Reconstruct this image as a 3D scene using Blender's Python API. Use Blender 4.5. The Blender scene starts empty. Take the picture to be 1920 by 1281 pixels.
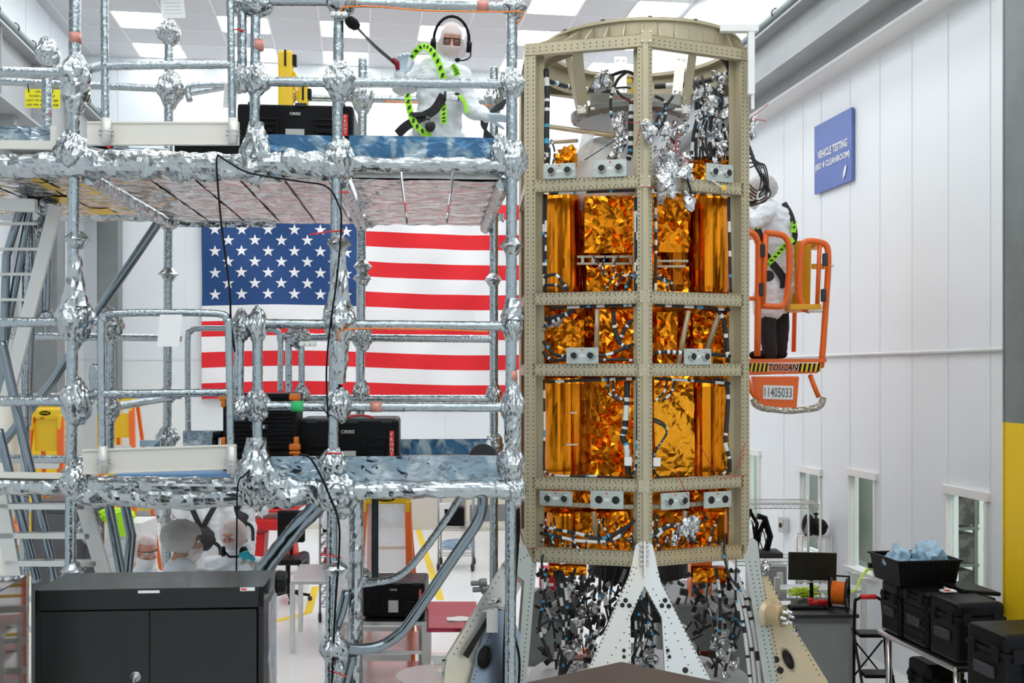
import bpy, bmesh, math, random
from mathutils import Vector, Matrix, noise
PI = math.pi
V = Vector
sc = bpy.context.scene
C = sc.collection

# ---------------------------------------------------------------- camera
EYE = 2.9; F = 2000.0; HOR = 700.0
cam_d = bpy.data.cameras.new('camera'); cam = bpy.data.objects.new('camera', cam_d); C.objects.link(cam)
cam.location = (0, 0, EYE); cam.rotation_euler = (PI/2, 0, 0)
cam_d.sensor_width = 36; cam_d.lens = 36*F/1920; cam_d.shift_y = (HOR-640.5)/1920
cam_d.clip_start = .05; cam_d.clip_end = 100
sc.camera = cam
# ---------------------------------------------------------------- world, view
w = bpy.data.worlds.new('world'); sc.world = w; w.use_nodes = True
w.node_tree.nodes['Background'].inputs[0].default_value = (.9, .95, 1, 1)
w.node_tree.nodes['Background'].inputs[1].default_value = .4
sc.view_settings.view_transform = 'Standard'; sc.view_settings.look = 'None'
sc.view_settings.gamma = 1; sc.view_settings.use_curve_mapping = False
sc.view_settings.exposure = 0.44
PANEL_STRENGTH = 5.5      # the ceiling panels' own light

# ---------------------------------------------------------------- frames
_n = math.hypot(2000, 290)
RR = V((2000/_n, 290/_n, 0)); RD = V((-290/_n, 2000/_n, 0))       # the hall: across, along
def R(u, v, z): return RR*u + RD*v + V((0, 0, z))
_n = math.hypot(2000, 160)
SR = V((2000/_n, 160/_n, 0)); SD = V((-160/_n, 2000/_n, 0)); S0 = V((-1.048, 6.45, 0))   # the scaffold
def S(u, v, z): return S0 + SR*u + SD*v + V((0, 0, z))
def P(px, py, Y): return V(((px-960)/F*Y, Y, EYE+(HOR-py)/F*Y))
def ray_plane(px, py, o, n):
    d = V(((px-960)/F, 1, (HOR-py)/F)); c = V((0, 0, EYE))
    t = (o-c).dot(n)/d.dot(n); return c+d*t
def SP(px, py, v=0): return ray_plane(px, py, S(0, v, 0), SD)      # point of the scaffold's plane at depth v
UW = 5.2; VB = 20.2; UL = -4.9; ZC = EYE+5.75
def WP(px, py, u=UW): return ray_plane(px, py, RR*u, RR)           # on the right wall
def BP(px, py, v=VB): return ray_plane(px, py, RD*v, RD)           # on the back wall

# ---------------------------------------------------------------- materials
MATS = {}
def mat(name, col, rough=.5, metal=0, bump=None, emit=None, alpha=None, trans=0, spec=None, vary=None, coat=0, ior=None):
    if name in MATS: return MATS[name]
    m = bpy.data.materials.new(name); m.use_nodes = True; MATS[name] = m
    nt = m.node_tree; N = nt.nodes; L = nt.links; b = N['Principled BSDF']
    b.inputs['Base Color'].default_value = (*col, 1)
    b.inputs['Roughness'].default_value = rough; b.inputs['Metallic'].default_value = metal
    if spec is not None: b.inputs['Specular IOR Level'].default_value = spec
    if coat: b.inputs['Coat Weight'].default_value = coat
    if trans: b.inputs['Transmission Weight'].default_value = trans
    if ior: b.inputs['IOR'].default_value = ior
    if alpha is not None: b.inputs['Alpha'].default_value = alpha
    if emit: b.inputs['Emission Color'].default_value = (*emit[0], 1); b.inputs['Emission Strength'].default_value = emit[1]
    tc = None
    if bump or vary:
        tc = N.new('ShaderNodeTexCoord')
    if bump:
        kind, scale, strength, dist = bump
        bm_ = N.new('ShaderNodeBump'); bm_.inputs['Strength'].default_value = strength; bm_.inputs['Distance'].default_value = dist
        if kind == 'noise':
            t = N.new('ShaderNodeTexNoise'); t.inputs['Scale'].default_value = scale; t.inputs['Detail'].default_value = 4
            L.new(tc.outputs['Object'], t.inputs['Vector']); L.new(t.outputs['Fac'], bm_.inputs['Height'])
        elif kind == 'foil':
            nz = N.new('ShaderNodeTexNoise'); nz.inputs['Scale'].default_value = scale*.5; nz.inputs['Detail'].default_value = 2
            L.new(tc.outputs['Object'], nz.inputs['Vector'])
            mx = N.new('ShaderNodeMix'); mx.data_type = 'RGBA'; mx.blend_type = 'LINEAR_LIGHT'; mx.inputs[0].default_value = .06
            L.new(tc.outputs['Object'], mx.inputs[6]); L.new(nz.outputs['Color'], mx.inputs[7])
            v1 = N.new('ShaderNodeTexNoise'); v1.noise_type = 'RIDGED_MULTIFRACTAL'; v1.inputs['Scale'].default_value = scale*.55; v1.inputs['Detail'].default_value = 1.5
            v1.inputs['Distortion'].default_value = .6; L.new(tc.outputs['Object'], v1.inputs['Vector'])
            v2 = N.new('ShaderNodeTexVoronoi'); v2.feature = 'F1'; v2.inputs['Scale'].default_value = scale*1.3
            L.new(mx.outputs[2], v2.inputs['Vector'])
            ad = N.new('ShaderNodeMath'); ad.operation = 'MULTIPLY_ADD'; ad.inputs[1].default_value = .5
            L.new(v2.outputs['Distance'], ad.inputs[0]); L.new(v1.outputs['Fac'], ad.inputs[2])
            L.new(ad.outputs[0], bm_.inputs['Height'])
        elif kind == 'wave':
            t = N.new('ShaderNodeTexWave'); t.inputs['Scale'].default_value = scale; t.bands_direction = 'Z'
            t.inputs['Distortion'].default_value = 3
            L.new(tc.outputs['Object'], t.inputs['Vector']); L.new(t.outputs['Fac'], bm_.inputs['Height'])
        L.new(bm_.outputs[0], b.inputs['Normal'])
    if vary:                                            # uneven colour of the thing itself: (second colour, scale, low, high)
        c2, s2, lo, hi = vary[:4]
        t = N.new('ShaderNodeTexNoise'); t.inputs['Scale'].default_value = s2; t.inputs['Detail'].default_value = 5; t.inputs['Distortion'].default_value = vary[4] if len(vary) > 4 else 0
        L.new(tc.outputs['Object'], t.inputs['Vector'])
        r = N.new('ShaderNodeValToRGB'); r.color_ramp.elements[0].position = lo; r.color_ramp.elements[1].position = hi
        r.color_ramp.elements[0].color = (*col, 1); r.color_ramp.elements[1].color = (*c2, 1)
        L.new(t.outputs['Fac'], r.inputs[0]); L.new(r.outputs[0], b.inputs['Base Color'])
    return m
M_wall = mat('white_wall_panel', (.835, .885, .915), .38)
M_ceil = mat('ceiling_tile', (.74, .74, .75), .8)
M_white = mat('white_paint', (.85, .85, .84), .4)
M_floor = mat('glossy_floor', (.84, .84, .83), .16, bump=('noise', 1.5, .02, .02))
M_grey = mat('grey_steel_paint', (.20, .22, .22), .45, vary=((.17, .19, .19), 3, .4, .6))
M_girder = mat('girder_grey', (.42, .44, .45), .5, vary=((.36, .38, .39), 1.2, .4, .65))
M_dark = mat('dark_rail', (.08, .085, .09), .5)
M_yellow = mat('yellow_paint', (.85, .55, .01), .45)
M_black = mat('black_plastic', (.003, .003, .0035), .40, spec=.18)
M_blackm = mat('black_matte', (.005, .005, .006), .55, spec=.2)
M_rubber = mat('grey_rubber', (.035, .035, .04), .7)
M_alu = mat('brushed_aluminium', (.62, .61, .58), .33, 1)
M_aluw = mat('pale_aluminium', (.70, .69, .66), .5, .6)
M_steel = mat('stainless_steel', (.6, .6, .6), .22, 1)
M_chrome = mat('chrome_wire', (.34, .35, .36), .3, .8)
M_foil = mat('silver_foil_wrap', (.46, .49, .50), .22, 1, bump=('foil', 9, .7, .05))
M_foilf = mat('silver_foil_tight', (.40, .45, .47), .24, 1, bump=('foil', 26, .35, .015))
M_foilt = mat('silver_foil_smooth', (.24, .28, .31), .16, 1, bump=('noise', 9, .15, .01))
M_tube = mat('galvanised_tube', (.45, .50, .54), .22, 1, bump=('noise', 40, .15, .005))
M_red = mat('red_plastic', (.62, .01, .012), .4)
M_orange = mat('orange_paint', (.85, .14, .01), .35)
M_orangel = mat('bright_orange', (.9, .22, .015), .4)
M_blue = mat('blue_vinyl', (.05, .22, .45), .5)
M_paper = mat('white_paper', (.86, .86, .85), .7)
M_ink = mat('printed_ink', (.03, .03, .035), .6)
M_inkr = mat('red_print', (.75, .03, .03), .5)
M_glass = mat('window_glass', (.9, .95, .93), .02, trans=1.0, ior=1.1)
M_clear = mat('clear_plastic', (.86, .9, .95), .1, alpha=.28)
M_cream = mat('cream_paint', (.72, .68, .58), .5)

# ---------------------------------------------------------------- mesh builder
ORG = {}
def fbm(p, s): return noise.noise(p*s)
class MB:
    def __init__(self): self.v = []; self.f = []; self.m = []
    def add(self, vs, fs, mi=0):
        o = len(self.v); self.v += [V(x) for x in vs]
        for f in fs: self.f.append([i+o for i in f]); self.m.append(mi)
        return self
    def box(self, c, s, rot=None, mi=0):
        c = V(c); h = V(s)*.5; vs = []
        for x in (-1, 1):
            for y in (-1, 1):
                for z in (-1, 1):
                    p = V((x*h.x, y*h.y, z*h.z)); vs.append(c+(rot@p if rot is not None else p))
        return self.add(vs, [(0,1,3,2),(4,6,7,5),(0,4,5,1),(2,3,7,6),(0,2,6,4),(1,5,7,3)], mi)
    def prism(self, poly, ext, mi=0, mi2=None):
        poly = [V(p) for p in poly]; ext = V(ext); n = len(poly)
        fs = [tuple(range(n))[::-1], tuple(range(n, 2*n))]
        fs += [(i, (i+1) % n, n+(i+1) % n, n+i) for i in range(n)]
        return self.add(poly+[p+ext for p in poly], fs, mi)
    def quad(self, a, b, c, d, mi=0): return self.add([a, b, c, d], [(0,1,2,3)], mi)
    def plate(self, a, b, c, d, t, mi=0):
        n = (V(b)-V(a)).cross(V(d)-V(a)).normalized()*t
        return self.prism([a, b, c, d], n, mi)
    def tube(self, pts, r, seg=10, mi=0, caps=True, crumple=0, step=None, seed=0, mif=None, flat=1.0):
        pts = [V(p) for p in pts]
        rs = list(r) if isinstance(r, (list, tuple)) else [r]*len(pts)
        if step:
            np_, nr = [pts[0]], [rs[0]]
            for i in range(1, len(pts)):
                L = (pts[i]-pts[i-1]).length; k = max(1, int(L/step))
                for j in range(1, k+1):
                    np_.append(pts[i-1].lerp(pts[i], j/k)); nr.append(rs[i-1]+(rs[i]-rs[i-1])*j/k)
            pts, rs = np_, nr
        n = len(pts); rnd = random.Random(seed)
        t0 = (pts[1]-pts[0]).normalized()
        a = V((0, 0, 1)) if abs(t0.z) < .9 else V((1, 0, 0))
        nx = t0.cross(a).normalized(); vs = []
        for i in range(n):
            t = (pts[min(i+1, n-1)]-pts[max(i-1, 0)]).normalized()
            nx = (nx-t*nx.dot(t))
            if nx.length < 1e-6: nx = t.cross(V((.3, .5, .8)))
            nx.normalize(); ny = t.cross(nx)
            for k in range(seg):
                an = 2*PI*k/seg
                q = rs[i]
                if crumple: q *= 1+crumple*(rnd.random()-.5)*2
                vs.append(pts[i]+nx*(math.cos(an)*q)+ny*(math.sin(an)*q*flat))
        o = len(self.v); self.v += vs
        for i in range(n-1):
            for k in range(seg):
                k2 = (k+1) % seg
                self.f.append([o+i*seg+k, o+i*seg+k2, o+(i+1)*seg+k2, o+(i+1)*seg+k])
                self.m.append(mif(i/(n-1)) if mif else mi)
        if caps:
            self.f.append([o+k for k in range(seg)][::-1]); self.m.append(mif(0) if mif else mi)
            self.f.append([o+(n-1)*seg+k for k in range(seg)]); self.m.append(mif(1) if mif else mi)
        return self
    def lathe(self, prof, c, axis=(0, 0, 1), seg=24, mi=0, mip=None, a0=0, a1=2*PI):
        ax = V(axis).normalized(); t = V((0, 0, 1)) if abs(ax.z) < .9 else V((1, 0, 0))
        x = ax.cross(t).normalized(); y = ax.cross(x); c = V(c); vs = []
        full = abs(a1-a0-2*PI) < 1e-6; ns = seg if full else seg+1
        for (r_, h) in prof:
            for k in range(ns):
                an = a0+(a1-a0)*k/seg
                vs.append(c+ax*h+x*(math.cos(an)*r_)+y*(math.sin(an)*r_))
        o = len(self.v); self.v += vs
        for i in range(len(prof)-1):
            for k in range(seg):
                k2 = (k+1) % ns
                self.f.append([o+i*ns+k, o+(i+1)*ns+k, o+(i+1)*ns+k2, o+i*ns+k2]); self.m.append(mip[i] if mip else mi)
        return self
    def disc(self, c, r, axis=(0, 0, 1), seg=16, t=.004, mi=0):
        return self.lathe([(0.0001, 0), (r, 0), (r, t), (0.0001, t)], c, axis, seg, mi)
    def blob(self, c, rad, rot=None, sub=2, amp=0, seed=0, mi=0, freq=2.0):
        bm = bmesh.new(); bmesh.ops.create_icosphere(bm, subdivisions=sub, radius=1)
        off = V((seed*7.3, seed*3.1, seed*1.7)); c = V(c); vs = []
        rad = V(rad) if not isinstance(rad, (int, float)) else V((rad,)*3)
        rnd = random.Random(seed)
        for q in bm.verts:
            p = q.co.copy(); k = 1
            if amp:
                k += amp*(noise.noise(p*freq+off)*1.6+noise.noise(p*freq*2.6+off))+amp*.5*(rnd.random()-.5)
            p = V((p.x*rad.x, p.y*rad.y, p.z*rad.z))*k
            vs.append(c+(rot@p if rot is not None else p))
        fs = [[q.index for q in f.verts] for f in bm.faces]; bm.free()
        return self.add(vs, fs, mi)
    def sheet(self, o, U, W, nu, nv, amp, seed=0, mi=0, thick=0, freq=1.0, wave=None, jit=.35):
        """a crumpled sheet spanned by U and W, folds of depth amp"""
        o = V(o); U = V(U); W = V(W); n = U.cross(W).normalized(); off = V((seed*5.1, seed*2.3, seed*9.7))
        rnd = random.Random(seed); vs = []
        for j in range(nv+1):
            for i in range(nu+1):
                a, b = i/nu, j/nv; p = o+U*a+W*b
                ja = (rnd.random()-.5)*.7/nu if 0 < i < nu else 0; jb = (rnd.random()-.5)*.7/nv if 0 < j < nv else 0
                p = p+U*ja+W*jb
                q = p*freq+off
                d = noise.voronoi(q*7)[0]
                h = (d[1]-d[0])*1.3+noise.noise(q*3)*.9+(rnd.random()-.5)*jit
                if wave: h += wave(a, b)
                vs.append(p+n*h*amp)
        fs = [(j*(nu+1)+i, j*(nu+1)+i+1, (j+1)*(nu+1)+i+1, (j+1)*(nu+1)+i) for j in range(nv) for i in range(nu)]
        # triangulated both ways so that the facets catch the light differently
        tr = []
        for k, q in enumerate(fs):
            if rnd.random() < .5: tr += [(q[0], q[1], q[2]), (q[0], q[2], q[3])]
            else: tr += [(q[0], q[1], q[3]), (q[1], q[2], q[3])]
        if thick:
            m_ = len(vs); vs2 = [p-n*thick for p in vs]
            rim = [i for i in range(nu)]
            per = list(range(nu+1))+[(j*(nu+1)+nu) for j in range(1, nv+1)]+[nv*(nu+1)+i for i in range(nu-1, -1, -1)]+[j*(nu+1) for j in range(nv-1, 0, -1)]
            tr2 = [tuple(x+m_ for x in t[::-1]) for t in tr]
            side = [(per[k], per[(k+1) % len(per)], per[(k+1) % len(per)]+m_, per[k]+m_) for k in range(len(per))]
            return self.add(vs+vs2, tr+tr2+[s[::-1] for s in side], mi)
        return self.add(vs, tr, mi)
    def build(self, name, mats, parent=None, smooth=False, bevel=0, sub=0, loc=None):
        if not isinstance(mats, (list, tuple)): mats = [mats]
        org = ORG.get(parent.name, V()) if parent is not None else (V(loc) if loc is not None else V())
        me = bpy.data.meshes.new(name)
        me.from_pydata([tuple(p-org) for p in self.v], [], self.f)
        for m in mats: me.materials.append(m)
        if len(mats) > 1: me.polygons.foreach_set('material_index', self.m)
        if smooth: me.polygons.foreach_set('use_smooth', [True]*len(me.polygons))
        me.update()
        o = bpy.data.objects.new(name, me); C.objects.link(o)
        if parent is not None: o.parent = parent
        else: o.location = org
        ORG[o.name] = org
        if bevel:
            b = o.modifiers.new('bevel', 'BEVEL'); b.width = bevel; b.segments = 2; b.limit_method = 'ANGLE'; b.angle_limit = math.radians(40)
            if smooth is None: pass
        if sub:
            b = o.modifiers.new('sub', 'SUBSURF'); b.levels = sub; b.render_levels = sub
        return o
def thing(name, loc, label, cat, group=None):
    o = bpy.data.objects.new(name, None); C.objects.link(o); o.location = V(loc); o.empty_display_size = .1
    ORG[o.name] = V(loc); o['label'] = label; o['category'] = cat
    if group: o['group'] = group
    return o
def tag(o, label, cat, group=None):
    o['label'] = label; o['category'] = cat
    if group: o['group'] = group
    return o
def struct(o): o['kind'] = 'structure'; return o
def relabel(o, **k):
    for a, b in k.items(): o[a] = b
    return o
def dup(root, loc=None, rotz=None, label=None):
    r = root.copy(); C.objects.link(r)
    if loc is not None: r.location = loc
    if rotz is not None: r.rotation_euler = (0, 0, rotz)
    if label: r['label'] = label
    for ch in list(root.children):
        c = ch.copy(); C.objects.link(c); c.parent = r
        for g in ch.children:
            d = g.copy(); C.objects.link(d); d.parent = c
    return r
def ident(parent):                                     # world-space builders below put vertices straight at their place
    return ORG[parent.name]
def basis(x, y, z):
    m = Matrix((x, y, z)).transposed(); return m
ROOMROT = basis(RR, RD, V((0, 0, 1))); SCAFROT = basis(SR, SD, V((0, 0, 1)))
def spline(pts, k=6):
    pts = [V(p) for p in pts]; out = []
    q = [pts[0]*2-pts[1]]+pts+[pts[-1]*2-pts[-2]]
    for i in range(1, len(q)-2):
        a, b, c, d = q[i-1], q[i], q[i+1], q[i+2]
        for j in range(k):
            t = j/k
            out.append(.5*((2*b)+(c-a)*t+(2*a-5*b+4*c-d)*t*t+(3*b-a-3*c+d)*t**3))
    out.append(pts[-1]); return out
def text_mesh(s, origin, xdir, updir, size, name, m, parent, width=None, ext=.002, bold=0, align='CENTER', shear=0, off=.003):
    """lettering as a thin mesh; origin is the middle of the line on the surface"""
    cu = bpy.data.curves.new('lettering', 'FONT'); cu.body = s; cu.size = 1; cu.extrude = 0; cu.offset = bold; cu.align_x = align; cu.align_y = 'CENTER'; cu.shear = shear
    cu.resolution_u = 2
    t = bpy.data.objects.new('lettering_tmp', cu); C.objects.link(t)
    dg = bpy.context.evaluated_depsgraph_get(); me = bpy.data.meshes.new_from_object(t.evaluated_get(dg))
    bpy.data.objects.remove(t)
    xs = [q.co.x for q in me.vertices]; ys = [q.co.y for q in me.vertices]
    if not xs: return None
    wd = max(xs)-min(xs); ht = max(ys)-min(ys)
    sy = size/ht; sx = (width/wd) if width else sy
    cx = (max(xs)+min(xs))/2; cy = (max(ys)+min(ys))/2
    xd = V(xdir).normalized(); ud = V(updir).normalized(); n = xd.cross(ud)
    mb = MB(); mb.add([V(origin)+xd*((q.co.x-cx)*sx)+ud*((q.co.y-cy)*sy)+n*off for q in me.vertices], [list(p.vertices) for p in me.polygons])
    return mb.build(name, m, parent)
# ================================================================ the hall
V0 = -5.0
fl = MB(); fl.add([R(UL-1, V0, 0), R(UW+3.2, V0, 0), R(UW+3.2, VB+.2, 0), R(UL-1, VB+.2, 0)], [(0, 1, 2, 3)])
fl = MB().box(R((UL+UW+2.2)/2, (VB+V0)/2, -.05), (UW-UL+4.2, VB-V0+.4, .1), ROOMROT)
struct(fl.build('floor', M_floor))
# back wall of white panels with joints, a pale panel band lower down
mb = MB().box(R((UL+UW)/2, VB+.1, ZC/2), (UW-UL+.4, .2, ZC), ROOMROT)
for k in range(9):
    u = UL+.6+k*1.19
    mb.box(R(u, VB-.002, ZC/2), (.012, .006, ZC), ROOMROT, 1)
mb.box(R((UL+UW)/2, VB-.004, EYE+.25), (UW-UL, .01, .03), ROOMROT, 1)
M_joint = mat('panel_joint', (.76, .80, .835), .6)
struct(mb.build('wall_back', [M_wall, M_joint]))
# tan lower cladding of the back wall's right part, with cabinets beyond
struct(MB().box(R(1.2, VB-.02, .06), (7.6, .04, .12), ROOMROT).build('baseboard_back', M_cream))
mb = MB().box(R(UL-.1, (VB+V0)/2, ZC/2), (.2, VB-V0, ZC), ROOMROT)
for k in range(18): mb.box(R(UL+.002, V0+1+k*1.3, ZC/2), (.006, .012, ZC), ROOMROT, 1)
mb.box(R(UL+.003, (VB+V0)/2, EYE+.25), (.01, VB-V0, .03), ROOMROT, 1)
struct(mb.build('wall_left', [M_wall, M_joint]))
struct(MB().box(R((UL+UW)/2, V0-.1, ZC/2), (UW-UL+.4, .2, ZC), ROOMROT).build('wall_rear', M_wall))
# right wall: openings measured off the photo, in (v, z)
def wv(px): p = WP(px, 700); return p.dot(RD)
def wz(px, py): return WP(px, py).z
wins = []
for (xa, xb, yt, yb_) in ((1778, 1850, 922, 1150), (1594, 1641, 888, 1068), (1503, 1538, 882, 1068), (1400, 1424, 848, 1068)):
    v1, v0 = wv(xa), wv(xb)
    zt = EYE-1.0*(1.0) if True else 0
    wins.append((v0, v1, min(wz(xa, yt), 1.98), max(.85, wz(xa, yb_))))
cuts = sorted(wins)
mb = MB(); vcur = V0
def wall_seg(v0, v1, z0, z1): mb.box(R(UW+.05, (v0+v1)/2, (z0+z1)/2), (.1, v1-v0, z1-z0), ROOMROT)
for (v0, v1, zt, zb) in cuts:
    wall_seg(vcur, v0, 0, ZC); wall_seg(v0, v1, zt, ZC); wall_seg(v0, v1, 0, zb); vcur = v1
wall_seg(vcur, VB+.2, 0, ZC)
for px in (1594, 1650, 1710, 1778, 1857, 1506, 1540, 1470):
    v = wv(px); mb.box(R(UW-.002, v, 3.4), (.006, .011, 5.4), ROOMROT, 1)
struct(mb.build('wall_right', [M_wall, M_joint]))
# thin conduit trim along the right wall
mb = MB(); za = WP(1880, 655).z
mb.tube([R(UW-.02, wv(1890), za), R(UW-.02, VB-.1, za)], .018, 8)
struct(mb.build('trim_1', M_white, smooth=True))
M_room = mat('corridor_wall', (.66, .72, .66), .6)
M_roomd = mat('corridor_clutter', (.06, .055, .05), .6, vary=((.16, .15, .15), 9, .45, .6))
for i, (v0, v1, zt, zb) in enumerate(wins):
    fr = MB(); t = .045
    fr.box(R(UW-.01, (v0+v1)/2, zt+t*.5), (.06, v1-v0+3*t, t*1.6), ROOMROT)
    fr.box(R(UW-.01, (v0+v1)/2, zb-t*.5), (.09, v1-v0+3*t, t), ROOMROT)
    fr.box(R(UW, v0-t*.3, (zt+zb)/2), (.05, t*.8, zt-zb), ROOMROT); fr.box(R(UW, v1+t*.3, (zt+zb)/2), (.05, t*.8, zt-zb), ROOMROT)
    o = struct(fr.build('window_%d' % (i+1), M_white))
    g = MB().box(R(UW+.05, (v0+v1)/2, (zt+zb)/2), (.006, v1-v0, zt-zb), ROOMROT).build('glass_pane', M_glass, o)
# the corridor behind the right wall: a long bright passage
cw = MB().box(R(UW+2.6, 11, 1.5), (.1, 20, 3.0), ROOMROT)
cw.box(R(UW+1.4, 11, 3.05), (2.6, 20, .1), ROOMROT)
cw.box(R(UW+1.4, 20.2, 1.5), (2.6, .1, 3.0), ROOMROT)
struct(cw.build('wall_corridor', M_room))
t = thing('ceiling_light', R(UW+1.1, 11, 3.0), 'long glowing strip added unseen over the side corridor to brighten its windows', 'ceiling light')  # added glow, out of view, so the corridor windows don't render dark
MB().box(R(UW+1.1, 11, 2.97), (.25, 17, .04), ROOMROT).build('diffuser', mat('corridor_fill_glow', (1, 1, 1), .5, emit=((1, 1, .96), 9)), t)
def corridor_rack(px, lab, yel):
    v = wv(px)-.3
    t = thing('storage_rack', R(UW+1.2, v+1.2, 0), lab, 'rack')
    f = MB()
    for du in (-.3, .3):
        for dv in (-.35, .35): f.box(R(UW+1.2+du, v+1.2+dv, 1), (.04, .04, 2.0), ROOMROT)
    for z in (.4, .8, 1.2, 1.6, 1.95): f.box(R(UW+1.2, v+1.2, z), (.66, .76, .03), ROOMROT)
    f.build('rack_frame', M_grey, t)
    rnd = random.Random(int(px))
    for k, z in enumerate((.42, .82, 1.22, 1.62)):
        b = MB().box(R(UW+1.2+rnd.uniform(-.05, .05), v+1.2, z+.17), (.62, .72, .30), ROOMROT)
        b.build('storage_bin', M_yellow if (yel and k == 2) else M_roomd, t, bevel=.01)
corridor_rack(1830, 'loaded rack with yellow bin seen through the nearest side window', True)
corridor_rack(1632, 'loaded rack with dark bins behind the second side window', False)
struct(MB().box(R(UW+1.9, wv(1405)+2.2, 1.2), (.08, 2.2, 2.4), ROOMROT).build('door_1', M_grey))
# ceiling: tiles between T bars, lay-in light panels
cu_ = MB().box(R((UL+UW)/2, (VB+V0)/2, ZC+.1), (UW-UL+.4, VB-V0+.4, .2), ROOMROT)
GU = .8185; GV = .825
US = [-3.48+k*1.637 for k in range(6)]; VS = [18.05+1.65*k for k in range(-13, 2)]
k = -20
while k < 30:
    u = -3.48-GU/2+k*GU
    if UL < u < UW: cu_.box(R(u, (VB+V0)/2, ZC-.002), (.024, VB-V0, .012), ROOMROT, 1)
    v = 18.05+GV/2+(k-25)*GV
    if V0 < v < VB: cu_.box(R((UL+UW)/2, v, ZC-.002), (UW-UL, .024, .012), ROOMROT, 1)
    k += 1
struct(cu_.build('ceiling', [M_ceil, mat('ceiling_grid_bar', (.9, .9, .9), .5)]))
M_panel = mat('light_diffuser', (1, 1, 1), .5, emit=((.97, .99, 1), PANEL_STRENGTH))
first = None
for iv, v in enumerate(VS):
    for iu, u in enumerate(US):
        p = R(u, v, ZC)
        py = HOR-(ZC-EYE)/p.y*F if p.y > 1 else -999; px = 960+p.x/p.y*F
        seen = -30 < py < 125
        if first is None:
            t = thing('ceiling_light', p, 'square lit panel in the tiled ceiling, out of view overhead', 'ceiling light', 'lit ceiling panels')
            MB().box(p+V((0, 0, -.008)), (.74, .76, .016), ROOMROT).build('diffuser', M_panel, t)
            first = t
        else: t = dup(first, p)
        if seen:
            row = {13: 'second row', 14: 'row nearest the back wall', 12: 'third row'}.get(iv, 'fourth row')
            col = ['far left', 'second from left', 'third from left', 'third from right', 'second from right', 'far right'][iu]
            t['label'] = 'lit ceiling panel, %s of the %s' % (col, row)
# crane runway girders on both sides, with clipped rails
def girder(u, z0, z1, sgn, v0, label):
    t = thing('crane_girder', R(u, (v0+VB)/2, z0), label, 'crane girder')
    L = VB-v0-.05; vm = (v0+VB)/2; b = MB()
    b.box(R(u, vm, z0+.015), (.34, L, .03), ROOMROT); b.box(R(u, vm, z1-.015), (.34, L, .03), ROOMROT)
    b.box(R(u, vm, (z0+z1)/2), (.02, L, z1-z0), ROOMROT)
    for k in range(int(L/1.6) if sgn < 0 else 0): b.box(R(u-sgn*.07, v0+.8+k*1.6, (z0+z1)/2), (.13, .02, z1-z0-.06), ROOMROT)
    b.build('beam', M_girder, t)
    MB().box(R(u, vm, z1+.05), (.07, L, .1), ROOMROT).build('rail', M_dark, t)
    c = MB().tube([R(u-sgn*.12, v0, z1+.1), R(u-sgn*.12, VB-.1, z1+.1)], .045, 8).build('conduit', mat('conduit_grey', (.3, .38, .38), .4), t, smooth=True)
    for k in range(int(L/.7)):
        v = v0+.3+k*.7; pts = [R(u-sgn*.12+math.cos(a)*.062, v, z1+.1+math.sin(a)*.062) for a in [x*PI/5 for x in range(-1, 7)]]
        MB().tube(pts, .009, 6).build('rail_clip', M_dark, t, smooth=True)
    return t
girder(4.85, 6.34, 6.9, 1, -2, 'grey crane runway girder along the right wall')
girder(-4.25, 6.1, 7.0, -1, -2, 'grey crane runway girder high on the left side')
# ledge below the right girder
mb = MB().box(R(UW-.12, (VB-2)/2, 6.36), (.24, VB+2, .36), ROOMROT)
mb.box(R(UW-.13, (VB-2)/2, 6.17), (.28, VB+2, .03), ROOMROT, 1)
struct(mb.build('trim_2', [M_girder, M_white]))
mb = MB().box(R(UL+.2, (VB-2)/2, 6.1), (.4, VB+2, .06), ROOMROT)
for k in range(8):
    mb.box(R(UL+.35, 2+k*2.4, 6.0), (.7, .12, .3), ROOMROT)
    mb.box(R(UL+.72, 2+k*2.4, 5.9), (.08, .12, .12), ROOMROT, 1)
struct(mb.build('trim_3', [M_girder, M_black]))
# the columns, painted yellow at their feet
def column(px, Y, wpx, ztop, yz, label, group=None, w=None):
    p = P(px, HOR, Y); w = w or wpx/F*Y
    t = thing('steel_column', (p.x, p.y, 0), label, 'column', group)
    def hb(z0, z1, mb):
        c = V((p.x, p.y, (z0+z1)/2)); h = z1-z0
        mb.box(c, (w*.82, .03, h), ROOMROT); mb.box(c+RR*w*.41, (.04, w, h), ROOMROT); mb.box(c-RR*w*.41, (.04, w, h), ROOMROT)
        mb.box(c-RD*.1, (w*.8, .2, h), ROOMROT)
        return mb
    hb(yz, ztop, MB()).build('steel_shaft', M_grey, t); hb(0, yz, MB()).build('painted_base', M_yellow, t)
column(89, 15.5, 54, 6.0, 2.62, 'grey steel column left of the flag with yellow base, behind the ladder')
column(206, 18.6, 40, 6.0, 2.55, 'grey steel column near the back left corner')
pc = ray_plane(1882, 700, RR*(UW-.5), RR)
cc = RR*(UW-.25)+RD*(pc.dot(RD)-.25)
t = thing('steel_column', (cc.x, cc.y, 0), 'big grey column with yellow lower half at the right edge', 'column')
for z0, z1, nm, m in ((2.54, 5.9, 'steel_shaft', M_grey), (0, 2.54, 'painted_base', M_yellow)):
    mb = MB().box(cc+V((0, 0, (z0+z1)/2)), (.5, .03, z1-z0), ROOMROT); h = z1-z0
    mb.box(cc+RD*.25+V((0, 0, (z0+z1)/2)), (.5, .03, h), ROOMROT); mb.box(cc-RD*.25+V((0, 0, (z0+z1)/2)), (.5, .03, h), ROOMROT)
    mb.box(cc-RR*.24+V((0, 0, (z0+z1)/2)), (.02, .5, h), ROOMROT)
    mb.build(nm, m, t)
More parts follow.
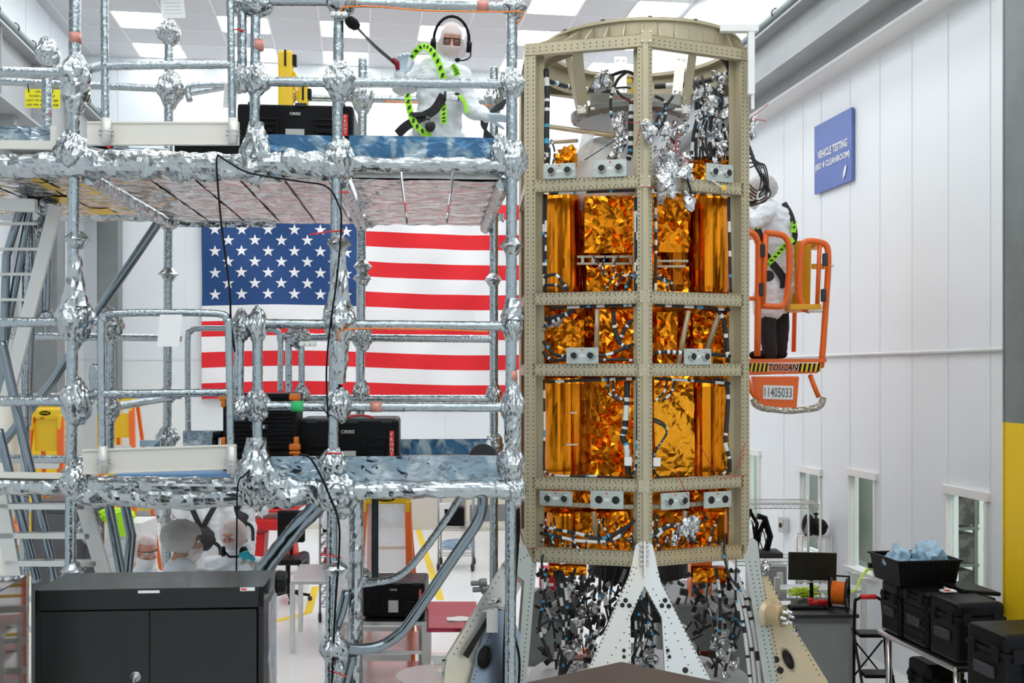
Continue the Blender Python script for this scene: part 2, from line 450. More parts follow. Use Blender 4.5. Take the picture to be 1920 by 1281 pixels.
# floor lines
M_line = mat('yellow_floor_tape', (.85, .6, .02), .5)
def floor_line(pts, w, label):
    g = [ray_plane(x, y, V((0, 0, 0)), V((0, 0, 1))) for x, y in pts]; mb = MB()
    for a, b in zip(g[:-1], g[1:]):
        s = (b-a).normalized().cross(V((0, 0, 1)))*w/2
        mb.plate(a+s, b+s, b-s, a-s, .003)
    return tag(mb.build('floor_tape', M_line), label, 'floor marking')
floor_line([(783, 990), (826, 1125)], .1, 'yellow floor stripe beside the wheeled wire cart')
floor_line([(592, 1100), (578, 1149), (497, 1171)], .1, 'yellow floor stripe bending right of the black cabinet')
# ================================================================ flag on the back wall
M_fr = mat('flag_red', (.75, .012, .02), .75); M_fw = mat('flag_white', (.86, .86, .87), .75); M_fb = mat('flag_blue', (.012, .06, .20), .75)
fl_o = BP(380, 748); fx = (BP(1092, 740)-fl_o); fx.z = 0; fu = V((0, 0, 1)); FH = BP(380, 372).z-fl_o.z; FWd = fx.length; fx.normalize()
fl_o = fl_o-RD*.12
def fpt(a, b, off=0):                                   # a along, b up, a slow sag and cloth folds
    p = fl_o+fx*(a*FWd)+fu*(b*FH)
    sag = math.sin(a*PI*2.1)*.045-(.05*a)*0
    fold = .03*math.sin((a*23+b*9))+.025*math.sin(a*41-b*13)+.02*noise.noise(V((a*9, b*7, 3)))
    return p-RD*(fold+off)+V((0, 0, sag*(1-b)+.03*math.sin(a*7)*b))
mb = MB(); NX, NY = 150, 39
o0 = len(mb.v)
for j in range(NY+1):
    for i in range(NX+1): mb.v.append(fpt(i/NX, j/NY))
for j in range(NY):
    for i in range(NX):
        s = 12-j//3; blue = (i/NX < .40 and j/NY > 6/13-.001)
        mb.f.append([j*(NX+1)+i, j*(NX+1)+i+1, (j+1)*(NX+1)+i+1, (j+1)*(NX+1)+i]); mb.m.append(2 if blue else (0 if s % 2 == 0 else 1))
cw_, ch = .40, 7/13
for r_ in range(9):
    for c_ in range(6 if r_ % 2 == 0 else 5):
        a = cw_*((c_*2+1+(r_ % 2))/12); b = 1-ch*(r_+1)/10
        ra = .0616*FH*.5
        vs = [fpt(a, b, .012)]
        for k in range(10):
            q = ra if k % 2 == 0 else ra*.39; an = PI/2+k*PI/5
            vs.append(fpt(a+math.cos(an)*q/FWd, b+math.sin(an)*q/FH, .012))
        mb.add(vs, [(0, k+1, (k+1) % 10+1) for k in range(10)], 1)
tag(mb.build('flag', [M_fr, M_fw, M_fb], smooth=True), 'large striped flag with starred blue canton hung on the back wall', 'flag')
# blue wall sign on the right wall
a, b, c, d = (WP(1534, 366), WP(1604, 337), WP(1606, 201), WP(1534, 238))
vA, vB_ = a.dot(RD), b.dot(RD); z0 = (a.z+b.z)/2; z1 = (c.z+d.z)/2
M_sign = mat('sign_blue', (.10, .17, .48), .4)
sp = R(UW-.03, (vA+vB_)/2, (z0+z1)/2)
t = thing('wall_sign', sp, 'blue vehicle testing cleanroom sign mounted high on the right wall', 'sign')
MB().box(sp, (.03, abs(vA-vB_), z1-z0), ROOMROT).build('sign_board', M_sign, t)
ww = abs(vA-vB_); hh = z1-z0
for s, fz, wd in (('VEHICLE TESTING', .05, .80), ('(ISO 8 CLEANROOM)', -.13, .93)):
    text_mesh(s, sp-RR*.016+V((0, 0, fz*hh)), -RD, V((0, 0, 1)), hh*.115, 'lettering', M_paper, t, width=ww*wd, bold=.03)
mb = MB(); c0 = sp-RR*.02-RD*(ww*.34)+V((0, 0, -hh*.36)); ax = (-RD*.62*0+V((0, 0, 1))-RD*.55).normalized(); bx = ax.cross(RR).normalized()
pr = [(-.5, 0), (-.35, .05), (-.2, .10), (.1, .13), (.35, .11), (.5, .02), (.42, -.06), (.1, -.1), (-.2, -.08), (-.35, -.02)]
mb.prism([c0+ax*(x*hh*.22)+bx*(y*hh*.30) for x, y in pr], -RR*.003)
mb.build('feather_emblem', M_paper, t)
# ================================================================ scaffold, wrapped in silver foil
scaf = thing('scaffold_tower', S(-.5, 1.0, 0), 'foil-wrapped tube scaffold tower with two decks left of the spacecraft', 'scaffold')
TR = .031
def zt(py, v=0): return SP(800, py, v).z
FOILS = [M_foil]
def stube(name, pts, r=TR, m=None, crumple=.035, seg=12, step=.018, k=0, curve=0, tight=True):
    pts = [V(p) for p in pts]
    if curve: pts = spline(pts, curve)
    m = m or (M_foilf if tight else M_foil)
    return MB().tube(pts, r, seg, crumple=crumple, step=step, seed=len(name)+int(pts[0].x*100)).build(name, m, scaf, smooth=(m in (M_foilf, M_foilt)))
def sv(px, y0, y1, v=0, r=TR, px2=None, **k):           # a standard: upright tube
    return stube('standard', [SP(px, y0, v), SP(px2 if px2 is not None else px, y1, v)], r, **k)
def knot(px, py, v=0, r=.07, rz=None, seed=None, name='foil_knot'):
    c = SP(px, py, v); seed = seed if seed is not None else int(px*3+py)
    rz = rz or r*1.15
    mb = MB().blob(c, (r*1.05, r*.95, rz*1.22), SCAFROT, 4, .12, seed, freq=1.7); rs_ = random.Random(seed)
    for i, q in enumerate(mb.v):
        h = abs((q.z-c.z)/(rz*1.22)); k = 1-.32*min(1, h)**1.1
        cr = noise.voronoi(V((q.x*13, q.y*13, q.z*9)))[0]; k *= 1+.17*(cr[1]-cr[0])
        mb.v[i] = V((c.x+(q.x-c.x)*k, c.y+(q.y-c.y)*k, q.z))
    return mb.build(name, M_foil, scaf)
# --- uprights in the front plane
FZ = 0.0
def down_to_floor(px, y0, v=0, px2=None, r=TR, **k):
    a = SP(px, y0, v); b = SP(px2 or px, 1200, v); d = (b-a); t = (a.z-.06)/(a.z-b.z); b = a+d*t
    o = stube('standard', [a, b], r, **k)
    MB().disc((b.x, b.y, .001), .075, (0, 0, 1), 16, .012).tube([V((b.x, b.y, .01)), b], .018, 10).build('base_plate', M_steel, scaf, smooth=True)
    return o
down_to_floor(141, -30, px2=131, r=.033)
down_to_floor(636, -30, px2=620, r=.033)
down_to_floor(960, 15, px2=957, r=.034)
sv(480, -30, 290, px2=477); sv(454, -30, 150, r=.03)
sv(483, 580, 905); sv(449, 600, 770, px2=447, r=.03)
# --- rear plane v=2.07
VR = 2.07
down_to_floor(317, 40, VR, px2=312, r=.034, crumple=.04)
down_to_floor(680, 110, VR, px2=672, r=.036, crumple=.04)
down_to_floor(926, 125, VR, px2=926, r=.034)
sv(207, 600, 850, 1.2, px2=205, r=.034); sv(88, 130, 240, 1.4, r=.036)
down_to_floor(50, 400, 1.0, px2=45, r=.03)
sv(690, 380, 420, VR)
# --- horizontal rails (front)
def rail(x0, y0, x1, y1, v=0, v1=None, r=.029, name='ledger', **k):
    return stube(name, [SP(x0, y0, v), SP(x1, y1, v if v1 is None else v1)], r, **k)
rail(636, 4, 965, 14); rail(480, 2, 640, 2); rail(480, 153, 960, 158); rail(-20, 134, 141, 138, r=.03)
rail(-20, 604, 141, 605); rail(-20, 752, 141, 753, r=.03); rail(492, 607, 960, 612); rail(483, 762, 960, 764)
rail(140, 136, 200, 122, r=.027); rail(139, 608, 195, 600, r=.026); rail(139, 755, 186, 735, r=.027)
# rear rails
rail(-20, 152, 345, 168, VR); rail(350, 176, 440, 160, VR, r=.024); rail(560, 183, 930, 190, VR); rail(20, 630, 340, 634, VR); rail(520, 632, 930, 636, VR, r=.031)
rail(200, 740, 340, 742, VR); rail(-20, 744, 205, 744, VR); rail(-20, 860, 160, 862, VR, r=.032); rail(540, 748, 930, 748, VR, r=.032)
rail(205, 765, 320, 745, 1.2, VR)
rail(340, 632, 420, 575, VR, VR, r=.002)if False else None
# inner bent hand rail on the far side of the gate
stube('guard_rail', [SP(356, 190, 1.9), SP(352, 170, 1.9), SP(366, 160, 1.9), SP(440, 158, 1.9)], .024, curve=4)
stube('guard_rail', [SP(353, 810, 1.9), SP(352, 640, 1.9), SP(358, 622, 1.9), SP(374, 616, 1.9), SP(440, 616, 1.9), SP(498, 617, 1.9), SP(520, 622, 1.9), SP(526, 640, 1.9), SP(525, 735, 1.9)], .022, curve=3)
stube('guard_rail', [SP(541, 745, 1.2), SP(541, 640, 1.2)], .024); stube('guard_rail', [SP(566, 745, 1.2), SP(565, 640, 1.2)], .022)
stube('guard_rail', [SP(178, 745, .8), SP(175, 705, .8), SP(178, 688, .8), SP(183, 700, .8), SP(184, 740, .8)], .028, curve=4)
# main deck beams: thick crumpled foil bundles
def bundle(x0, y0, x1, y1, v, r, flat=1.0, amp=.16, sag=0, name='deck_beam', seg=20):
    a, b = SP(x0, y0, v), SP(x1, y1, v); n = int((b-a).length/.022); pts = [a.lerp(b, i/n)+V((0, 0, -sag*math.sin(PI*i/n))) for i in range(n+1)]
    mb = MB().tube(pts, r, seg, flat=flat)
    rnd = random.Random(int(x0+y0)); ax = (b-a).normalized()
    for i, q in enumerate(mb.v):
        k = min(n, i//seg); c = pts[k]; d = q-c
        h = noise.voronoi(V((q.x*9, q.y*9, q.z*7)))[0]
        s = 1+amp*((h[1]-h[0])*2.2-.4+noise.noise(q*7)*1.1+(rnd.random()-.5)*.15)
        mb.v[i] = c+d*s
    return mb.build(name, M_foil, scaf)
bundle(-30, 312, 141, 310, 0, .075); bundle(141, 307, 480, 312, 0, .082, amp=.2); bundle(480, 308, 640, 310, 0, .085, amp=.22); bundle(640, 307, 962, 311, 0, .05, amp=.14)
bundle(-30, 912, 141, 910, 0, .055); bundle(141, 908, 480, 912, 0, .05, amp=.14); bundle(150, 925, 480, 928, 0.02, .07, sag=.02); bundle(470, 918, 640, 925, 0, .085, amp=.25)
bundle(640, 920, 962, 917, 0, .055, amp=.15)
# rear deck beams
zu = S(0, 0, 0); ZU = SP(800, 318).z; ZL = SP(800, 912).z
def sbeam(u0, u1, v, z, r, name='deck_beam', amp=.15):
    a, b = S(u0, v, z), S(u1, v, z); n = int((b-a).length/.03); pts = [a.lerp(b, i/n) for i in range(n+1)]
    mb = MB().tube(pts, r, 14); 
    for i, q in enumerate(mb.v):
        c = pts[min(n, i//14)]; mb.v[i] = c+(q-c)*(1+amp*(noise.noise(q*12)*1.6+noise.noise(q*30)*.6))
    return mb.build(name, M_foil, scaf)
UA, UB, UM, UE = -1.535, 1.051, 0.013, -2.9
sbeam(UE, UB, VR, ZU, .05); sbeam(UA, UB, VR, ZL, .05)
for u in (UA, UM-.02, UB-.03): 
    sbeam(u, u, 0.0, ZU, .05) if False else None
def transom(u, z, r=.042, v0=0.05, v1=VR):
    return stube('transom', [S(u, v0, z), S(u, v1, z)], r, m=M_foil, crumple=.08, step=.03)
for u in (UA+.05, UM, UB-.05): transom(u, ZU-.075)
for u in (UA+.05, UM, UB-.05): transom(u, ZL-.02)
# --- the deck planks: foil covered underneath
def plank(u0, u1, v0, v1, z, seed, colour=None, name='deck_plank'):
    t = .06; mb = MB()
    mb.box(S((u0+u1)/2, (v0+v1)/2, z), (u1-u0-.012, v1-v0, t-.02), SCAFROT, 1)
    mb.sheet(S(u1-.008, v0, z-t/2), -SR*(u1-u0-.016), SD*(v1-v0), max(4, int((u1-u0)/.025)), int((v1-v0)/.035), .007, seed, 0, freq=1.3)
    return mb.build(name, [M_soffit, M_alu], scaf)
M_soffit = mat('foil_soffit', (.70, .67, .67), .2, 1, bump=('foil', 6, .9, .05), vary=((.50, .46, .46), 5, .4, .6, 2.0))
M_foily = mat('foil_yellow_mark', (.85, .58, .05), .3, .6, bump=('foil', 10, .6, .02))
us = [UA+.1+k*(UM-.08-(UA+.1))/5 for k in range(6)]
for k in range(5): plank(us[k], us[k+1], .08, VR-.03, ZU-.02, k+3)
us2 = [UM+.05+k*(UB-.1-UM)/3 for k in range(4)]
for k in range(3): plank(us2[k], us2[k+1], .08, VR-.03, ZU-.02, k+30)
for k in range(4): plank(UE+.05+k*.325, UE+.05+(k+1)*.325, .08, VR-.35, ZU-.02, k+60)
for k, (u0, u1) in enumerate([(UA+.08+i*.29, UA+.08+(i+1)*.29) for i in range(5)]+[(UM+.05+i*.32, UM+.05+(i+1)*.32) for i in range(3)]):
    MB().box(S((u0+u1)/2, VR/2, ZL+.02), (u1-u0-.01, VR-.15, .05), SCAFROT).build('deck_plank', M_alu, scaf)
# yellow marked foil patches underneath the left bay
mb = MB()
for (x, y, sx, sy) in ((178, 352, 15, 10), (200, 362, 16, 8), (120, 375, 14, 6), (90, 350, 10, 14), (190, 397, 20, 5), (60, 335, 9, 9)):
    c = ray_plane(x, y, V((0, 0, ZU-.062)), V((0, 0, 1)))
    if not (0.1 < (c-S0).dot(SD) < 1.9): continue
    mb.sheet(c-SR*sx*.004-SD*.12, SR*sx*.008, SD*.26, 8, 8, .006, int(x))
mb.build('yellow_foil_patch', M_foily, scaf)
# --- toe boards
M_toe = mat('toe_board_enamel', (.74, .71, .64), .45)
M_toefoil = mat('toe_foil_film', (.26, .34, .40), .14, 1, bump=('foil', 6, .6, .04), vary=((.55, .60, .62), 3, .48, .66, 2.0))
M_toeblue = mat('toe_board_blue', (.045, .14, .26), .2, .5, bump=('foil', 8, .5, .02), vary=((.38, .47, .50), 3.5, .50, .66, 2.0))
def toe(x0, x1, y0, y1, v, m, name='toe_board', t=.03, crumple=0):
    a, b, c, d = SP(x0, y1, v), SP(x1, y1, v), SP(x1, y0, v), SP(x0, y0, v)
    b.z = a.z; c.z = d.z
    mb = MB().plate(a+SD*t, b+SD*t, c+SD*t, d+SD*t, -t*0+.004, 0) if crumple else MB().plate(a, d, c, b, t)
    if crumple: mb.sheet(a, b-a, d-a, max(6, int((b-a).length/.03)), 8, crumple, int(x0), 0, thick=t)
    return mb.build(name, m, scaf)
toe(500, 625, 252, 296, .02, M_toeblue, crumple=.010); toe(655, 936, 254, 298, .02, M_toeblue, crumple=.010)
toe(498, 640, 856, 906, .02, M_toefoil, crumple=.013); toe(648, 942, 856, 902, .02, M_toefoil, crumple=.009)
toe(745, 920, 824, 856, VR-.05, M_toeblue, crumple=.004); toe(343, 412, 808, 838, VR-.05, M_toefoil, crumple=.004)
toe(-20, 95, 236, 262, .02, M_toefoil, crumple=.006)
toe(-20, 104, 262, 278, .01, M_toe); toe(94, 104, 236, 264, .01, M_toe)
toe(262, 300, 826, 838, 1.2, M_toefoil)
# swing gates with pale toe boards
def gate(px0, px1, ytop, ybot, ymid, vb, tb, board, hook=True):
    pts = [SP(px0+2, ybot, vb), SP(px0, ytop+38, vb), SP(px0+4, ytop+14, vb), SP(px0+24, ytop, vb), SP(px1-26, ytop, vb), SP(px1-4, ytop+14, vb), SP(px1, ytop+38, vb), SP(px1+4, ybot, vb)]
    stube('gate_frame', pts, .022, curve=4, seg=10, crumple=.04)
    stube('gate_bar', [SP(px0, ymid, vb), SP(px1, ymid-3, vb)], .024, seg=10, crumple=.05)
    (a0, a1, b0, b1, dy) = board
    A, B_, D_ = SP(a0, b1, vb-.03), SP(a1, b1-dy, vb-.03), SP(a0, b0, vb-.03)
    h = D_.z-A.z; mb = MB().plate(A, A+V((0, 0, h)), B_+V((0, 0, h)), B_, .02)
    for q in (.0, h-.012): mb.plate(A+V((0, 0, q))-SD*.008, A+V((0, 0, q+.012))-SD*.008, B_+V((0, 0, q+.012))-SD*.008, B_+V((0, 0, q))-SD*.008, .01)
    mb.build('gate_toe_board', M_toe, scaf, bevel=.002)
    for px in (px0+3, px1+5):
        y = (b0+b1)/2; mb = MB().tube([SP(px, b0-6, vb-.07), SP(px, b1-2, vb-.07)], .027, 14)
        mb.build('gate_foot', M_aluw, scaf, smooth=True)
        mb = MB()
        for dz in (-4, 4):
            c = SP(px, y+dz, vb-.07)
            mb.tube([c+SR*math.cos(q)*.04+SD*math.sin(q)*.032 for q in [i*PI/6 for i in range(12)]+[0]], .003, 6)
        mb.build('wire_clip', M_steel, scaf, smooth=True)
gate(196, 432, -22, 268, 124, -.12, 0, (163, 448, 228, 272, 0))
gate(190, 429, 588, 868, 739, -.12, 0, (155, 443, 843, 890, 10))
# --- braces
def brace(pts, v, r=.028, m=None, curve=0, name='brace', seg=14, crumple=.015, **k):
    vs = v if isinstance(v, (list, tuple)) else [v]*len(pts)
    return stube(name, [SP(x, y, q) for (x, y), q in zip(pts, vs)], r, m or M_foilt, crumple, seg, .03, curve=curve, **k)
brace([(302, 410), (170, 605), (100, 715), (-10, 850)], 1.9, .034)
brace([(48, 362), (12, 480), (8, 620), (4, 760)], .9, .028); brace([(58, 372), (46, 440), (18, 590), (0, 690)], .95, .026)
brace([(90, 370), (88, 500), (86, 600)], 1.0, .03); brace([(3, 640), (16, 700), (62, 905), (105, 1092)], .3, .03); brace([(-2, 805), (22, 905), (70, 1092)], .3, .028)
brace([(203, 940), (229, 1085)], .5, .03); brace([(233, 940), (246, 1005), (238, 1085)], .7, .032)
brace([(38, 365), (52, 400), (60, 560), (50, 800)], 1.1, .03)
brace([(620, 925), (600, 945), (560, 985), (487, 1078)], [0, .0, 0, .05], .052, M_foilt, crumple=.10)
brace([(665, 935), (668, 1000), (664, 1290)], .15, .042, M_foil, crumple=.10)
brace([(703, 925), (703, 1085)], 1.2, .026, mat('dark_tube', (.03, .035, .04), .25, .8))
brace([(868, 925), (838, 972), (795, 1032), (765, 1068), (735, 1086), (700, 1092), (672, 1096)], .8, .026, curve=4, m=M_foilf, crumple=.07)
brace([(905, 925), (904, 950), (895, 980), (858, 1035), (770, 1165), (745, 1192), (712, 1212), (670, 1218), (626, 1212)], [.1]*7+[.05, 0], .034, curve=4, crumple=.03)
brace([(650, 1108), (640, 1150), (628, 1182)], .1, .03, M_foilt); brace([(662, 1225), (655, 1250), (645, 1290)], .1, .03, M_foilt)
brace([(548, 745), (620, 640)], VR, .012) if False else None
# knots where tubes meet
for (x, y, r, rz) in ((141, 140, .085, .11), (141, 600, .11, .12), (143, 755, .09, .12), (141, 905, .095, .10), (136, 288, .1, .12), (636, 152, .095, .11), (636, 600, .095, .13), (634, 758, .085, .10), (634, 925, .13, .12),
    (960, 157, .075, .09), (960, 612, .065, .10), (961, 760, .07, .12), (958, 870, .075, .11), (962, 300, .085, .12), (965, 920, .07, .09), (965, 14, .07, .06), (480, 150, .075, .09), (452, 145, .06, .08), (480, 290, .095, .16),
    (483, 610, .06, .10), (452, 612, .06, .09), (482, 760, .07, .10), (450, 765, .065, .07), (480, 895, .12, .16), (510, 915, .09, .1), (638, 300, .09, .12), (480, 10, .1, .06), (640, 5, .09, .08), (452, 6, .07, .06),
    (940, 290, .07, .1), (627, 1215, .085, .085), (630, 1255, .05, .07), (625, 870, .08, .09)):
    knot(x, y, 0, r, rz)
for (x, y, v, r, rz) in ((317, 62, VR, .09, .09), (320, 168, VR, .10, .13), (316, 420, VR, .07, .05), (680, 183, VR, .09, .12), (680, 635, VR, .075, .10), (677, 735, VR, .06, .10), (314, 740, VR, .07, .06), (205, 610, 1.2, .09, .11), (205, 765, 1.2, .075, .1),
    (314, 822, VR, .08, .09), (926, 740, VR, .06, .08), (926, 835, VR, .08, .09), (926, 185, VR, .08, .12), (90, 100, 1.4, .08, .1), (557, 632, 1.2, .09, .07), (565, 745, 1.2, .06, .08), (170, 990, .3, .07, .10), (88, 600, 1.0, .06, .07), (82, 430, 1.1, .06, .08), (50, 352, 1.0, .12, .09), (85, 385, 1.0, .09, .07),
    (693, 150, VR, .04, .05), (672, 1080, .8, .08, .06), (555, 170, VR, .05, .05), (690, 412, VR, .09, .05), (545, 180, 1.6, .05, .06)):
    knot(x, y, v, r, rz)
# collars: the rosette discs under tight foil
def collar(px, py, v, r=.075):
    c = SP(px, py, v)
    return MB().tube([c+V((0, 0, .05)), c+V((0, 0, .012)), c, c-V((0, 0, .012)), c-V((0, 0, .055))], [.034, r*.9, r, r*.8, .034], 16, crumple=.08, seed=int(px+py)).build('foil_collar', M_foil, scaf)
for (x, y, v) in ((144, 450, 0), (137, 1070, 0), (636, 458, 0), (960, 462, 0), (628, 1066, 0), (316, 515, VR), (680, 500, VR), (680, 523, VR), (925, 525, VR), (314, 976, VR), (133, 1085, 0)):
    collar(x, y, v)
# flared upright wraps
for (x, y0, y1, r0, r1) in ((141, 480, 575, .036, .08), (141, 160, 215, .085, .036), (636, 470, 575, .038, .07), (961, 780, 850, .055, .04), (141, 860, 900, .04, .09), (480, 230, 300, .045, .09), (636, 640, 720, .06, .036), (480, 820, 900, .06, .12), (961, 600, 560, .07, .04)):
    a, b = SP(x, y0), SP(x, y1); n = 7
    MB().tube([a.lerp(b, i/n) for i in range(n+1)], [r0+(r1-r0)*(i/n)**1.5 for i in range(n+1)], 16, crumple=.12, seed=x+y0).build('foil_flare', M_foil, scaf)
# coloured tape bands
M_fade = mat('faded_red_tape', (.60, .26, .20), .35, .3)
for (x, y, v, m) in ((141, 72, 0, M_fade), (484, 85, 0, M_fade), (960, 705, 0, M_fade), (88, 212, 1.4, M_red)):
    c = SP(x, y, v); MB().tube([c-V((0, 0, .03)), c+V((0, 0, .03))], TR+.004, 14).build('tape_band', m, scaf, smooth=True)
M_green = mat('green_tape', (.03, .5, .15), .4)
for (x, y, m) in ((558, 762, M_green), (705, 763, M_fade), (905, 12, M_fade)):
    c = SP(x, y); MB().tube([c-SR*.035, c+SR*.035], .033, 14).build('tape_band', m, scaf, smooth=True)
# red zip ties
for (x0, y0, x1, y1, v) in ((436, 55, 458, 58, -.04), (600, 1040, 640, 1046, -.05), (618, 1258, 650, 1270, -.05), (610, 850, 640, 851, -.06), (580, 440, 645, 432, -.06), (636, 360, 655, 362, -.05)):
    MB().tube([SP(x0, y0, v), SP((x0+x1)/2, (y0+y1)/2-1, v), SP(x1, y1, v)], .005, 6).build('cable_tie', M_red, scaf)
# ladders of the stair bay at the left
ld = M_aluw
def bar(px0, py0, px1, py1, v, w, t, name, m=ld):
    a, b = SP(px0, py0, v), SP(px1, py1, v); d = (b-a).normalized(); n = SD; s = d.cross(n).normalized()*w/2
    return MB().prism([a-s, a+s, b+s, b-s], n*t).build(name, m, scaf, bevel=.002)
bar(104, 385, 10, 752, .7, .085, .03, 'ladder_stile'); bar(150, 930, 200, 1100, .2, .085, .04, 'ladder_stile'); bar(-4, 925, 28, 1100, .2, .09, .04, 'ladder_stile')
for (x0, x1, y) in ((0, 68, 419), (0, 78, 467), (0, 60, 514), (0, 45, 562)): bar(x0-20, y, x1, y, .75, .018, .03, 'ladder_rung')
for (x0, x1, y) in ((-20, 158, 950), (-20, 168, 1005), (10, 180, 1057)): bar(x0, y, x1, y+1, .2, .035, .07, 'ladder_rung', M_alu)
bar(-20, 900-9, 118, 893, -.05, .035, .03, 'toe_board', M_toe); bar(-20, 382, 65, 385, .4, .08, .05, 'ladder_rung', M_aluw)
# clamps on the front uprights, orange rope threaded through
def clamp(px, py, v):
    c = SP(px, py, v); mb = MB()
    mb.box(c, (.10, .03, .028), SCAFROT)
    for s in (-.032, 0, .032): mb.lathe([(.0001, -.01), (.015, -.01), (.015, .01), (.0001, .01)], c+SR*s-SD*.02, -SD, 10)
    return mb.build('rope_clamp', M_aluw, scaf, bevel=.002)
clamp(636, 28, -.06); clamp(577, 645, -.06)
MB().tube(spline([SP(640, 24, -.06), SP(645, 14, -.06), SP(700, 12, -.06), SP(800, 20, -.06), SP(920, 22, -.06), SP(975, 22, -.06), SP(980, 30, -.04), SP(975, 38, -.04), SP(955, 60, .05), SP(953, 100, .06), SP(951, 140, .05)], 6), .0045, 6).build('safety_rope', M_orangel, scaf, smooth=True)
MB().tube(spline([SP(636, 640, -.07), SP(640, 620, -.07), SP(700, 616, -.07), SP(820, 618, -.07), SP(915, 622, -.07)], 6), .0045, 6).build('safety_rope', M_orangel, scaf, smooth=True)
MB().tube(spline([SP(720, 190, VR-.05), SP(860, 197, VR-.05), SP(925, 198, VR-.05)], 6), .005, 6).build('safety_rope', M_orangel, scaf, smooth=True)
# foil pleats hanging below the soffit's back edge
for k in range(7):
    x = 335+k*24
    c = SP(x, 414, VR); MB().sheet(c+V((0, 0, .05)), SR*.16, V((0, 0, -.10)), 6, 5, .02, k).build('foil_flap', M_foil, scaf)
for k in range(11):
    x = 700+k*22
    if x > 925: break
    c = SP(x, 412, VR); MB().sheet(c+V((0, 0, .05)), SR*.11, V((0, 0, -.07)), 5, 4, .015, k+40).build('foil_flap', M_foil, scaf)
# black cables over the scaffold
def cable(pts, r, label, cat='cable', m=None, group=None, name='cable', parent=None, k=8):
    mb = MB().tube(spline(pts, k), r, 8)
    if parent is not None: return mb.build(name, m or M_black, parent, smooth=True)
    o = mb.build(name, m or M_black, None, smooth=True, loc=pts[0])
    return tag(o, label, cat, group)
cable([SP(410, 290, -.14), SP(406, 310, -.16), SP(415, 420, -.15), SP(430, 540, -.15), SP(433, 600, -.12), SP(440, 660, -.10)], .006, 'thin black cable hanging in front of the left part of the flag')
cable([SP(408, 290, -.12), SP(430, 305, -.13), SP(470, 325, -.13), SP(560, 340, -.12), SP(612, 350, -.10), SP(635, 385, -.08), SP(640, 420, -.08), SP(632, 520, -.08), SP(618, 620, -.08), SP(612, 700, -.09), SP(615, 780, -.09)], .0055, 'thin black cable draped from the upper deck and down the middle upright')
cable([SP(560, 852, -.09), SP(580, 858, -.09), SP(600, 890, -.11), SP(622, 940, -.12), SP(635, 980, -.07), SP(636, 1030, -.06), SP(628, 1150, -.06), SP(622, 1290, -.06)], .0065, 'thin black cable running down the middle upright below the lower deck')
cable([SP(500, 850, -.02), SP(460, 890, -.12), SP(446, 910, -.14), SP(444, 1000, -.14), SP(443, 1090, -.14)], .005, 'thin black cable hanging from the lower deck in front of the workers')
# ================================================================ the spacecraft
M_prim = mat('primer_beige', (.50, .435, .285), .36, .25, vary=((.46, .41, .285), 2.5, .4, .65))
M_gold = mat('gold_chromate', (.62, .48, .27), .35, .35, vary=((.55, .45, .30), 3, .4, .6))
M_silv = mat('pale_machined_plate', (.66, .65, .60), .32, .5, vary=((.74, .66, .50), 2.2, .5, .65))
M_bluea = mat('blue_grey_plate', (.30, .36, .45), .3, .7)
M_hole = mat('dark_hole', (.015, .012, .01), .8)
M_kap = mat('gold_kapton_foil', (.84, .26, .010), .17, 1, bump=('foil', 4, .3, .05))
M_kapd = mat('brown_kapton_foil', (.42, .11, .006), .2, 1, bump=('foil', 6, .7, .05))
M_kapt = mat('streaked_kapton_foil', (.85, .27, .011), .2, 1)
M_kapl = mat('bright_kapton_foil', (.92, .36, .02), .2, 1, bump=('noise', 5, .25, .04))
M_caps = mat('foil_connector_cap', (.62, .63, .64), .15, 1, bump=('foil', 22, .8, .03))
M_wht = mat('white_heat_shrink', (.80, .80, .77), .5)
M_blk = mat('black_braid', (.018, .018, .02), .55)
M_bl = mat('blue_tie', (.05, .35, .6), .5)
M_con = mat('connector_plate', (.56, .62, .58), .35, .5)
M_tag = mat('grey_tag', (.22, .22, .22), .5)
M_rt = mat('red_thread', (.55, .02, .03), .6)
FV = V((1.0, 8.0, 0)); LV = V((.099, 8.25, 0)); RV = V((1.867, 8.39, 0)); BLV = V((.06, 9.3, 0)); BRV = V((2.05, 9.45, 0)); BV = V((1.153, 9.85, 0))
AX = V((1.07, 8.92, 0))
craft = thing('spacecraft', (AX.x, AX.y, 0), 'tall six-sided beige metal frame with gold foil blankets and hanging cables', 'spacecraft')
NL = V(((FV-LV).y, -(FV-LV).x, 0)).normalized(); NR = V(((RV-FV).y, -(RV-FV).x, 0)).normalized()   # outward
def FP(px, py, inset=0):
    n, o = (NL, FV) if px < 1210 else (NR, FV)
    return ray_plane(px, py, o-n*inset, n)
def holes(mb, a, b, n, off, pitch=.028, r=.0052, mi=1, skip=0.0):
    """a row of small fastener holes from a to b on a face with normal n"""
    L = (b-a).length; k = int(L/pitch); d = (b-a).normalized(); s = d.cross(n)
    for i in range(k+1):
        c = a.lerp(b, (i+.5)/(k+1))+n*off
        vs = [c+d*(math.cos(q)*r)+s*(math.sin(q)*r) for q in (0, PI/3, 2*PI/3, PI, 4*PI/3, 5*PI/3)]
        mb.add(vs, [(5, 4, 3, 2, 1, 0)], mi); mb.add(vs, [(0, 1, 2, 3, 4, 5)], mi)
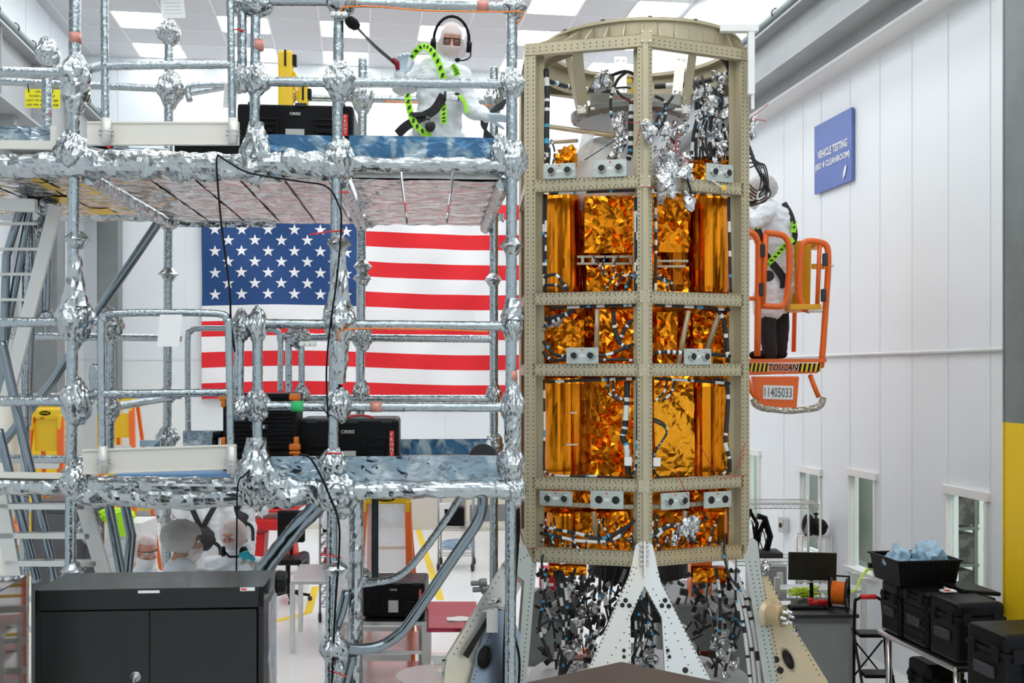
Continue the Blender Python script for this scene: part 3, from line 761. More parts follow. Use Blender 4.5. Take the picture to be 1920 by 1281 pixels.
def post(v, na, nb, z0, z1, w1, w2, name='frame_post'):
    """an upright: two perforated flanges turned along the neighbouring faces"""
    mb = MB()
    for (dirv, n, w) in ((na[0], na[1], w1), (nb[0], nb[1], w2)):
        if w <= 0: continue
        a = v; b = v+dirv*w
        mb.prism([a+V((0, 0, z0)), b+V((0, 0, z0)), b+V((0, 0, z1)), a+V((0, 0, z1))], -n*.006)
        for f in (.3, .85):
            p = v+dirv*w*f
            holes(mb, p+V((0, 0, z0+.02)), p+V((0, 0, z1-.02)), n, .0008, .034)
        c = v+dirv*w-n*.055
        mb.prism([b+V((0, 0, z0)), b-n*.1+V((0, 0, z0)), b-n*.1+V((0, 0, z1)), b+V((0, 0, z1))], dirv*.005)
        q0 = b-n*.1
        mb.prism([q0+V((0, 0, z0)), q0+dirv*.05+V((0, 0, z0)), q0+dirv*.05+V((0, 0, z1)), q0+V((0, 0, z1))], -n*.005)
    return mb.build(name, [M_prim, M_hole], craft)
ZT = EYE+2.50; ZB = EYE-1.42
dL = (LV-FV).normalized(); dR = (RV-FV).normalized()
post(FV, (dL, NL), (dR, NR), ZB, ZT, .055, .055)
dLB = (BLV-LV).normalized(); nLB = V((-dLB.y, dLB.x, 0)); dRB = (BRV-RV).normalized(); nRB = V((dRB.y, -dRB.x, 0))
post(LV, (-dL, NL), (dLB, nLB), ZB, ZT, .08, .07)
post(RV, (-dR, NR), (dRB, nRB), ZB, ZT, .07, .07)
for v in (BLV, BRV, BV):
    d1 = (AX-v).normalized(); s1 = V((d1.y, -d1.x, 0))
    mb = MB()
    for s in (-1, 1): mb.prism([v+V((0, 0, ZB)), v+s1*s*.07+d1*.04+V((0, 0, ZB)), v+s1*s*.07+d1*.04+V((0, 0, ZT)), v+V((0, 0, ZT))], d1*.008)
    mb.prism([v+d1*.06-s1*.02+V((0, 0, ZB)), v+d1*.06+s1*.02+V((0, 0, ZB)), v+d1*.06+s1*.02+V((0, 0, ZT)), v+d1*.06-s1*.02+V((0, 0, ZT))], d1*.01)
    mb.build('frame_post', M_prim, craft)
# pale centre strip of the front post
mb = MB(); c = FV-V((0, .004, 0))
mb.box(V((FV.x, FV.y+.0, (ZB+ZT)/2)), (.042, .016, ZT-ZB), basis(V((.992, .124, 0)), V((-.124, .992, 0)), V((0, 0, 1))))
for k in range(26):
    mb.lathe([(.0001, 0), (.006, 0), (.005, .004), (.0001, .005)], (FV.x, FV.y-.008, ZB+.1+k*.15), (0, -1, 0), 8, 1)
mb.build('post_cover', [M_prim, M_steel], craft, bevel=.003)
def beam(a, b, z, h, n, m=None, name='frame_beam', ends=.055, rows=(.14, .30, .70, .86), lip=.05, m2=None):
    d = (b-a).normalized(); a = a+d*ends; b = b-d*ends; mb = MB()
    def q(p, zz): return V((p.x, p.y, zz))
    z0, z1 = z-h/2, z+h/2
    mb.prism([q(a, z0), q(b, z0), q(b, z1), q(a, z1)], -n*.006)
    mb.prism([q(a, z1), q(b, z1), q(b, z1)-n*lip, q(a, z1)-n*lip], V((0, 0, -.005)))
    mb.prism([q(a, z0), q(b, z0), q(b, z0)-n*lip, q(a, z0)-n*lip], V((0, 0, .005)))
    for f in rows: holes(mb, q(a, z0+h*f), q(b, z0+h*f), n, .0008, .034 if f in (.14, .86) else .05)
    return mb.build(name, [m or M_prim, M_hole], craft)
HB = {1: 1.444, 2: .572, 3: .026, 4: -.847}
BR2 = [(FV, LV, NL), (FV, RV, NR)]
for k, z in HB.items():
    for a, b, n in BR2: beam(a, b, EYE+z, .096, n)
    for a, b in ((LV, BLV), (RV, BRV), (BLV, BV), (BRV, BV)):
        d = (b-a).normalized(); n = V((d.y, -d.x, 0)); n = n if n.dot(a-AX) > 0 else -n
        beam(a, b, EYE+z, .09, n, rows=(.2, .8))
beam(FV, LV, EYE-1.40, .115, NL, M_prim, ends=.05); beam(FV, RV, EYE-1.40, .115, NR, M_gold, ends=.05)
for a, b, n in BR2: beam(a-n*.06, b-n*.06, EYE-1.015, .035, n, rows=(.5,), lip=.02, ends=.1)
for a, b in ((LV, BLV), (RV, BRV), (BLV, BV), (BRV, BV)):
    d = (b-a).normalized(); n = V((d.y, -d.x, 0)); n = n if n.dot(a-AX) > 0 else -n
    beam(a, b, EYE-1.40, .11, n, rows=(.2, .8)); beam(a, b, EYE+2.50, .09, n, rows=(.2, .8), ends=0)
for a, b, n in BR2: beam(a+n*.004, b+n*.004, EYE+2.50, .095, n, ends=0, rows=(.3, .6))
# gussets with bolts at the frame nodes
for px, py in ((1212, 68), (1210, 340), (1209, 556), (1208, 694), (1207, 912)):
    c = ray_plane(px, py, FV-V((0, .012, 0)), V((0, 1, 0)))
    mb = MB()
    for dx in (-.03, .03):
        for dz in (-.035, .035): mb.lathe([(.0001, 0), (.008, 0), (.007, .005), (.0001, .006)], c+V((dx, 0, dz)), (0, -1, 0), 8)
    mb.box(c+V((0, .003, 0)), (.08, .004, .09), None, 1); mb.build('gusset_plate', [M_steel, M_prim], craft)
# --- top transition ring: six-sided skirt up to a circular rim, ribs
RC = .80; ZR = EYE+2.70; ZH = EYE+2.545
hexv = [FV, RV, BRV, BV, BLV, LV]
def hexpt(an):
    d = V((math.cos(an), math.sin(an), 0)); best = None
    for i in range(6):
        a, b = hexv[i], hexv[(i+1) % 6]; e = b-a; w_ = a-AX
        den = d.x*(-e.y)+d.y*e.x
        if abs(den) < 1e-9: continue
        t = (w_.x*(-e.y)+w_.y*e.x)/den; s = (d.x*w_.y-d.y*w_.x)/den
        if t > 0 and -1e-6 <= s <= 1+1e-6: return AX+d*t
    return AX+d*.9
NS = 96; vs = []; fs = []
for i in range(NS):
    an = 2*PI*i/NS; h = hexpt(an); c = AX+V((math.cos(an), math.sin(an), 0))*RC
    vs += [V((h.x, h.y, ZH)), V((c.x, c.y, ZH+.004)), V((h.x, h.y, ZH-.006)), V((c.x, c.y, ZH-.004))]
for i in range(NS):
    j = (i+1) % NS; fs += [(4*i, 4*j, 4*j+1, 4*i+1), (4*i+2, 4*i+3, 4*j+3, 4*j+2)]
MB().add(vs, fs).build('ring_skirt', M_prim, craft)
mb = MB().lathe([(RC-.07, 0), (RC+.035, 0), (RC+.035, .014), (RC+.02, .018), (RC+.02, .03), (RC-.07, .03), (RC-.07, 0)], (AX.x, AX.y, ZR-.02), seg=96)
mb.lathe([(RC, 0), (RC+.006, 0), (RC+.006, .20), (RC, .20), (RC, 0)], (AX.x, AX.y, ZR-.21), seg=96)
for k in range(14):
    an = k*2*PI/14+.2; mb.box((AX.x+math.cos(an)*(RC+.0), AX.y+math.sin(an)*(RC+.0), ZR+.012), (.05, .03, .006), Matrix.Rotation(an, 3, 'Z'), 1)
mb.build('top_ring', [M_prim, M_hole], craft, smooth=False)
for k in range(40):
    an = 2*PI*k/40+.05; h = hexpt(an); d = V((math.cos(an), math.sin(an), 0)); c = AX+d*(RC+.006); s = V((-d.y, d.x, 0))*.008
    MB().prism([V((h.x, h.y, ZH+.002)), V((c.x, c.y, ZH+.002)), V((c.x, c.y, ZR-.022))], s).build('ring_rib', M_prim, craft)
# --- payload adapter inside the top bay
def zc(y, Y): return EYE+(HOR-y)/F*Y
def slab(p0, p1, w, t, name, m, nrm=V((0, -1, 0)), hl=False, bevel=.002):
    d = (p1-p0).normalized(); s = d.cross(nrm).normalized()*w/2; mb = MB().prism([p0-s, p0+s, p1+s, p1-s], nrm.normalized()*t)
    if hl:
        for f in (.1, .9):
            for g in (-.5, .5): 
                c = p0.lerp(p1, f)+s*g; mb.lathe([(.0001, 0), (.012, 0), (.01, .01), (.0001, .01)], c+nrm*t, nrm, 8, 1)
    return mb.build(name, [m, M_steel], craft, bevel=bevel)
for (x0, y0, Y0, x1, y1, Y1, w, m) in ((1063, 98, 8.7, 1087, 213, 8.75, .05, M_silv), (1081, 88, 8.3, 1093, 213, 8.6, .085, M_prim), (1277, 105, 9.3, 1268, 182, 9.1, .085, M_silv), (1299, 92, 8.4, 1284, 211, 8.6, .065, M_prim),
    (1163, 108, 9.5, 1163, 175, 9.3, .11, M_silv)):
    slab(P(x0, y0, Y0), P(x1, y1, Y1), w, .03, 'adapter_strut', m, hl=True)
AD = V((P(1181, 700, 8.9).x, 8.9, 0))
mb = MB().lathe([(.0001, .03), (.43, .03), (.49, .06), (.495, .10), (.43, .12), (.42, .10), (.0001, .09)], (AD.x, AD.y, EYE+2.05), seg=64)
for k in range(20):
    an = k*2*PI/20; mb.lathe([(.0001, -.015), (.012, -.015), (.012, 0), (.0001, 0)], (AD.x+.46*math.cos(an), AD.y+.46*math.sin(an), EYE+2.08), (0, 0, 1), 8)
mb.build('adapter_plate', mat('adapter_grey', (.30, .29, .27), .35, .6), craft)
slab(P(1106, 192, 8.62), P(1276, 193, 8.62), .12, .05, 'adapter_crossbar', mat('crossbar_olive', (.36, .36, .31), .4, .3)); slab(P(1106, 207, 8.6), P(1276, 209, 8.6), .02, .07, 'adapter_crossbar', M_silv)
for x in (1090, 1285): slab(P(x-8, 205, 8.56), P(x+8, 205, 8.56), .07, .02, 'adapter_bracket', M_silv, hl=True)
for (a, b, r) in (((1028, 237, 9.0), (1152, 255, 8.5), .02), ((1030, 267, 9.0), (1082, 264, 8.8), .016)):
    MB().tube([P(*a), P(*b)], r, 12).build('strut_tube', M_gold, craft, smooth=True)
MB().blob(P(1132, 335, 8.85), (.30, .26, .34), None, 4, .02, 3).build('white_tank_dome', mat('dome_cloth', (.78, .76, .72), .6), craft, smooth=True)
MB().sheet(P(1080, 300, 8.6), V((.10, 0, 0)), V((.05, 0, .21)), 8, 10, .015, 4).build('clear_film', mat('milky_film', (.75, .72, .66), .3, alpha=.7), craft)
# --- long white guide rail at the top right
mb = MB(); a = P(1395, 53, 8.3); 
mb.box(P(1385, 54, 8.3), (.30, .06, .055)); mb.box(P(1408, 118, 8.3), (.052, .05, .50)); mb.box(P(1411, 190, 8.3), (.025, .03, .13))
mb.build('white_arm', mat('white_nylon', (.82, .82, .80), .4), craft, bevel=.004)
# --- foil wrapped inside
def gold_tank(px, Y, r, y0, y1, seed, m=None):
    c = P(px, 700, Y); z0, z1 = zc(y1, Y), zc(y0, Y); n = 44; rows = 18; vs = []; rnd = random.Random(seed); col_ = [rnd.random()-.5 for _ in range(n)]
    for j in range(rows+1):
        z = z0+(z1-z0)*j/rows
        for i in range(n):
            an = 2*PI*i/n; d = V((math.cos(an), math.sin(an), 0))
            k = 1+.11*noise.noise(V((d.x*3.5+seed, d.y*3.5, z*.5)))+.05*noise.noise(V((d.x*9, d.y*9+seed, z*1.2)))+.05*col_[i]+.006*(rnd.random()-.5)
            kk = 1.0 if 0 < j < rows else .9
            vs.append(V((c.x, c.y, z))+d*(r*k*kk))
    fs = [(j*n+i, j*n+(i+1) % n, (j+1)*n+(i+1) % n, (j+1)*n+i) for j in range(rows) for i in range(n)]
    fs += [tuple(range(n))[::-1], tuple(range(rows*n, rows*n+n))]
    return MB().add(vs, fs).build('foil_wrapped_tank', m or M_kapt, craft)
gold_tank(1053, 8.72, .145, 366, 549, 1); gold_tank(1330, 8.85, .15, 366, 549, 2); gold_tank(1054, 8.72, .15, 709, 892, 3); gold_tank(1326, 8.85, .16, 715, 892, 4)
gold_tank(1056, 8.76, .135, 960, 1030, 5); gold_tank(1330, 8.85, .14, 958, 1030, 6); gold_tank(1265, 8.7, .10, 375, 545, 8, M_kapd); gold_tank(1113, 8.8, .09, 366, 548, 7, M_kapd); gold_tank(1108, 8.75, .12, 710, 892, 9, M_kapd)
def quilt(x0, y0, x1, y1, Y, amp, seed, m=None, depth=.1, name='foil_blanket', dy=0, Y1=None, freq=1.0):
    Y1 = Y if Y1 is None else Y1
    a = P(x0, y1, Y); b = P(x1, y1, Y1); c = P(x0, y0, Y); U = V((b.x-a.x, b.y-a.y, 0)); W = V((0, 0, c.z-a.z))
    R_ = random.Random(seed); cs = [(R_.uniform(-.1, 1.1), R_.uniform(-.1, 1.1)) for _ in range(2)]
    def creases(p, q):
        h = 0
        for i, (x, y) in enumerate(cs):
            dx, dy = (p-x)*U.length, (q-y)*W.length; r = math.hypot(dx, dy); h += 1.6*abs(noise.noise(V((math.atan2(dy, dx)*2.6, i*5+seed, 0))))*min(1, r*6)
        return h-.6
    return MB().sheet(a, U, W, max(6, int(U.length/.030)), max(5, int(W.length/.030)), amp, seed, 0, thick=depth, freq=freq*.5, wave=creases, jit=.07).build(name, m or M_kap, craft)
quilt(1096, 368, 1184, 474, 8.55, .045, 11, depth=.25, freq=.8); quilt(1229, 368, 1290, 472, 8.55, .04, 12, depth=.25, Y1=8.62, freq=.7)
quilt(1185, 364, 1230, 545, 8.45, .05, 13, depth=.1)
quilt(1100, 497, 1186, 549, 8.6, .05, 14, depth=.2); quilt(1230, 500, 1292, 549, 8.6, .05, 15, depth=.2)
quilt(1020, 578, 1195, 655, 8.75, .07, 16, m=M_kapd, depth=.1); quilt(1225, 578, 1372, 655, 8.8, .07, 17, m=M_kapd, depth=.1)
quilt(1120, 580, 1190, 690, 8.55, .06, 18, depth=.1); quilt(1232, 585, 1270, 690, 8.55, .05, 19, depth=.1); quilt(1300, 600, 1352, 690, 8.75, .06, 20, depth=.1); quilt(1040, 600, 1095, 690, 8.68, .05, 29, depth=.1)
quilt(1108, 712, 1190, 893, 8.62, .055, 21, depth=.2); quilt(1228, 722, 1302, 893, 8.6, .03, 22, depth=.2, Y1=8.66, m=M_kapl, freq=.5); quilt(1226, 705, 1300, 735, 8.5, .04, 23, depth=.05)
quilt(1078, 960, 1190, 1035, 8.66, .06, 24, depth=.1); quilt(1226, 960, 1345, 1035, 8.66, .06, 25, depth=.1); quilt(1330, 720, 1372, 893, 8.75, .04, 26, m=M_kapl, depth=.1)
quilt(1020, 895, 1372, 960, 8.85, .05, 27, depth=.1, m=M_kapd)
quilt(1292, 292, 1368, 335, 8.6, .06, 28, depth=.1); MB().blob(P(1062, 298, 8.6), (.09, .08, .09), None, 3, .3, 5).build('foil_blanket', M_kap, craft)
quilt(1030, 1062, 1100, 1080, 8.5, .04, 31, depth=.1); quilt(1300, 1066, 1362, 1092, 8.6, .05, 32, depth=.1)
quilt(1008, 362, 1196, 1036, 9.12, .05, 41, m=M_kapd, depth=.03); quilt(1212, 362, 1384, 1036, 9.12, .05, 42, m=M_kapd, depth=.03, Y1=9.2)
# dark inner drum
mb = MB(); n = 30; vs = []
for j in range(46):
    z = EYE-1.36+j*(2.80/45)
    for i in range(n):
        an = 2*PI*i/n; d = V((math.cos(an), math.sin(an), 0)); k = .40*(1+.06*noise.noise(d*3+V((0, 0, z*4)))+.03*(random.Random(i*77+j).random()-.5))
        vs.append(AX+V((.02, .12, 0))+d*k+V((0, 0, z)))
fs = [(j*n+i, j*n+(i+1) % n, (j+1)*n+(i+1) % n, (j+1)*n+i) for j in range(45) for i in range(n)]+[tuple(range(45*n, 46*n)), tuple(range(n))[::-1]]
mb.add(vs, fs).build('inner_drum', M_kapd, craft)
# shelf brackets in the second bay, diagonal tubes in the third
for (x0, x1, y) in ((1082, 1190, 482), (1082, 1186, 495), (1228, 1290, 490), (1228, 1285, 500)):
    slab(P(x0, y, 8.5), P(x1, y, 8.5), .018, .02, 'shelf_bracket', M_prim)
for x in (1092, 1112, 1150, 1182): slab(P(x, 480, 8.49), P(x, 496, 8.49), .025, .02, 'shelf_bracket', M_prim)
for (x0, y0, x1, y1, Y) in ((1291, 583, 1270, 690, 8.5), (1348, 590, 1325, 655, 8.6), (1120, 580, 1118, 688, 8.5), (1113, 960, 1118, 1010, 8.45), (1285, 958, 1278, 1005, 8.5)):
    MB().tube([P(x0, y0, Y), P(x1, y1, Y)], .02, 12).build('strut_tube', M_gold, craft, smooth=True)
# --- connector panels
def conn(x0, x1, y0, y1, bare=False):
    n = NL if x0 < 1200 else NR; c = FP((x0+x1)/2, (y0+y1)/2, -.012); a = FP(x0, y1, -.012); b = FP(x1, y1, -.012); h = P(0, y0, c.y).z-P(0, y1, c.y).z
    d = (b-a); d.z = 0; wd = d.length; d.normalize(); rot = basis(d, -n, V((0, 0, 1)))
    mb = MB().box(c, (wd, .012, h), rot); mb.box(c+n*.0066, (wd*.17, .002, h*.16), rot, 3); 
    for sx in (-.46, .46):
        for sz in (-.42, 0, .42): mb.lathe([(.0001, 0), (.005, 0), (.005, .006), (.0001, .006)], c+d*wd*sx+V((0, 0, h*sz))+n*.006, n, 8, 1)
    mb.box(c+n*.0066+V((0, 0, h*.36)), (.016, .002, .01), rot, 2)
    p = mb.build('connector_panel', [M_con, M_steel, M_inkr, M_wht], craft, bevel=.0015)
    for s in (-.24, .27):
        q = c+d*wd*s+n*.006; mb = MB()
        if bare: mb.lathe([(.030, .0), (.028, .003), (.0001, .003)], q, n, 20)
        else: mb.lathe([(.034, 0), (.034, .006), (.030, .008), (.030, .03), (.031, .032), (.026, .034), (.025, .028)], q, n, 20).lathe([(.025, .028), (.0001, .030)], q, n, 20, 1)
        mb.build('connector_port', [M_hole if bare else M_steel, M_blk], p, smooth=True)
for a in ((1019, 1079, 307, 335), (1113, 1175, 300, 332), (1324, 1374, 308, 341), (1062, 1122, 652, 682), (1283, 1333, 654, 684), (1012, 1073, 921, 948), (1239, 1292, 924, 955)): conn(*a)
conn(1107, 1169, 921, 954, True); conn(1320, 1371, 922, 952, True)
# --- harness: black braided cables with white sleeves
rnd = random.Random(5)
def banded(pts, r, bands=3, seed=0, k=6, blue=True, all_white=False, name='harness_cable'):
    R_ = random.Random(seed); pts = spline(pts, k)
    bs = [(R_.uniform(.05, .9), R_.uniform(.02, .10)) for _ in range(bands)]; bb = [R_.uniform(.1, .9) for _ in range(2)] if blue else []
    def mif(t):
        if all_white: return 0 if any(a < t < a+w*.5 for a, w in bs) else 1
        if any(abs(t-a) < .01 for a in bb): return 2
        return 1 if any(a < t < a+w for a, w in bs) else 0
    return MB().tube(pts, r, 7, mif=mif, step=.02).build(name, [M_blk, M_wht, M_bl], craft, smooth=True)
ncab = 0
def hc(pts, r=.011, **k):
    global ncab; ncab += 1; k.setdefault('seed', ncab*3); k.setdefault('bands', 3)
    return banded([FP(x, y, ins) for x, y, ins in pts], r, **k)
# along the posts and under the beams
hc([(1024, 130, .1), (1026, 180, .1), (1025, 250, .1), (1026, 305, .1)], .022, bands=8)
for dx in (-4, 2, 8): hc([(1026+dx, 262, .1), (1028+dx*1.5, 285, .09), (1027+dx*1.2, 307, .06)], .007)
for x in (1020, 1024): hc([(x, 365, .07), (x-1, 450, .07), (x, 548, .07)], .010, bands=6)
hc([(1020, 712, .07), (1021, 800, .07), (1020, 870, .07), (1026, 888, .07), (1060, 893, .07), (1120, 893, .07), (1185, 898, .07)], .009, bands=7)
for x in (1191, 1194, 1229): hc([(x, 370, .05), (x+1, 450, .06), (x, 548, .05)], .011, bands=6)
hc([(1196, 715, .03), (1195, 800, .04), (1193, 870, .05), (1180, 897, .05)], .010, bands=4)
hc([(1176, 715, .08), (1175, 760, .08), (1172, 800, .08), (1168, 820, .08), (1175, 840, .08), (1178, 890, .06)], .024, bands=9, seed=4)
hc([(1366, 370, .1), (1368, 450, .1), (1370, 548, .1)], .013, bands=5); hc([(1340, 712, .12), (1358, 716, .11), (1365, 740, .1), (1362, 800, .1), (1360, 830, .1), (1367, 860, .1), (1368, 885, .1)], .017, bands=4)
for y in (363, 578, 716): 
    hc([(1030, y, .07), (1100, y-3, .07), (1190, y-6, .07)], .012, bands=7)
    hc([(1228, y-6, .07), (1300, y-2, .07), (1368, y+3, .07)], .012, bands=7)
hc([(1018, 640, .08), (1040, 665, .08), (1062, 668, .03)], .014); hc([(1018, 660, .08), (1035, 675, .06), (1062, 674, .03)], .014); hc([(1122, 668, .03), (1150, 662, .07), (1188, 645, .09)], .013)
hc([(1122, 676, .03), (1150, 674, .06), (1186, 676, .06)], .011); hc([(1226, 662, .06), (1250, 660, .05), (1283, 662, .02)], .017, bands=5); hc([(1333, 664, .02), (1350, 666, .05), (1368, 668, .08)], .017)
hc([(1022, 600, .09), (1060, 590, .09), (1075, 580, .09)], .02); hc([(1018, 620, .09), (1024, 610, .09), (1050, 596, .08)], .015)
hc([(1150, 582, .08), (1152, 610, .08), (1160, 640, .08), (1180, 655, .08)], .018); hc([(1185, 600, .08), (1170, 620, .08), (1160, 645, .08)], .016)
hc([(1345, 580, .08), (1356, 600, .08), (1362, 640, .08), (1365, 680, .08)], .018, bands=5)
hc([(1020, 520, .07), (1040, 515, .05), (1055, 530, .05), (1065, 545, .05)], .014, bands=5); hc([(1020, 535, .07), (1045, 535, .05), (1060, 545, .05)], .012)
for x in (1140, 1156): hc([(x, 548, .07), (x-1, 535, .07), (x+12, 520, .07), (x+30, 512, .07)], .009, bands=4)
hc([(1170, 548, .07), (1180, 525, .07), (1188, 515, .07)], .013)
for x in (1252, 1262): hc([(x, 548, .07), (x-3, 530, .07), (x-18, 522, .07), (x-26, 515, .07)], .009, bands=4)
for x, x2 in ((1112, 1125), (1135, 1130), (1160, 1150)): hc([(x, 480, .07), (x2, 500, .07), (x2+6, 515, .07)], .007)
for x, y in ((1140, 712), (1150, 712)): hc([(x, y, .07), (x+2, y+25, .07), (x+20, y+40, .06)], .010, bands=4)
for x, y in ((1252, 712), (1266, 712)): hc([(x, y, .07), (x-8, y+25, .07), (x-24, y+40, .06)], .010, bands=4)
for s in (0, 5): hc([(1226, 785+s, .05), (1245, 795+s, .03), (1250, 812, .02), (1240, 830, .04), (1228, 850, .05), (1226, 880, .06), (1235, 895, .06)], .009)
hc([(1235, 897, .06), (1290, 896, .06), (1345, 893, .06), (1366, 880, .07)], .009, bands=6)
# bay of loose ends
for k in range(22):
    x = rnd.choice([rnd.uniform(1015, 1190), rnd.uniform(1228, 1370)]); y = rnd.uniform(960, 1010)
    dx = rnd.uniform(-30, 30); x2 = min(max(x+dx, 1012), 1372); x2 = min(x2, 1192) if x < 1210 else max(x2, 1226)
    hc([(x, y, .1), ((x+x2)/2+rnd.uniform(-10, 10), y+rnd.uniform(10, 30), rnd.uniform(.0, .1)), (x2, rnd.uniform(1015, 1045), rnd.uniform(-.02, .06))], rnd.uniform(.005, .010))
for a in ([(1013, 985, .08), (1035, 992, .06), (1080, 1000, .04), (1130, 1010, .03), (1180, 985, .06)], [(1013, 1000, .08), (1040, 1005, .05), (1090, 1015, .03), (1150, 1012, .03), (1190, 975, .06)], [(1226, 1000, .06), (1255, 985, .03), (1290, 985, .02)], [(1228, 1010, .06), (1250, 990, .03), (1275, 985, .02)]):
    hc(a, .013, bands=6)
hc([(1360, 1005, .0), (1358, 1040, -.02), (1368, 1080, -.03), (1395, 1115, -.03), (1430, 1140, -.03)], .009, bands=2)
hc([(1018, 1040, .0), (1016, 1060, -.02), (1022, 1075, -.02), (1021, 1110, -.02)], .010, bands=3)
# top bay harness
def pc_(pts, r=.010, **k):
    global ncab; ncab += 1; k.setdefault('seed', ncab*3); k.setdefault('bands', 3)
    return banded([P(*q) for q in pts], r, **k)
pc_([(1128, 150, 8.4), (1150, 140, 8.35), (1175, 134, 8.3), (1195, 145, 8.3), (1205, 165, 8.3), (1205, 200, 8.3)], .013, bands=4)
pc_([(1175, 135, 8.3), (1158, 150, 8.3), (1146, 180, 8.3), (1145, 205, 8.3), (1148, 225, 8.3)], .012)
pc_([(1150, 160, 8.35), (1165, 180, 8.3), (1185, 188, 8.3), (1200, 170, 8.3)], .011); pc_([(1185, 190, 8.3), (1183, 230, 8.3), (1182, 280, 8.3), (1178, 300, 8.3)], .022, bands=6, seed=9)
pc_([(1200, 160, 8.25), (1205, 190, 8.25), (1212, 215, 8.1), (1215, 235, 7.95)], .009); pc_([(1155, 165, 8.3), (1180, 165, 8.3), (1196, 180, 8.3), (1204, 200, 8.25)], .008)
pc_([(1228, 180, 8.3), (1245, 190, 8.3), (1248, 215, 8.3), (1240, 240, 8.3)], .013); pc_([(1262, 180, 8.3), (1230, 230, 8.3), (1250, 250, 8.3), (1265, 270, 8.3)], .012)
pc_([(1240, 84, 8.3), (1280, 90, 8.35), (1330, 98, 8.4), (1355, 110, 8.45), (1368, 130, 8.5)], .02, bands=6, seed=12)
for k in range(12):
    x = 1300+k*6; pc_([(x+rnd.uniform(-5, 5), 150+rnd.uniform(-10, 20), 8.7), (x+rnd.uniform(-12, 12), 200, 8.6), (x+rnd.uniform(-14, 14), 250, 8.55), (x+rnd.uniform(-14, 14), 300, 8.55)], rnd.uniform(.008, .016))
pc_([(1368, 100, 8.5), (1370, 150, 8.5), (1370, 220, 8.55), (1366, 300, 8.55)], .02, bands=5, seed=2)
pc_([(1025, 150, 9.0), (1045, 157, 9.1), (1080, 165, 9.3), (1150, 172, 9.5)], .022, bands=4, seed=7); pc_([(1228, 162, 9.4), (1290, 158, 9.3), (1340, 148, 9.2), (1370, 135, 9.0)], .025, bands=4, seed=8)
pc_([(1268, 320, 8.1), (1285, 330, 8.1), (1293, 350, 8.1), (1300, 372, 8.1)], .010)
pc_([(1096, 300, 8.4), (1120, 285, 8.4), (1150, 265, 8.4), (1165, 255, 8.35)], .004, bands=0)
for k in range(9):                                       # outside the right post
    pc_([(1402+k*1.5, 262+k*4, 8.5), (1410+k*2, 300+k*4, 8.45), (1424+k*3, 330+k*5, 8.5), (1418-k, 372+k*2, 8.5), (1403, 378, 8.6)] if k % 2 else [(1403, 275+k*5, 8.5), (1418+k*2, 310, 8.45), (1432+k, 345+k*3, 8.5), (1420, 358+k*3, 8.5), (1404, 345+k*4, 8.6)], .006, bands=1, blue=False)
# foil caps over the connectors
def cap(p, r, seed, name='foil_cap'):
    d = V((random.Random(seed).uniform(-.5, .5), random.Random(seed+1).uniform(-.5, .5), random.Random(seed+2).choice([-1, 1, -.4]))).normalized()
    x = d.cross(V((0, 1, .1))).normalized(); rot = basis(x, d.cross(x), d)
    mb = MB().blob(p, (r*.8, r*.8, r*1.25), rot, 2, .42, seed, freq=2.6)
    mb.blob(p+d*r*1.3, (r*.4, r*.4, r*.5), rot, 1, .3, seed+9)
    return mb.build(name, M_caps, craft)
caps = []
for k in range(46): caps.append((rnd.gauss(1338, 21), rnd.gauss(225, 40), 8.45+rnd.random()*.35, rnd.uniform(.024, .045)))
for k in range(16): caps.append((rnd.uniform(1232, 1300), rnd.uniform(225, 345), 8.1+rnd.random()*.4, rnd.uniform(.022, .042)))
caps += [(1122, 158, 8.4, .07), (1138, 150, 8.35, .05), (1160, 232, 8.3, .07), (1165, 250, 8.3, .05), (1163, 270, 8.3, .06), (1150, 296, 8.3, .05), (1215, 245, 7.93, .06), (1248, 250, 8.1, .06), (1248, 340, 7.95, .09), (1260, 318, 8.0, .08), (1285, 322, 8.0, .06), (1291, 380, 8.05, .06),
    (1412, 235, 8.5, .05), (1408, 250, 8.5, .04), (1300, 985, 8.05, .06), (1285, 992, 8.05, .06), (1265, 1010, 8.1, .05), (1418, 1062, 8.4, .05), (1436, 1062, 8.3, .045), (1490, 1188, 8.2, .04), (1045, 600, 8.5, .05), (1240, 365, 8.2, .05)]
for i, (x, y, Y, r) in enumerate(caps[:84]): cap(P(x, y, Y), r, i)
# red safety threads, yellow tags
for (a, b) in (((1210, 231, 7.9), (1170, 229, 8.2)), ((1272, 250, 8.1), (1255, 330, 8.1)), ((1255, 260, 8.1), (1300, 320, 8.1)), ((1202, 350, 7.93), (1240, 352, 8.0)), ((1408, 222, 8.4), (1440, 196, 8.3)), ((1408, 222, 8.4), (1436, 227, 8.3)), ((1310, 830, 8.2), (1345, 895, 8.2)), ((1350, 898, 8.2), (1402, 890, 8.3)),
    ((1385, 865, 8.3), (1398, 830, 8.3)), ((1380, 880, 8.3), (1396, 850, 8.3)), ((1200, 240, 7.9), (1192, 275, 8.0)), ((990, 1030, 8.2), (1012, 1026, 8.1)), ((1150, 180, 8.2), (1190, 192, 8.2)), ((1265, 880, 8.1), (1290, 930, 8.1))):
    MB().tube([P(*a), P(*b)], .0028, 5).build('red_thread', M_rt, craft)
for (x, y, Y) in ((1357, 352, 8.25), (1180, 152, 8.2), (1187, 170, 8.2)): MB().disc(P(x, y, Y), .022, (0, -1, .1), 12, .006).build('yellow_tag', M_yellow, craft)
MB().tube([P(1322, 330, 8.25), P(1340, 342, 8.22), P(1356, 352, 8.23)], .006, 6).build('white_lanyard', M_wht, craft)
for (x, y) in ((1177, 865), (1231, 866)): slab(FP(x, y-8, .02), FP(x, y+8, .02), .055, .03, 'white_terminal', M_wht)
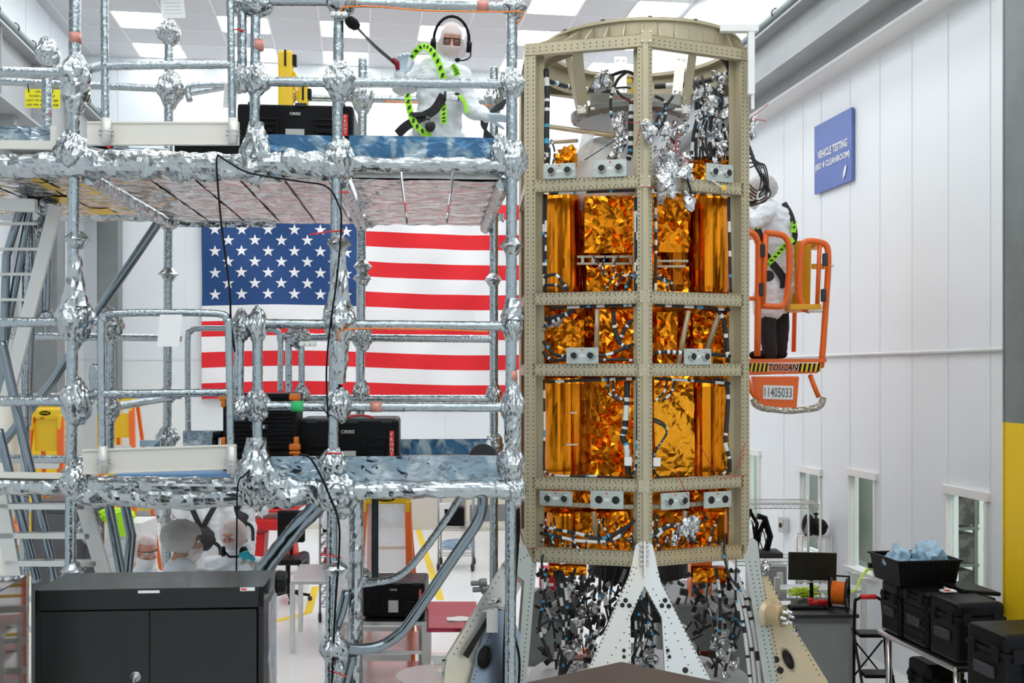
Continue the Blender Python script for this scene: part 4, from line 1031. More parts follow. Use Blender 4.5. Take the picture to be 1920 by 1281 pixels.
for (x0, x1, y) in ((1069, 1082, 774), (1060, 1083, 834)): slab(P(x0, y, 8.56), P(x1, y, 8.56), .012, .004, 'white_tape', M_wht)
# --- legs
def poly_leg(pts, o, n, t, m, name, parent, hrows=(), oval=None, bolts=()):
    P3 = [ray_plane(x, y, o, n) for x, y in pts]; nn = n.normalized(); nn = nn if nn.y < 0 else -nn
    mb = MB().prism(P3, -nn*t)
    for (a, b, p) in hrows: holes(mb, ray_plane(*a, o, n), ray_plane(*b, o, n), nn, .001, p, .0055)
    if oval:
        c = ray_plane(oval[0], oval[1], o, n); ex = V((oval[4], 0, 1)).normalized(); ex = (ex-nn*ex.dot(nn)).normalized(); ey = nn.cross(ex)
        for rr, off, mi in ((1.25, .006, 0), (1.0, .0075, 1)):
            mb.add([c+nn*off+ex*math.cos(q*PI/12)*oval[3]*rr+ey*math.sin(q*PI/12)*oval[2]*rr for q in range(24)], [tuple(range(24)), tuple(range(24))[::-1]], mi)
    for (x, y, r) in bolts:
        c = ray_plane(x, y, o, n); mb.lathe([(r, 0), (r*.9, .012), (.0001, .014)], c, nn, 14, 1)
    return mb.build(name, [m, M_hole], parent)
oC = V((1.0, 7.965, EYE-1.40)); nC = V((0, -1, .30))
leg = poly_leg([(1184, 1062), (1192, 1022), (1208, 1012), (1208, 1099), (1182, 1158), (1184, 1300), (1184, 1420), (1020, 1420), (1092, 1281), (1180, 1078)], oC, nC, .05, M_silv, 'landing_leg', craft,
    (((1189, 1060), (1098, 1275), .034), ((1205, 1108), (1174, 1165), .034), ((1180, 1170), (1180, 1275), .05), ((1195, 1060), (1165, 1140), .05), ((1174, 1180), (1120, 1278), .07)), bolts=((1173, 1126, .018), (1167, 1135, .018), (1180, 1136, .018), (1170, 1220, .014), (1170, 1232, .014)))
poly_leg([(1208, 1099), (1208, 1012), (1224, 1022), (1232, 1062), (1240, 1095), (1335, 1281), (1400, 1420), (1250, 1420), (1249, 1300), (1241, 1158)], oC, nC, .05, mat('silver_plate', (.68, .69, .68), .3, .5), 'landing_leg', craft,
    (((1230, 1070), (1325, 1270), .034), ((1213, 1108), (1238, 1155), .034), ((1246, 1170), (1254, 1270), .05), ((1222, 1100), (1262, 1175), .05), ((1262, 1180), (1300, 1270), .07)), bolts=((1241, 1136, .018), (1247, 1126, .018), (1254, 1137, .018), (1252, 1220, .014), (1255, 1232, .014), (1285, 1257, .022)))
slab(ray_plane(1208, 1015, oC-V((0, .02, 0)), nC), ray_plane(1208, 1080, oC-V((0, .02, 0)), nC), .018, .035, 'leg_rib', M_silv)
for k in range(5): slab(ray_plane(1199, 1022+k*9, oC-V((0, .012, 0)), nC), ray_plane(1217, 1022+k*9, oC-V((0, .012, 0)), nC), .016, .018, 'leg_fitting', M_steel)
def fin(pts, o, n, t, m, **k): return poly_leg(pts, o, n, t, m, 'landing_leg', craft, **k)
oL = V((LV.x, LV.y-.02, EYE-1.4)); nLg = V((.35, -1, .25))
fin([(944, 1058), (976, 1025), (985, 1022), (1003, 1030), (1006, 1060), (986, 1300), (986, 1440), (970, 1440), (968, 1300), (983, 1090)], oL, nLg, .06, mat('leg_grey_green', (.45, .47, .43), .35, .5), hrows=(((1000, 1050), (978, 1280), .034), ((992, 1040), (960, 1060), .034)))
fin([(944, 1058), (983, 1088), (930, 1190), (876, 1300), (850, 1440), (815, 1440), (838, 1232)], oL-V((0, -.05, 0)), nLg, .05, M_silv, hrows=(((938, 1078), (848, 1232), .05),))
fin([(932, 1135), (958, 1150), (976, 1190), (968, 1300), (962, 1440), (868, 1440), (880, 1290), (905, 1200)], oL-V((0, .03, 0)), nLg, .04, M_bluea, hrows=(((933, 1150), (884, 1285), .03), ((955, 1160), (960, 1285), .03)), oval=(908, 1233, .055, .085, .3))
fin([(919, 1148), (926, 1150), (878, 1235), (868, 1228)], oL-V((0, .04, 0)), nLg, .01, M_hole)
oR = V((RV.x, RV.y-.02, EYE-1.4)); nRg = V((-.3, -1, .25))
fin([(1392, 1030), (1400, 1014), (1411, 1008), (1420, 1016), (1424, 1052), (1462, 1300), (1480, 1440), (1440, 1440), (1436, 1300), (1400, 1070)], oR, nRg, .06, mat('leg_grey_green', (.45, .47, .43), .35, .5), hrows=(((1405, 1050), (1447, 1280), .034), ((1416, 1050), (1458, 1280), .034)))
fin([(1424, 1052), (1430, 1060), (1478, 1160), (1552, 1278), (1600, 1440), (1490, 1440), (1462, 1300)], oR-V((0, -.03, 0)), nRg, .05, M_gold, hrows=(((1434, 1075), (1538, 1270), .04), ((1430, 1090), (1466, 1275), .03), ((1440, 1078), (1500, 1200), .06)), oval=(1478, 1237, .035, .075, -.45), bolts=((1455, 1237, .026), (1463, 1257, .026)))
mb = MB(); c = P(1438, 1150, 8.15); ax = V((.55, -.7, .0)).normalized()
mb.lathe([(.0001, .0), (.10, .0), (.075, .03), (.075, .13), (.08, .135), (.08, .15), (.0001, .15)], c, ax, 28)
mb.build('thruster_mount', M_gold, craft, smooth=False)
for k in range(6):
    q = c+ax*.15+V((ax.y, -ax.x, 0))*.045*math.cos(k*PI/3)+V((0, 0, .045*math.sin(k*PI/3)))
    MB().lathe([(.0001, 0), (.016, 0), (.016, .03), (.011, .035), (.011, .07), (.0001, .07)], q, ax, 12).build('thruster_valve', M_steel, craft, smooth=True)
for dx in (0, 12): 
    MB().lathe([(.0001, 0), (.035, 0), (.035, .05), (.02, .06), (.02, .12), (.0001, .12)], P(912+dx*.3, 1093+dx, 8.2), (-1, -.2, 0), 14).build('leg_fitting', mat('fitting_grey', (.25, .26, .26), .4, .7), craft)
# --- the tangle between the legs
M_darkbox = mat('avionics_dark', (.025, .023, .022), .5, .3)
mb = MB(); rn = random.Random(8)
for k in range(520):
    x = rn.uniform(1012, 1385); y = rn.uniform(1072, 1255); Y = rn.uniform(8.6, 9.3); p = P(x, y, Y)
    if abs(x-1245) < 45 and y > 1100 and rn.random() < .8: continue
    if y > 1190 and rn.random() < .5: continue
    mb.box(p, (rn.uniform(.012, .035), .03, rn.uniform(.03, .12)) if k % 3 else (rn.uniform(.03, .07), .05, rn.uniform(.03, .06)), Matrix.Rotation(rn.uniform(-1.3, 1.3), 3, 'Y'), rn.choice([0, 0, 1, 1, 1, 1, 2]))
tk = mb.build('hanging_connectors', [M_tag, M_darkbox, M_wht], craft); tk['kind'] = 'stuff'
mb = MB().lathe([(.22, -.12), (.16, .05), (.08, .16), (.10, .22), (.0001, .24)], (AX.x, AX.y+.1, EYE-1.95), seg=40)
mb.build('engine_bell', M_darkbox, craft, smooth=False)
MB().lathe([(.30, 0.25), (.42, .25), (.42, .5), (.30, .5), (.30, .25)], (AX.x, AX.y+.15, EYE-1.95), seg=40).build('thrust_ring', M_darkbox, craft)
for k in range(34):
    x = rn.choice([rn.gauss(1050, 22), rn.gauss(1350, 16), rn.gauss(1120, 25), rn.gauss(1200, 10)]); Y = rn.uniform(8.35, 8.8)
    if x > 1182 and x < 1240: Y = 8.5
    pc_([(x+rn.uniform(-10, 10), 1066, Y), (x+rn.uniform(-14, 14), 1120, Y), (x+rn.uniform(-12, 18), 1180, Y), (x+rn.uniform(-18, 18), rn.uniform(1215, 1275), Y)], rn.uniform(.006, .014), bands=4, k=4) if ncab < 138 else None
for k in range(3): pc_([(1370+k*5, 1075, 8.4), (1385+k*8, 1130, 8.4), (1398+k*9, 1200, 8.35), (1408+k*9, 1290, 8.3)], .016, all_white=True, bands=5, name='white_hose')
for k in range(3): pc_([(1040+k*6, 1070, 8.4), (1052+k*5, 1120, 8.38), (1060-k, 1190, 8.38), (1058-k*5, 1290, 8.38)], .018, bands=3, name='thick_cable')
pc_([(1005, 1180, 8.3), (1030, 1165, 8.25), (1070, 1163, 8.25), (1130, 1150, 8.3)], .009, bands=2, name='thick_cable')
rb = random.Random(2); mb = MB()
for k in range(26):
    x, y = rb.choice([(1358+rb.uniform(-18, 20), rb.uniform(1180, 1275)), (1100+rb.uniform(-30, 20), rb.uniform(1090, 1200)), (1205+rb.uniform(-10, 16), rb.uniform(1190, 1240)), (1065+rb.uniform(-20, 20), rb.uniform(1200, 1260))])
    mb.blob(P(x, y, 8.3+rb.random()*.3), (rb.uniform(.02, .05),)*3, None, 2, .45, k)
for k in range(90):
    x, y = (1338+rb.gauss(0, 22), 222+rb.gauss(0, 42)) if k % 3 else (1262+rb.gauss(0, 22), 285+rb.gauss(0, 38))
    if x > 1372 or x < 1226 or y < 118: continue
    mb.blob(P(x, y, 8.4+rb.random()*.4), (rb.uniform(.012, .03),)*3, None, 1, .5, k)
o = mb.build('foil_wrapped_ends', M_caps, craft); o['kind'] = 'stuff'
# ================================================================ people in white clean room suits
M_suit = mat('white_coverall', (.80, .83, .86), .75, bump=('noise', 9, .7, .05))
M_skin = mat('skin', (.62, .32, .23), .5)
M_skind = mat('skin_tan', (.50, .27, .18), .5)
M_hood = mat('thin_white_hood', (.90, .86, .86), .8, alpha=.36, bump=('noise', 30, .4, .01))
M_net = mat('thin_bouffant_net', (.66, .64, .62), .8, alpha=.52, bump=('noise', 26, .5, .012))
M_glove = mat('pale_blue_glove', (.62, .74, .84), .45)
M_gloved = mat('grey_glove', (.48, .46, .42), .5)
M_teal = mat('teal_glove', (.0, .38, .50), .45)
M_lens = mat('tinted_lens', (.10, .02, .03), .05, alpha=.55)
M_lensc = mat('clear_lens', (.8, .85, .85), .05, alpha=.25)
M_lime = mat('lime_webbing', (.36, .85, .02), .6)
M_web = mat('black_webbing', (.012, .012, .014), .7)
M_hair = mat('dark_hair', (.03, .02, .015), .7)
M_pants = mat('black_trousers', (.012, .012, .014), .8)
M_eye = mat('eye_white', (.8, .8, .78), .3); M_iris = mat('eye_iris', (.05, .03, .02), .3)
def remesh(parts, voxel, name, m, parent, disp=0, smooth=2, seed=0, dscale=.12):
    """fuse tapered limbs and masses into one continuous surface"""
    mb = MB()
    for p in parts:
        if p[0] == 'cap':
            _, a, b, ra, rb = p; a = V(a); b = V(b); n = 6; pts = [a.lerp(b, i/n) for i in range(n+1)]; rs = [ra+(rb-ra)*i/n for i in range(n+1)]
            mb.tube(pts, rs, 14); mb.blob(a, ra, None, 2); mb.blob(b, rb, None, 2)
        elif p[0] == 'ell':
            mb.blob(p[1], p[2], p[3] if len(p) > 3 else None, 3)
    me = bpy.data.meshes.new('tmp'); me.from_pydata([tuple(v) for v in mb.v], [], mb.f); me.update()
    o = bpy.data.objects.new('tmp', me); C.objects.link(o)
    r = o.modifiers.new('r', 'REMESH'); r.mode = 'VOXEL'; r.voxel_size = voxel
    s = o.modifiers.new('s', 'SMOOTH'); s.factor = .6; s.iterations = smooth*2
    dg = bpy.context.evaluated_depsgraph_get(); e = bpy.data.meshes.new_from_object(o.evaluated_get(dg))
    bpy.data.objects.remove(o)
    org = ORG.get(parent.name, V()) if parent is not None else V()
    off = V((seed*3.7, seed, 0)); e.update()
    nrm = [v.normal.copy() for v in e.vertices]
    for v, nn in zip(e.vertices, nrm):
        c = v.co
        if disp:
            q = V((c.x, c.y, c.z*1.7))/dscale+off
            h = (abs(noise.noise(q))*2-.6)+.5*noise.noise(q*2.3)
            c = c+nn*(h*disp)
        v.co = c-org
    e.polygons.foreach_set('use_smooth', [True]*len(e.polygons)); e.materials.clear(); e.materials.append(m)
    e.name = name; ob = bpy.data.objects.new(name, e); C.objects.link(ob); ob.parent = parent; ORG[ob.name] = org
    return ob
def hand(w, d, palm, side, m, parent, curl=.5, s=1.0, name='glove', spread=.1):
    """w wrist, d direction of the fingers, palm the palm's normal, side +1 thumb along cross(d,palm)"""
    w = V(w); d = V(d).normalized(); n = V(palm); n = (n-d*n.dot(d)).normalized(); t = d.cross(n).normalized()*side
    parts = [('cap', w-d*.03*s, w+d*.02*s, .028*s, .027*s)]
    for k in range(4): parts.append(('cap', w+d*.01*s+t*(.022-.015*k)*s, w+d*.085*s+t*(.030-.021*k)*s, .014*s, .0115*s))
    Ls = [.072, .08, .075, .058]
    for k in range(4):
        a = w+d*.09*s+t*(.032-.0215*k)*s; dirv = (d+t*(spread*(1.5-k)*.35)).normalized(); c = curl*(1+.12*k); rr = .0095*s
        for j, f in enumerate((.45, .32, .23)):
            ang = c*(j+.35)*.75; dd = dirv*math.cos(ang)+n*math.sin(ang)
            b = a+dd*Ls[k]*f*s; parts.append(('cap', a, b, rr, rr*.93)); a = b; rr *= .93
    a = w+d*.025*s+t*.026*s; b = a+(d*.6+t*.75+n*.25).normalized()*.042*s; c2 = b+(d*.9+t*.25+n*.4).normalized()*.032*s; c3 = c2+(d*.95+t*.05+n*.5).normalized()*.022*s
    parts += [('cap', a, b, .0145*s, .0115*s), ('cap', b, c2, .0115*s, .010*s), ('cap', c2, c3, .010*s, .008*s)]
    return remesh(parts, .0048*s, name, m, parent, smooth=1)
def head_parts(c, f, u, s=1.0):
    r = f.cross(u).normalized(); rot = basis(r, f, u)
    def q(x, y, z): return c+r*x*s+f*y*s+u*z*s
    ps = [('ell', q(0, -.012, .035), (.074*s, .092*s, .088*s), rot), ('ell', q(0, .022, -.045), (.056*s, .066*s, .066*s), rot), ('ell', q(0, .05, -.088), (.026*s, .026*s, .022*s), rot),
          ('cap', q(0, .088, .012), q(0, .110, -.025), .009*s, .0145*s), ('ell', q(-.010, .100, -.031), (.008*s,)*3), ('ell', q(.010, .100, -.031), (.008*s,)*3),
          ('cap', q(-.04, .070, .030), q(.04, .070, .030), .013*s, .013*s), ('cap', q(-.020, .082, -.058), q(.020, .082, -.058), .009*s, .009*s), ('cap', q(-.016, .080, -.070), q(.016, .080, -.070), .009*s, .009*s),
          ('ell', q(-.076, -.008, -.005), (.010*s, .020*s, .032*s), rot), ('ell', q(.076, -.008, -.005), (.010*s, .020*s, .032*s), rot),
          ('ell', q(-.045, .055, -.025), (.026*s, .026*s, .030*s), rot), ('ell', q(.045, .055, -.025), (.026*s, .026*s, .030*s), rot)]
    return ps, q, rot, r
def shell(c, f, u, rad, hole, m, name, parent, s=1.0, amp=.03, seed=0, neck=True, jig=0):
    """a hood or cap round the head; hole(dir) tells which directions stay open"""
    r = f.cross(u).normalized(); n, k_ = 44, 30; vs = []; fs = []; dirs = []
    for j in range(k_+1):
        th = PI*j/k_
        for i in range(n):
            ph = 2*PI*i/n; d = (math.sin(th)*math.cos(ph), math.sin(th)*math.sin(ph), math.cos(th)); dirs.append(d)
            R_ = 1+amp*(noise.noise(V(d)*4+V((seed, 0, 0)))+.6*noise.noise(V(d)*9+V((seed, 0, 0))))
            if jig: R_ += jig*abs(noise.noise(V((ph*3, seed, 0))))*max(0, -d[2])
            vs.append(c+(r*d[0]*rad[0]+f*d[1]*rad[1]+u*d[2]*rad[2])*s*R_)
    for j in range(k_):
        for i in range(n):
            a = (j*n+i, j*n+(i+1) % n, (j+1)*n+(i+1) % n, (j+1)*n+i)
            dd = [sum(dirs[x][q] for x in a)/4 for q in range(3)]
            if not hole(dd): fs.append(a)
    mb = MB().add(vs, fs); o = mb.build(name, m, parent, smooth=True)
    so = o.modifiers.new('solid', 'SOLIDIFY'); so.thickness = .0015
    return o
def strap(pts, w, n, m, name, parent, t=.004, k=5):
    pts = spline([V(p) for p in pts], k); vs = []; m_ = len(pts); fs = []
    for i, p in enumerate(pts):
        d = (pts[min(i+1, m_-1)]-pts[max(i-1, 0)]).normalized(); nn = V(n[min(len(n)-1, int(i/m_*len(n)))]) if isinstance(n, list) else V(n)
        s = d.cross(nn).normalized()*w/2; up = s.cross(d).normalized()*t
        vs += [p-s, p+s, p+s-up, p-s-up]
    for i in range(m_-1):
        for a, b in ((0, 1), (1, 2), (2, 3), (3, 0)): fs.append((4*i+a, 4*(i+1)+a, 4*(i+1)+b, 4*i+b))
    fs += [(0, 1, 2, 3), (4*m_-1, 4*m_-2, 4*m_-3, 4*m_-4)]
    return MB().add(vs, fs).build(name, m, parent)
def dashes(pts, w, n, m, parent, name, k=8):
    pts = [V(p) for p in spline([V(p) for p in pts], 10)]; mb = MB(); L = len(pts)
    for i in range(0, L-3, 4):
        a, b = pts[i], pts[min(i+2, L-1)]; d = (b-a).normalized(); s = d.cross(V(n)).normalized()*w/2; o = V(n).normalized()*.004
        mb.prism([a-s+o, a+s*.2+o, b+s+o, b-s*.2+o], V(n).normalized()*.001)
    return mb.build(name, m, parent)
def glasses(c, f, u, parent, m=None, s=1.0):
    r = f.cross(u).normalized(); m = m or M_lensc
    def q(x, y, z): return c+r*x*s+f*y*s+u*z*s
    mb = MB(); N_ = 10
    for sg in (-1, 1):
        vs = [q(sg*(.006+.064*i/N_), .098-.028*(i/N_)**2, .030-.006*(i/N_)) for i in range(N_+1)]; vb = [q(sg*(.010+.058*i/N_), .100-.028*(i/N_)**2, -.016+.008*abs(i/N_-.5)) for i in range(N_+1)]
        mb.add(vs+vb, [(i, i+1, N_+2+i, N_+1+i) for i in range(N_)])
    o = mb.build('safety_glasses', m, parent, smooth=True); fr = MB()
    fr.tube([q(x, .100-.030*(abs(x)/.07)**2, .030) for x in (-.07, -.05, -.03, -.01, .01, .03, .05, .07)], .003*s, 6)
    for sg in (-1, 1): fr.tube([q(sg*.071, .070, .026), q(sg*.080, .02, .020), q(sg*.080, -.02, .010)], .003*s, 6)
    fr.build('glasses_frame', M_black, o)
    return o
def person(base, label, c, f, u, suit, hands, skin=None, s=1.0, hood='full', lens=None, body_extra=(), voxel=.014, seed=0, pants=None, cat='person', disp=.010, group=None):
    t = thing('person', base, label, cat, group)
    c = V(c); f = V(f).normalized(); u = V(u); u = (u-f*u.dot(f)).normalized()
    hp, q, rot, r = head_parts(c, f, u, s)
    neck = [('cap', q(0, -.02, -.08), q(0, -.045, -.19), .052*s, .062*s)]
    body = remesh(hp+neck+list(body_extra), .0075*s, 'body', skin or M_skin, t, smooth=1)
    for sg in (-1, 1):
        e = MB().blob(q(sg*.031, .078, .010), .0125*s, None, 2).build('eye', M_eye, body, smooth=True)
        MB().blob(q(sg*.031, .088, .010), .0055*s, None, 1).build('iris', M_iris, body, smooth=True)
    remesh(suit, voxel, 'coverall', M_suit, t, disp=disp, seed=seed)
    if pants: remesh(pants, voxel, 'trousers', M_pants, t, disp=.006, seed=seed+3)
    for h in hands: hand(*h[:4], h[4], t, **(h[5] if len(h) > 5 else {}))
    if hood == 'full':
        shell(c+u*.0*s, f, u, (.104, .122, .135), lambda d: d[1] > .80 and -.12 < d[2] < .42, M_hood, 'hood', t, s, .03, seed)
        shell(q(0, -.015, -.12), f, u, (.105, .105, .085), lambda d: d[2] > .5, M_suit, 'hood_collar', t, s, .05, seed+1)
    elif hood == 'net':
        shell(q(0, -.035, .035), f, u, (.128, .142, .120), lambda d: (d[1] > .62 and d[2] < .25) or d[2] < -.85, M_net, 'bouffant_cap', t, s, .06, seed)
        shell(q(0, .03, -.06), f, u, (.078, .092, .092), lambda d: d[2] > .35 or d[1] < -.2, M_hood, 'face_cover', t, s, .06, seed+2)
    elif hood == 'beard':
        shell(q(0, -.02, .03), f, u, (.100, .118, .112), lambda d: (d[1] > .42 and d[2] < .50) or d[2] < -.9, M_hood, 'bouffant_cap', t, s, .05, seed)
        shell(q(0, .02, -.06), f, u, (.080, .092, .085), lambda d: d[2] > .30 or d[1] < -.3, mat('beard_cover', (.86, .84, .84), .8, alpha=.93, bump=('noise', 40, .8, .01)), 'beard_cover', t, s, .05, seed+2)
    if lens is not None: glasses(c, f, u, t, lens, s)
    t['_'] = 0; del t['_']
    return t, q, r, f, u
# ---- the worker kneeling on the upper deck
UP = V((0, 0, 1)); YK = 7.15
hc_ = P(846, 82, YK-.05)
def K(px, py, Y=YK): return P(px, py, Y)
zdeck = ZU+.02
knee1 = V((K(835, 300, 7.0).x, 7.02, zdeck+.09)); knee2 = V((K(800, 300, 7.45).x, 7.45, zdeck+.09))
hip1 = K(842, 272, 7.12); hip2 = K(795, 272, 7.32)
suit = [('cap', K(818, 262), K(826, 200), .165, .155), ('cap', K(826, 200), K(822, 145), .155, .165), ('cap', K(792, 136, 7.2), K(856, 140, 7.05), .085, .085), ('cap', K(822, 140), K(840, 112), .10, .065),
        ('cap', K(790, 138, 7.2), K(755, 163, 7.3), .085, .070), ('cap', K(755, 163, 7.3), K(750, 143, 7.05), .070, .048),
        ('cap', K(862, 142, 7.05), K(882, 205, 7.0), .08, .062), ('cap', K(882, 205, 7.0), K(912, 219, 6.85), .062, .046),
        ('cap', hip1, knee1, .125, .085), ('cap', hip2, knee2, .125, .085), ('cap', knee1, knee1+V((-.02, .42, -.02)), .08, .06), ('cap', knee2, knee2+V((-.02, .42, -.02)), .08, .06)]
t, q, r, f, u = person((hip1.x, 7.3, zdeck), 'person in white hooded suit with headset and lime harness kneeling on the upper deck', hc_, (.10, -1, -.28), (.06, -.1, 1), suit,
    [(K(751, 142, 7.05), (.12, -.25, .9), (.6, -.8, 0), 1, M_glove, dict(curl=.9, s=1.05)), (K(914, 219, 6.85), (1, -.15, -.12), (0, -.3, -1), 1, M_glove, dict(curl=.35, s=1.05))], lens=M_lens, seed=2, s=1.02, disp=.012)
# boots, headset, harness
for k in (knee1, knee2): remesh([('cap', k+V((-.02, .40, -.03)), k+V((-.02, .52, -.04)), .045, .04), ('cap', k+V((-.02, .52, -.05)), k+V((-.02, .50, .0)), .04, .035)], .012, 'shoe_cover', M_suit, t)
hs = MB(); hs.tube([q(.115*math.sin(a), .0, .02+.150*math.cos(a)) for a in [x*PI/12 for x in range(-6, 7)]], .010, 8)
o = hs.build('headset', M_black, t, smooth=True)
for sg in (-1, 1): MB().lathe([(.0001, 0), (.036, 0), (.040, .015), (.034, .034), (.0001, .036)], q(sg*.100, 0, -.01), r*sg, 18).build('ear_cup', M_black, o, smooth=True)
MB().tube(spline([q(-.13, .0, -.03), q(-.125, .06, -.075), q(-.08, .115, -.10), q(-.045, .125, -.10)], 5), .005, 6).build('microphone_boom', M_black, o, smooth=True)
MB().blob(q(-.042, .127, -.10), (.020, .012, .014), None, 2).build('microphone', M_black, o, smooth=True)
nf = (.05, -1, .1)
for (pts, w, dash) in (([K(770, 108, 7.05), K(790, 88, 6.98), K(806, 92, 6.94), K(822, 118, 6.93), K(833, 152, 6.93)], .045, True), ([K(848, 122, 6.90), K(854, 130, 6.90), K(858, 142, 6.92)], .04, True),
        ([K(764, 176, 6.98), K(768, 205, 6.96), K(780, 235, 6.95), K(806, 256, 6.95)], .042, True), ([K(831, 194, 6.94), K(832, 216, 6.92), K(832, 232, 6.92)], .040, True), ([K(860, 178, 6.90), K(870, 190, 6.90), K(876, 212, 6.90)], .022, False)):
    st = strap(pts, w, nf, M_lime, 'harness_strap', t)
    if dash: dashes(pts, w*.75, nf, M_web, st, 'strap_print')
for pts, w in (([K(745, 252, 7.0), K(762, 236, 6.97), K(790, 220, 6.95), K(815, 205, 6.93), K(832, 178, 6.92)], .06), ([K(832, 178, 6.91), K(850, 180, 6.90), K(862, 182, 6.90)], .05), ([K(773, 215, 6.95), K(800, 214, 6.93)], .03)): strap(pts, w, nf, M_web, 'harness_belt', t, t=.008)
MB().blob(K(807, 238, 6.92), (.035, .03, .035), None, 2, .15).build('harness_pouch', M_web, t, smooth=True)
mb = MB()
for k in range(9): mb.tube([K(802, 223, 6.92)+V((.012*math.cos(a), .0, .012*math.sin(a)-k*.002+.002*a)) for a in [x*PI/3 for x in range(7)]], .003, 5)
mb.build('harness_buckle', M_steel, t)
MB().box(K(845, 180, 6.88), (.06, .015, .05)).box(K(852, 184, 6.88), (.05, .018, .03)).build('harness_buckle', M_steel, t, bevel=.004)
# fall arrester hung from the scaffold upright
t2 = thing('fall_arrester', SP(648, 30, -.05), 'black retractable fall arrester clipped to the middle upright, red end by the worker', 'fall arrester')
a, b = SP(650, 34, -.05), SP(672, 54, .0)
MB().tube([a, a.lerp(b, .15), a.lerp(b, .5), a.lerp(b, .85), b], [.018, .038, .046, .036, .014], 16, flat=.7).build('housing', M_black, t2, smooth=True)
strap([b, P(705, 88, 6.8), P(740, 118, 7.0)], .022, (0, -1, 0), mat('grey_webbing', (.07, .07, .065), .7), 'webbing', t2, t=.003)
MB().tube([P(737, 112, 7.0), P(744, 118, 7.0), P(746, 130, 7.02)], [.03, .032, .022], 10, flat=.6, crumple=.08).build('shock_pack', mat('dark_red_cloth', (.30, .01, .02), .7), t2)
MB().tube([SP(640, 26, -.06), SP(650, 30, -.06), a], .007, 8).build('carabiner', M_steel, t2)
# ---- the worker in the lift basket
YL = 9.95
def Lp(px, py, Y=YL): return P(px, py, Y)
hl = Lp(1424, 362, YL+.02)
suit = [('cap', Lp(1452, 545), Lp(1454, 480), .19, .17), ('cap', Lp(1454, 480), Lp(1450, 415), .17, .175), ('cap', Lp(1450, 415), Lp(1442, 395), .17, .12), ('cap', Lp(1436, 398, 9.8), Lp(1462, 402, 10.15), .10, .10),
        ('cap', Lp(1434, 402, 9.78), Lp(1408, 425, 9.72), .085, .07), ('cap', Lp(1408, 425, 9.72), Lp(1378, 398, 9.6), .07, .05), ('cap', Lp(1460, 404, 10.15), Lp(1425, 440, 10.2), .085, .07), ('cap', Lp(1425, 440, 10.2), Lp(1388, 430, 10.05), .07, .05),
        ('cap', Lp(1440, 400), Lp(1430, 388), .08, .065), ('cap', Lp(1447, 545, 9.9), Lp(1440, 578, 9.9), .16, .15), ('cap', Lp(1458, 545, 10.0), Lp(1462, 570, 10.0), .15, .12)]
zb = Lp(0, 672).z
pants = [('cap', Lp(1440, 560, 9.88), Lp(1438, 612, 9.88), .10, .085), ('cap', Lp(1438, 612, 9.88), Lp(1444, 668, 9.9), .085, .065), ('cap', Lp(1460, 560, 10.02), Lp(1465, 612, 10.02), .095, .078), ('cap', Lp(1465, 612, 10.02), Lp(1464, 662, 10.05), .078, .06)]
t, q, r, f, u = person((Lp(1450, 672).x, 9.95, zb), 'person in white coat, black trousers and lime harness working from the orange lift basket', hl, (-.95, .15, -.25), (-.1, 0, 1), suit,
    [(Lp(1376, 397, 9.6), (-1, -.2, .1), (.1, -.3, -1), 1, M_glove), (Lp(1386, 430, 10.05), (-1, .1, .1), (0, .3, -1), -1, M_glove)], hood='net', pants=pants, seed=5, voxel=.016, disp=.012)
for k, x in ((9.9, 1440), (10.05, 1462)): remesh([('cap', Lp(x, 670, k)+V((.03, 0, .03)), Lp(x, 670, k)+V((-.14, 0, .02)), .045, .04)], .012, 'shoe', M_black, t)
for pts, w, m in (([Lp(1470, 380, 9.9), Lp(1484, 405, 9.85), Lp(1491, 440, 9.82), Lp(1486, 458, 9.8)], .05, M_web), ([Lp(1420, 430, 9.66), Lp(1425, 445, 9.66), Lp(1430, 470, 9.68), Lp(1445, 490, 9.70), Lp(1468, 520, 9.74), Lp(1470, 540, 9.75)], .07, M_web)): strap(pts, w, (.1, -1, 0), m, 'harness_belt', t, t=.008)
for pts in ([Lp(1437, 497, 9.66), Lp(1455, 480, 9.66), Lp(1470, 463, 9.68), Lp(1488, 448, 9.74)], [Lp(1416, 428, 9.66), Lp(1424, 440, 9.66)], [Lp(1489, 416, 9.8), Lp(1488, 436, 9.8)]):
    st = strap(pts, .05, (.1, -1, 0), M_lime, 'harness_strap', t); dashes(pts, .036, (.1, -1, 0), M_web, st, 'strap_print')
MB().lathe([(.0001, 0), (.05, 0), (.05, .03), (.0001, .03)], Lp(1440, 518, 9.68), (0, -1, 0), 16).build('harness_pouch', M_web, t)
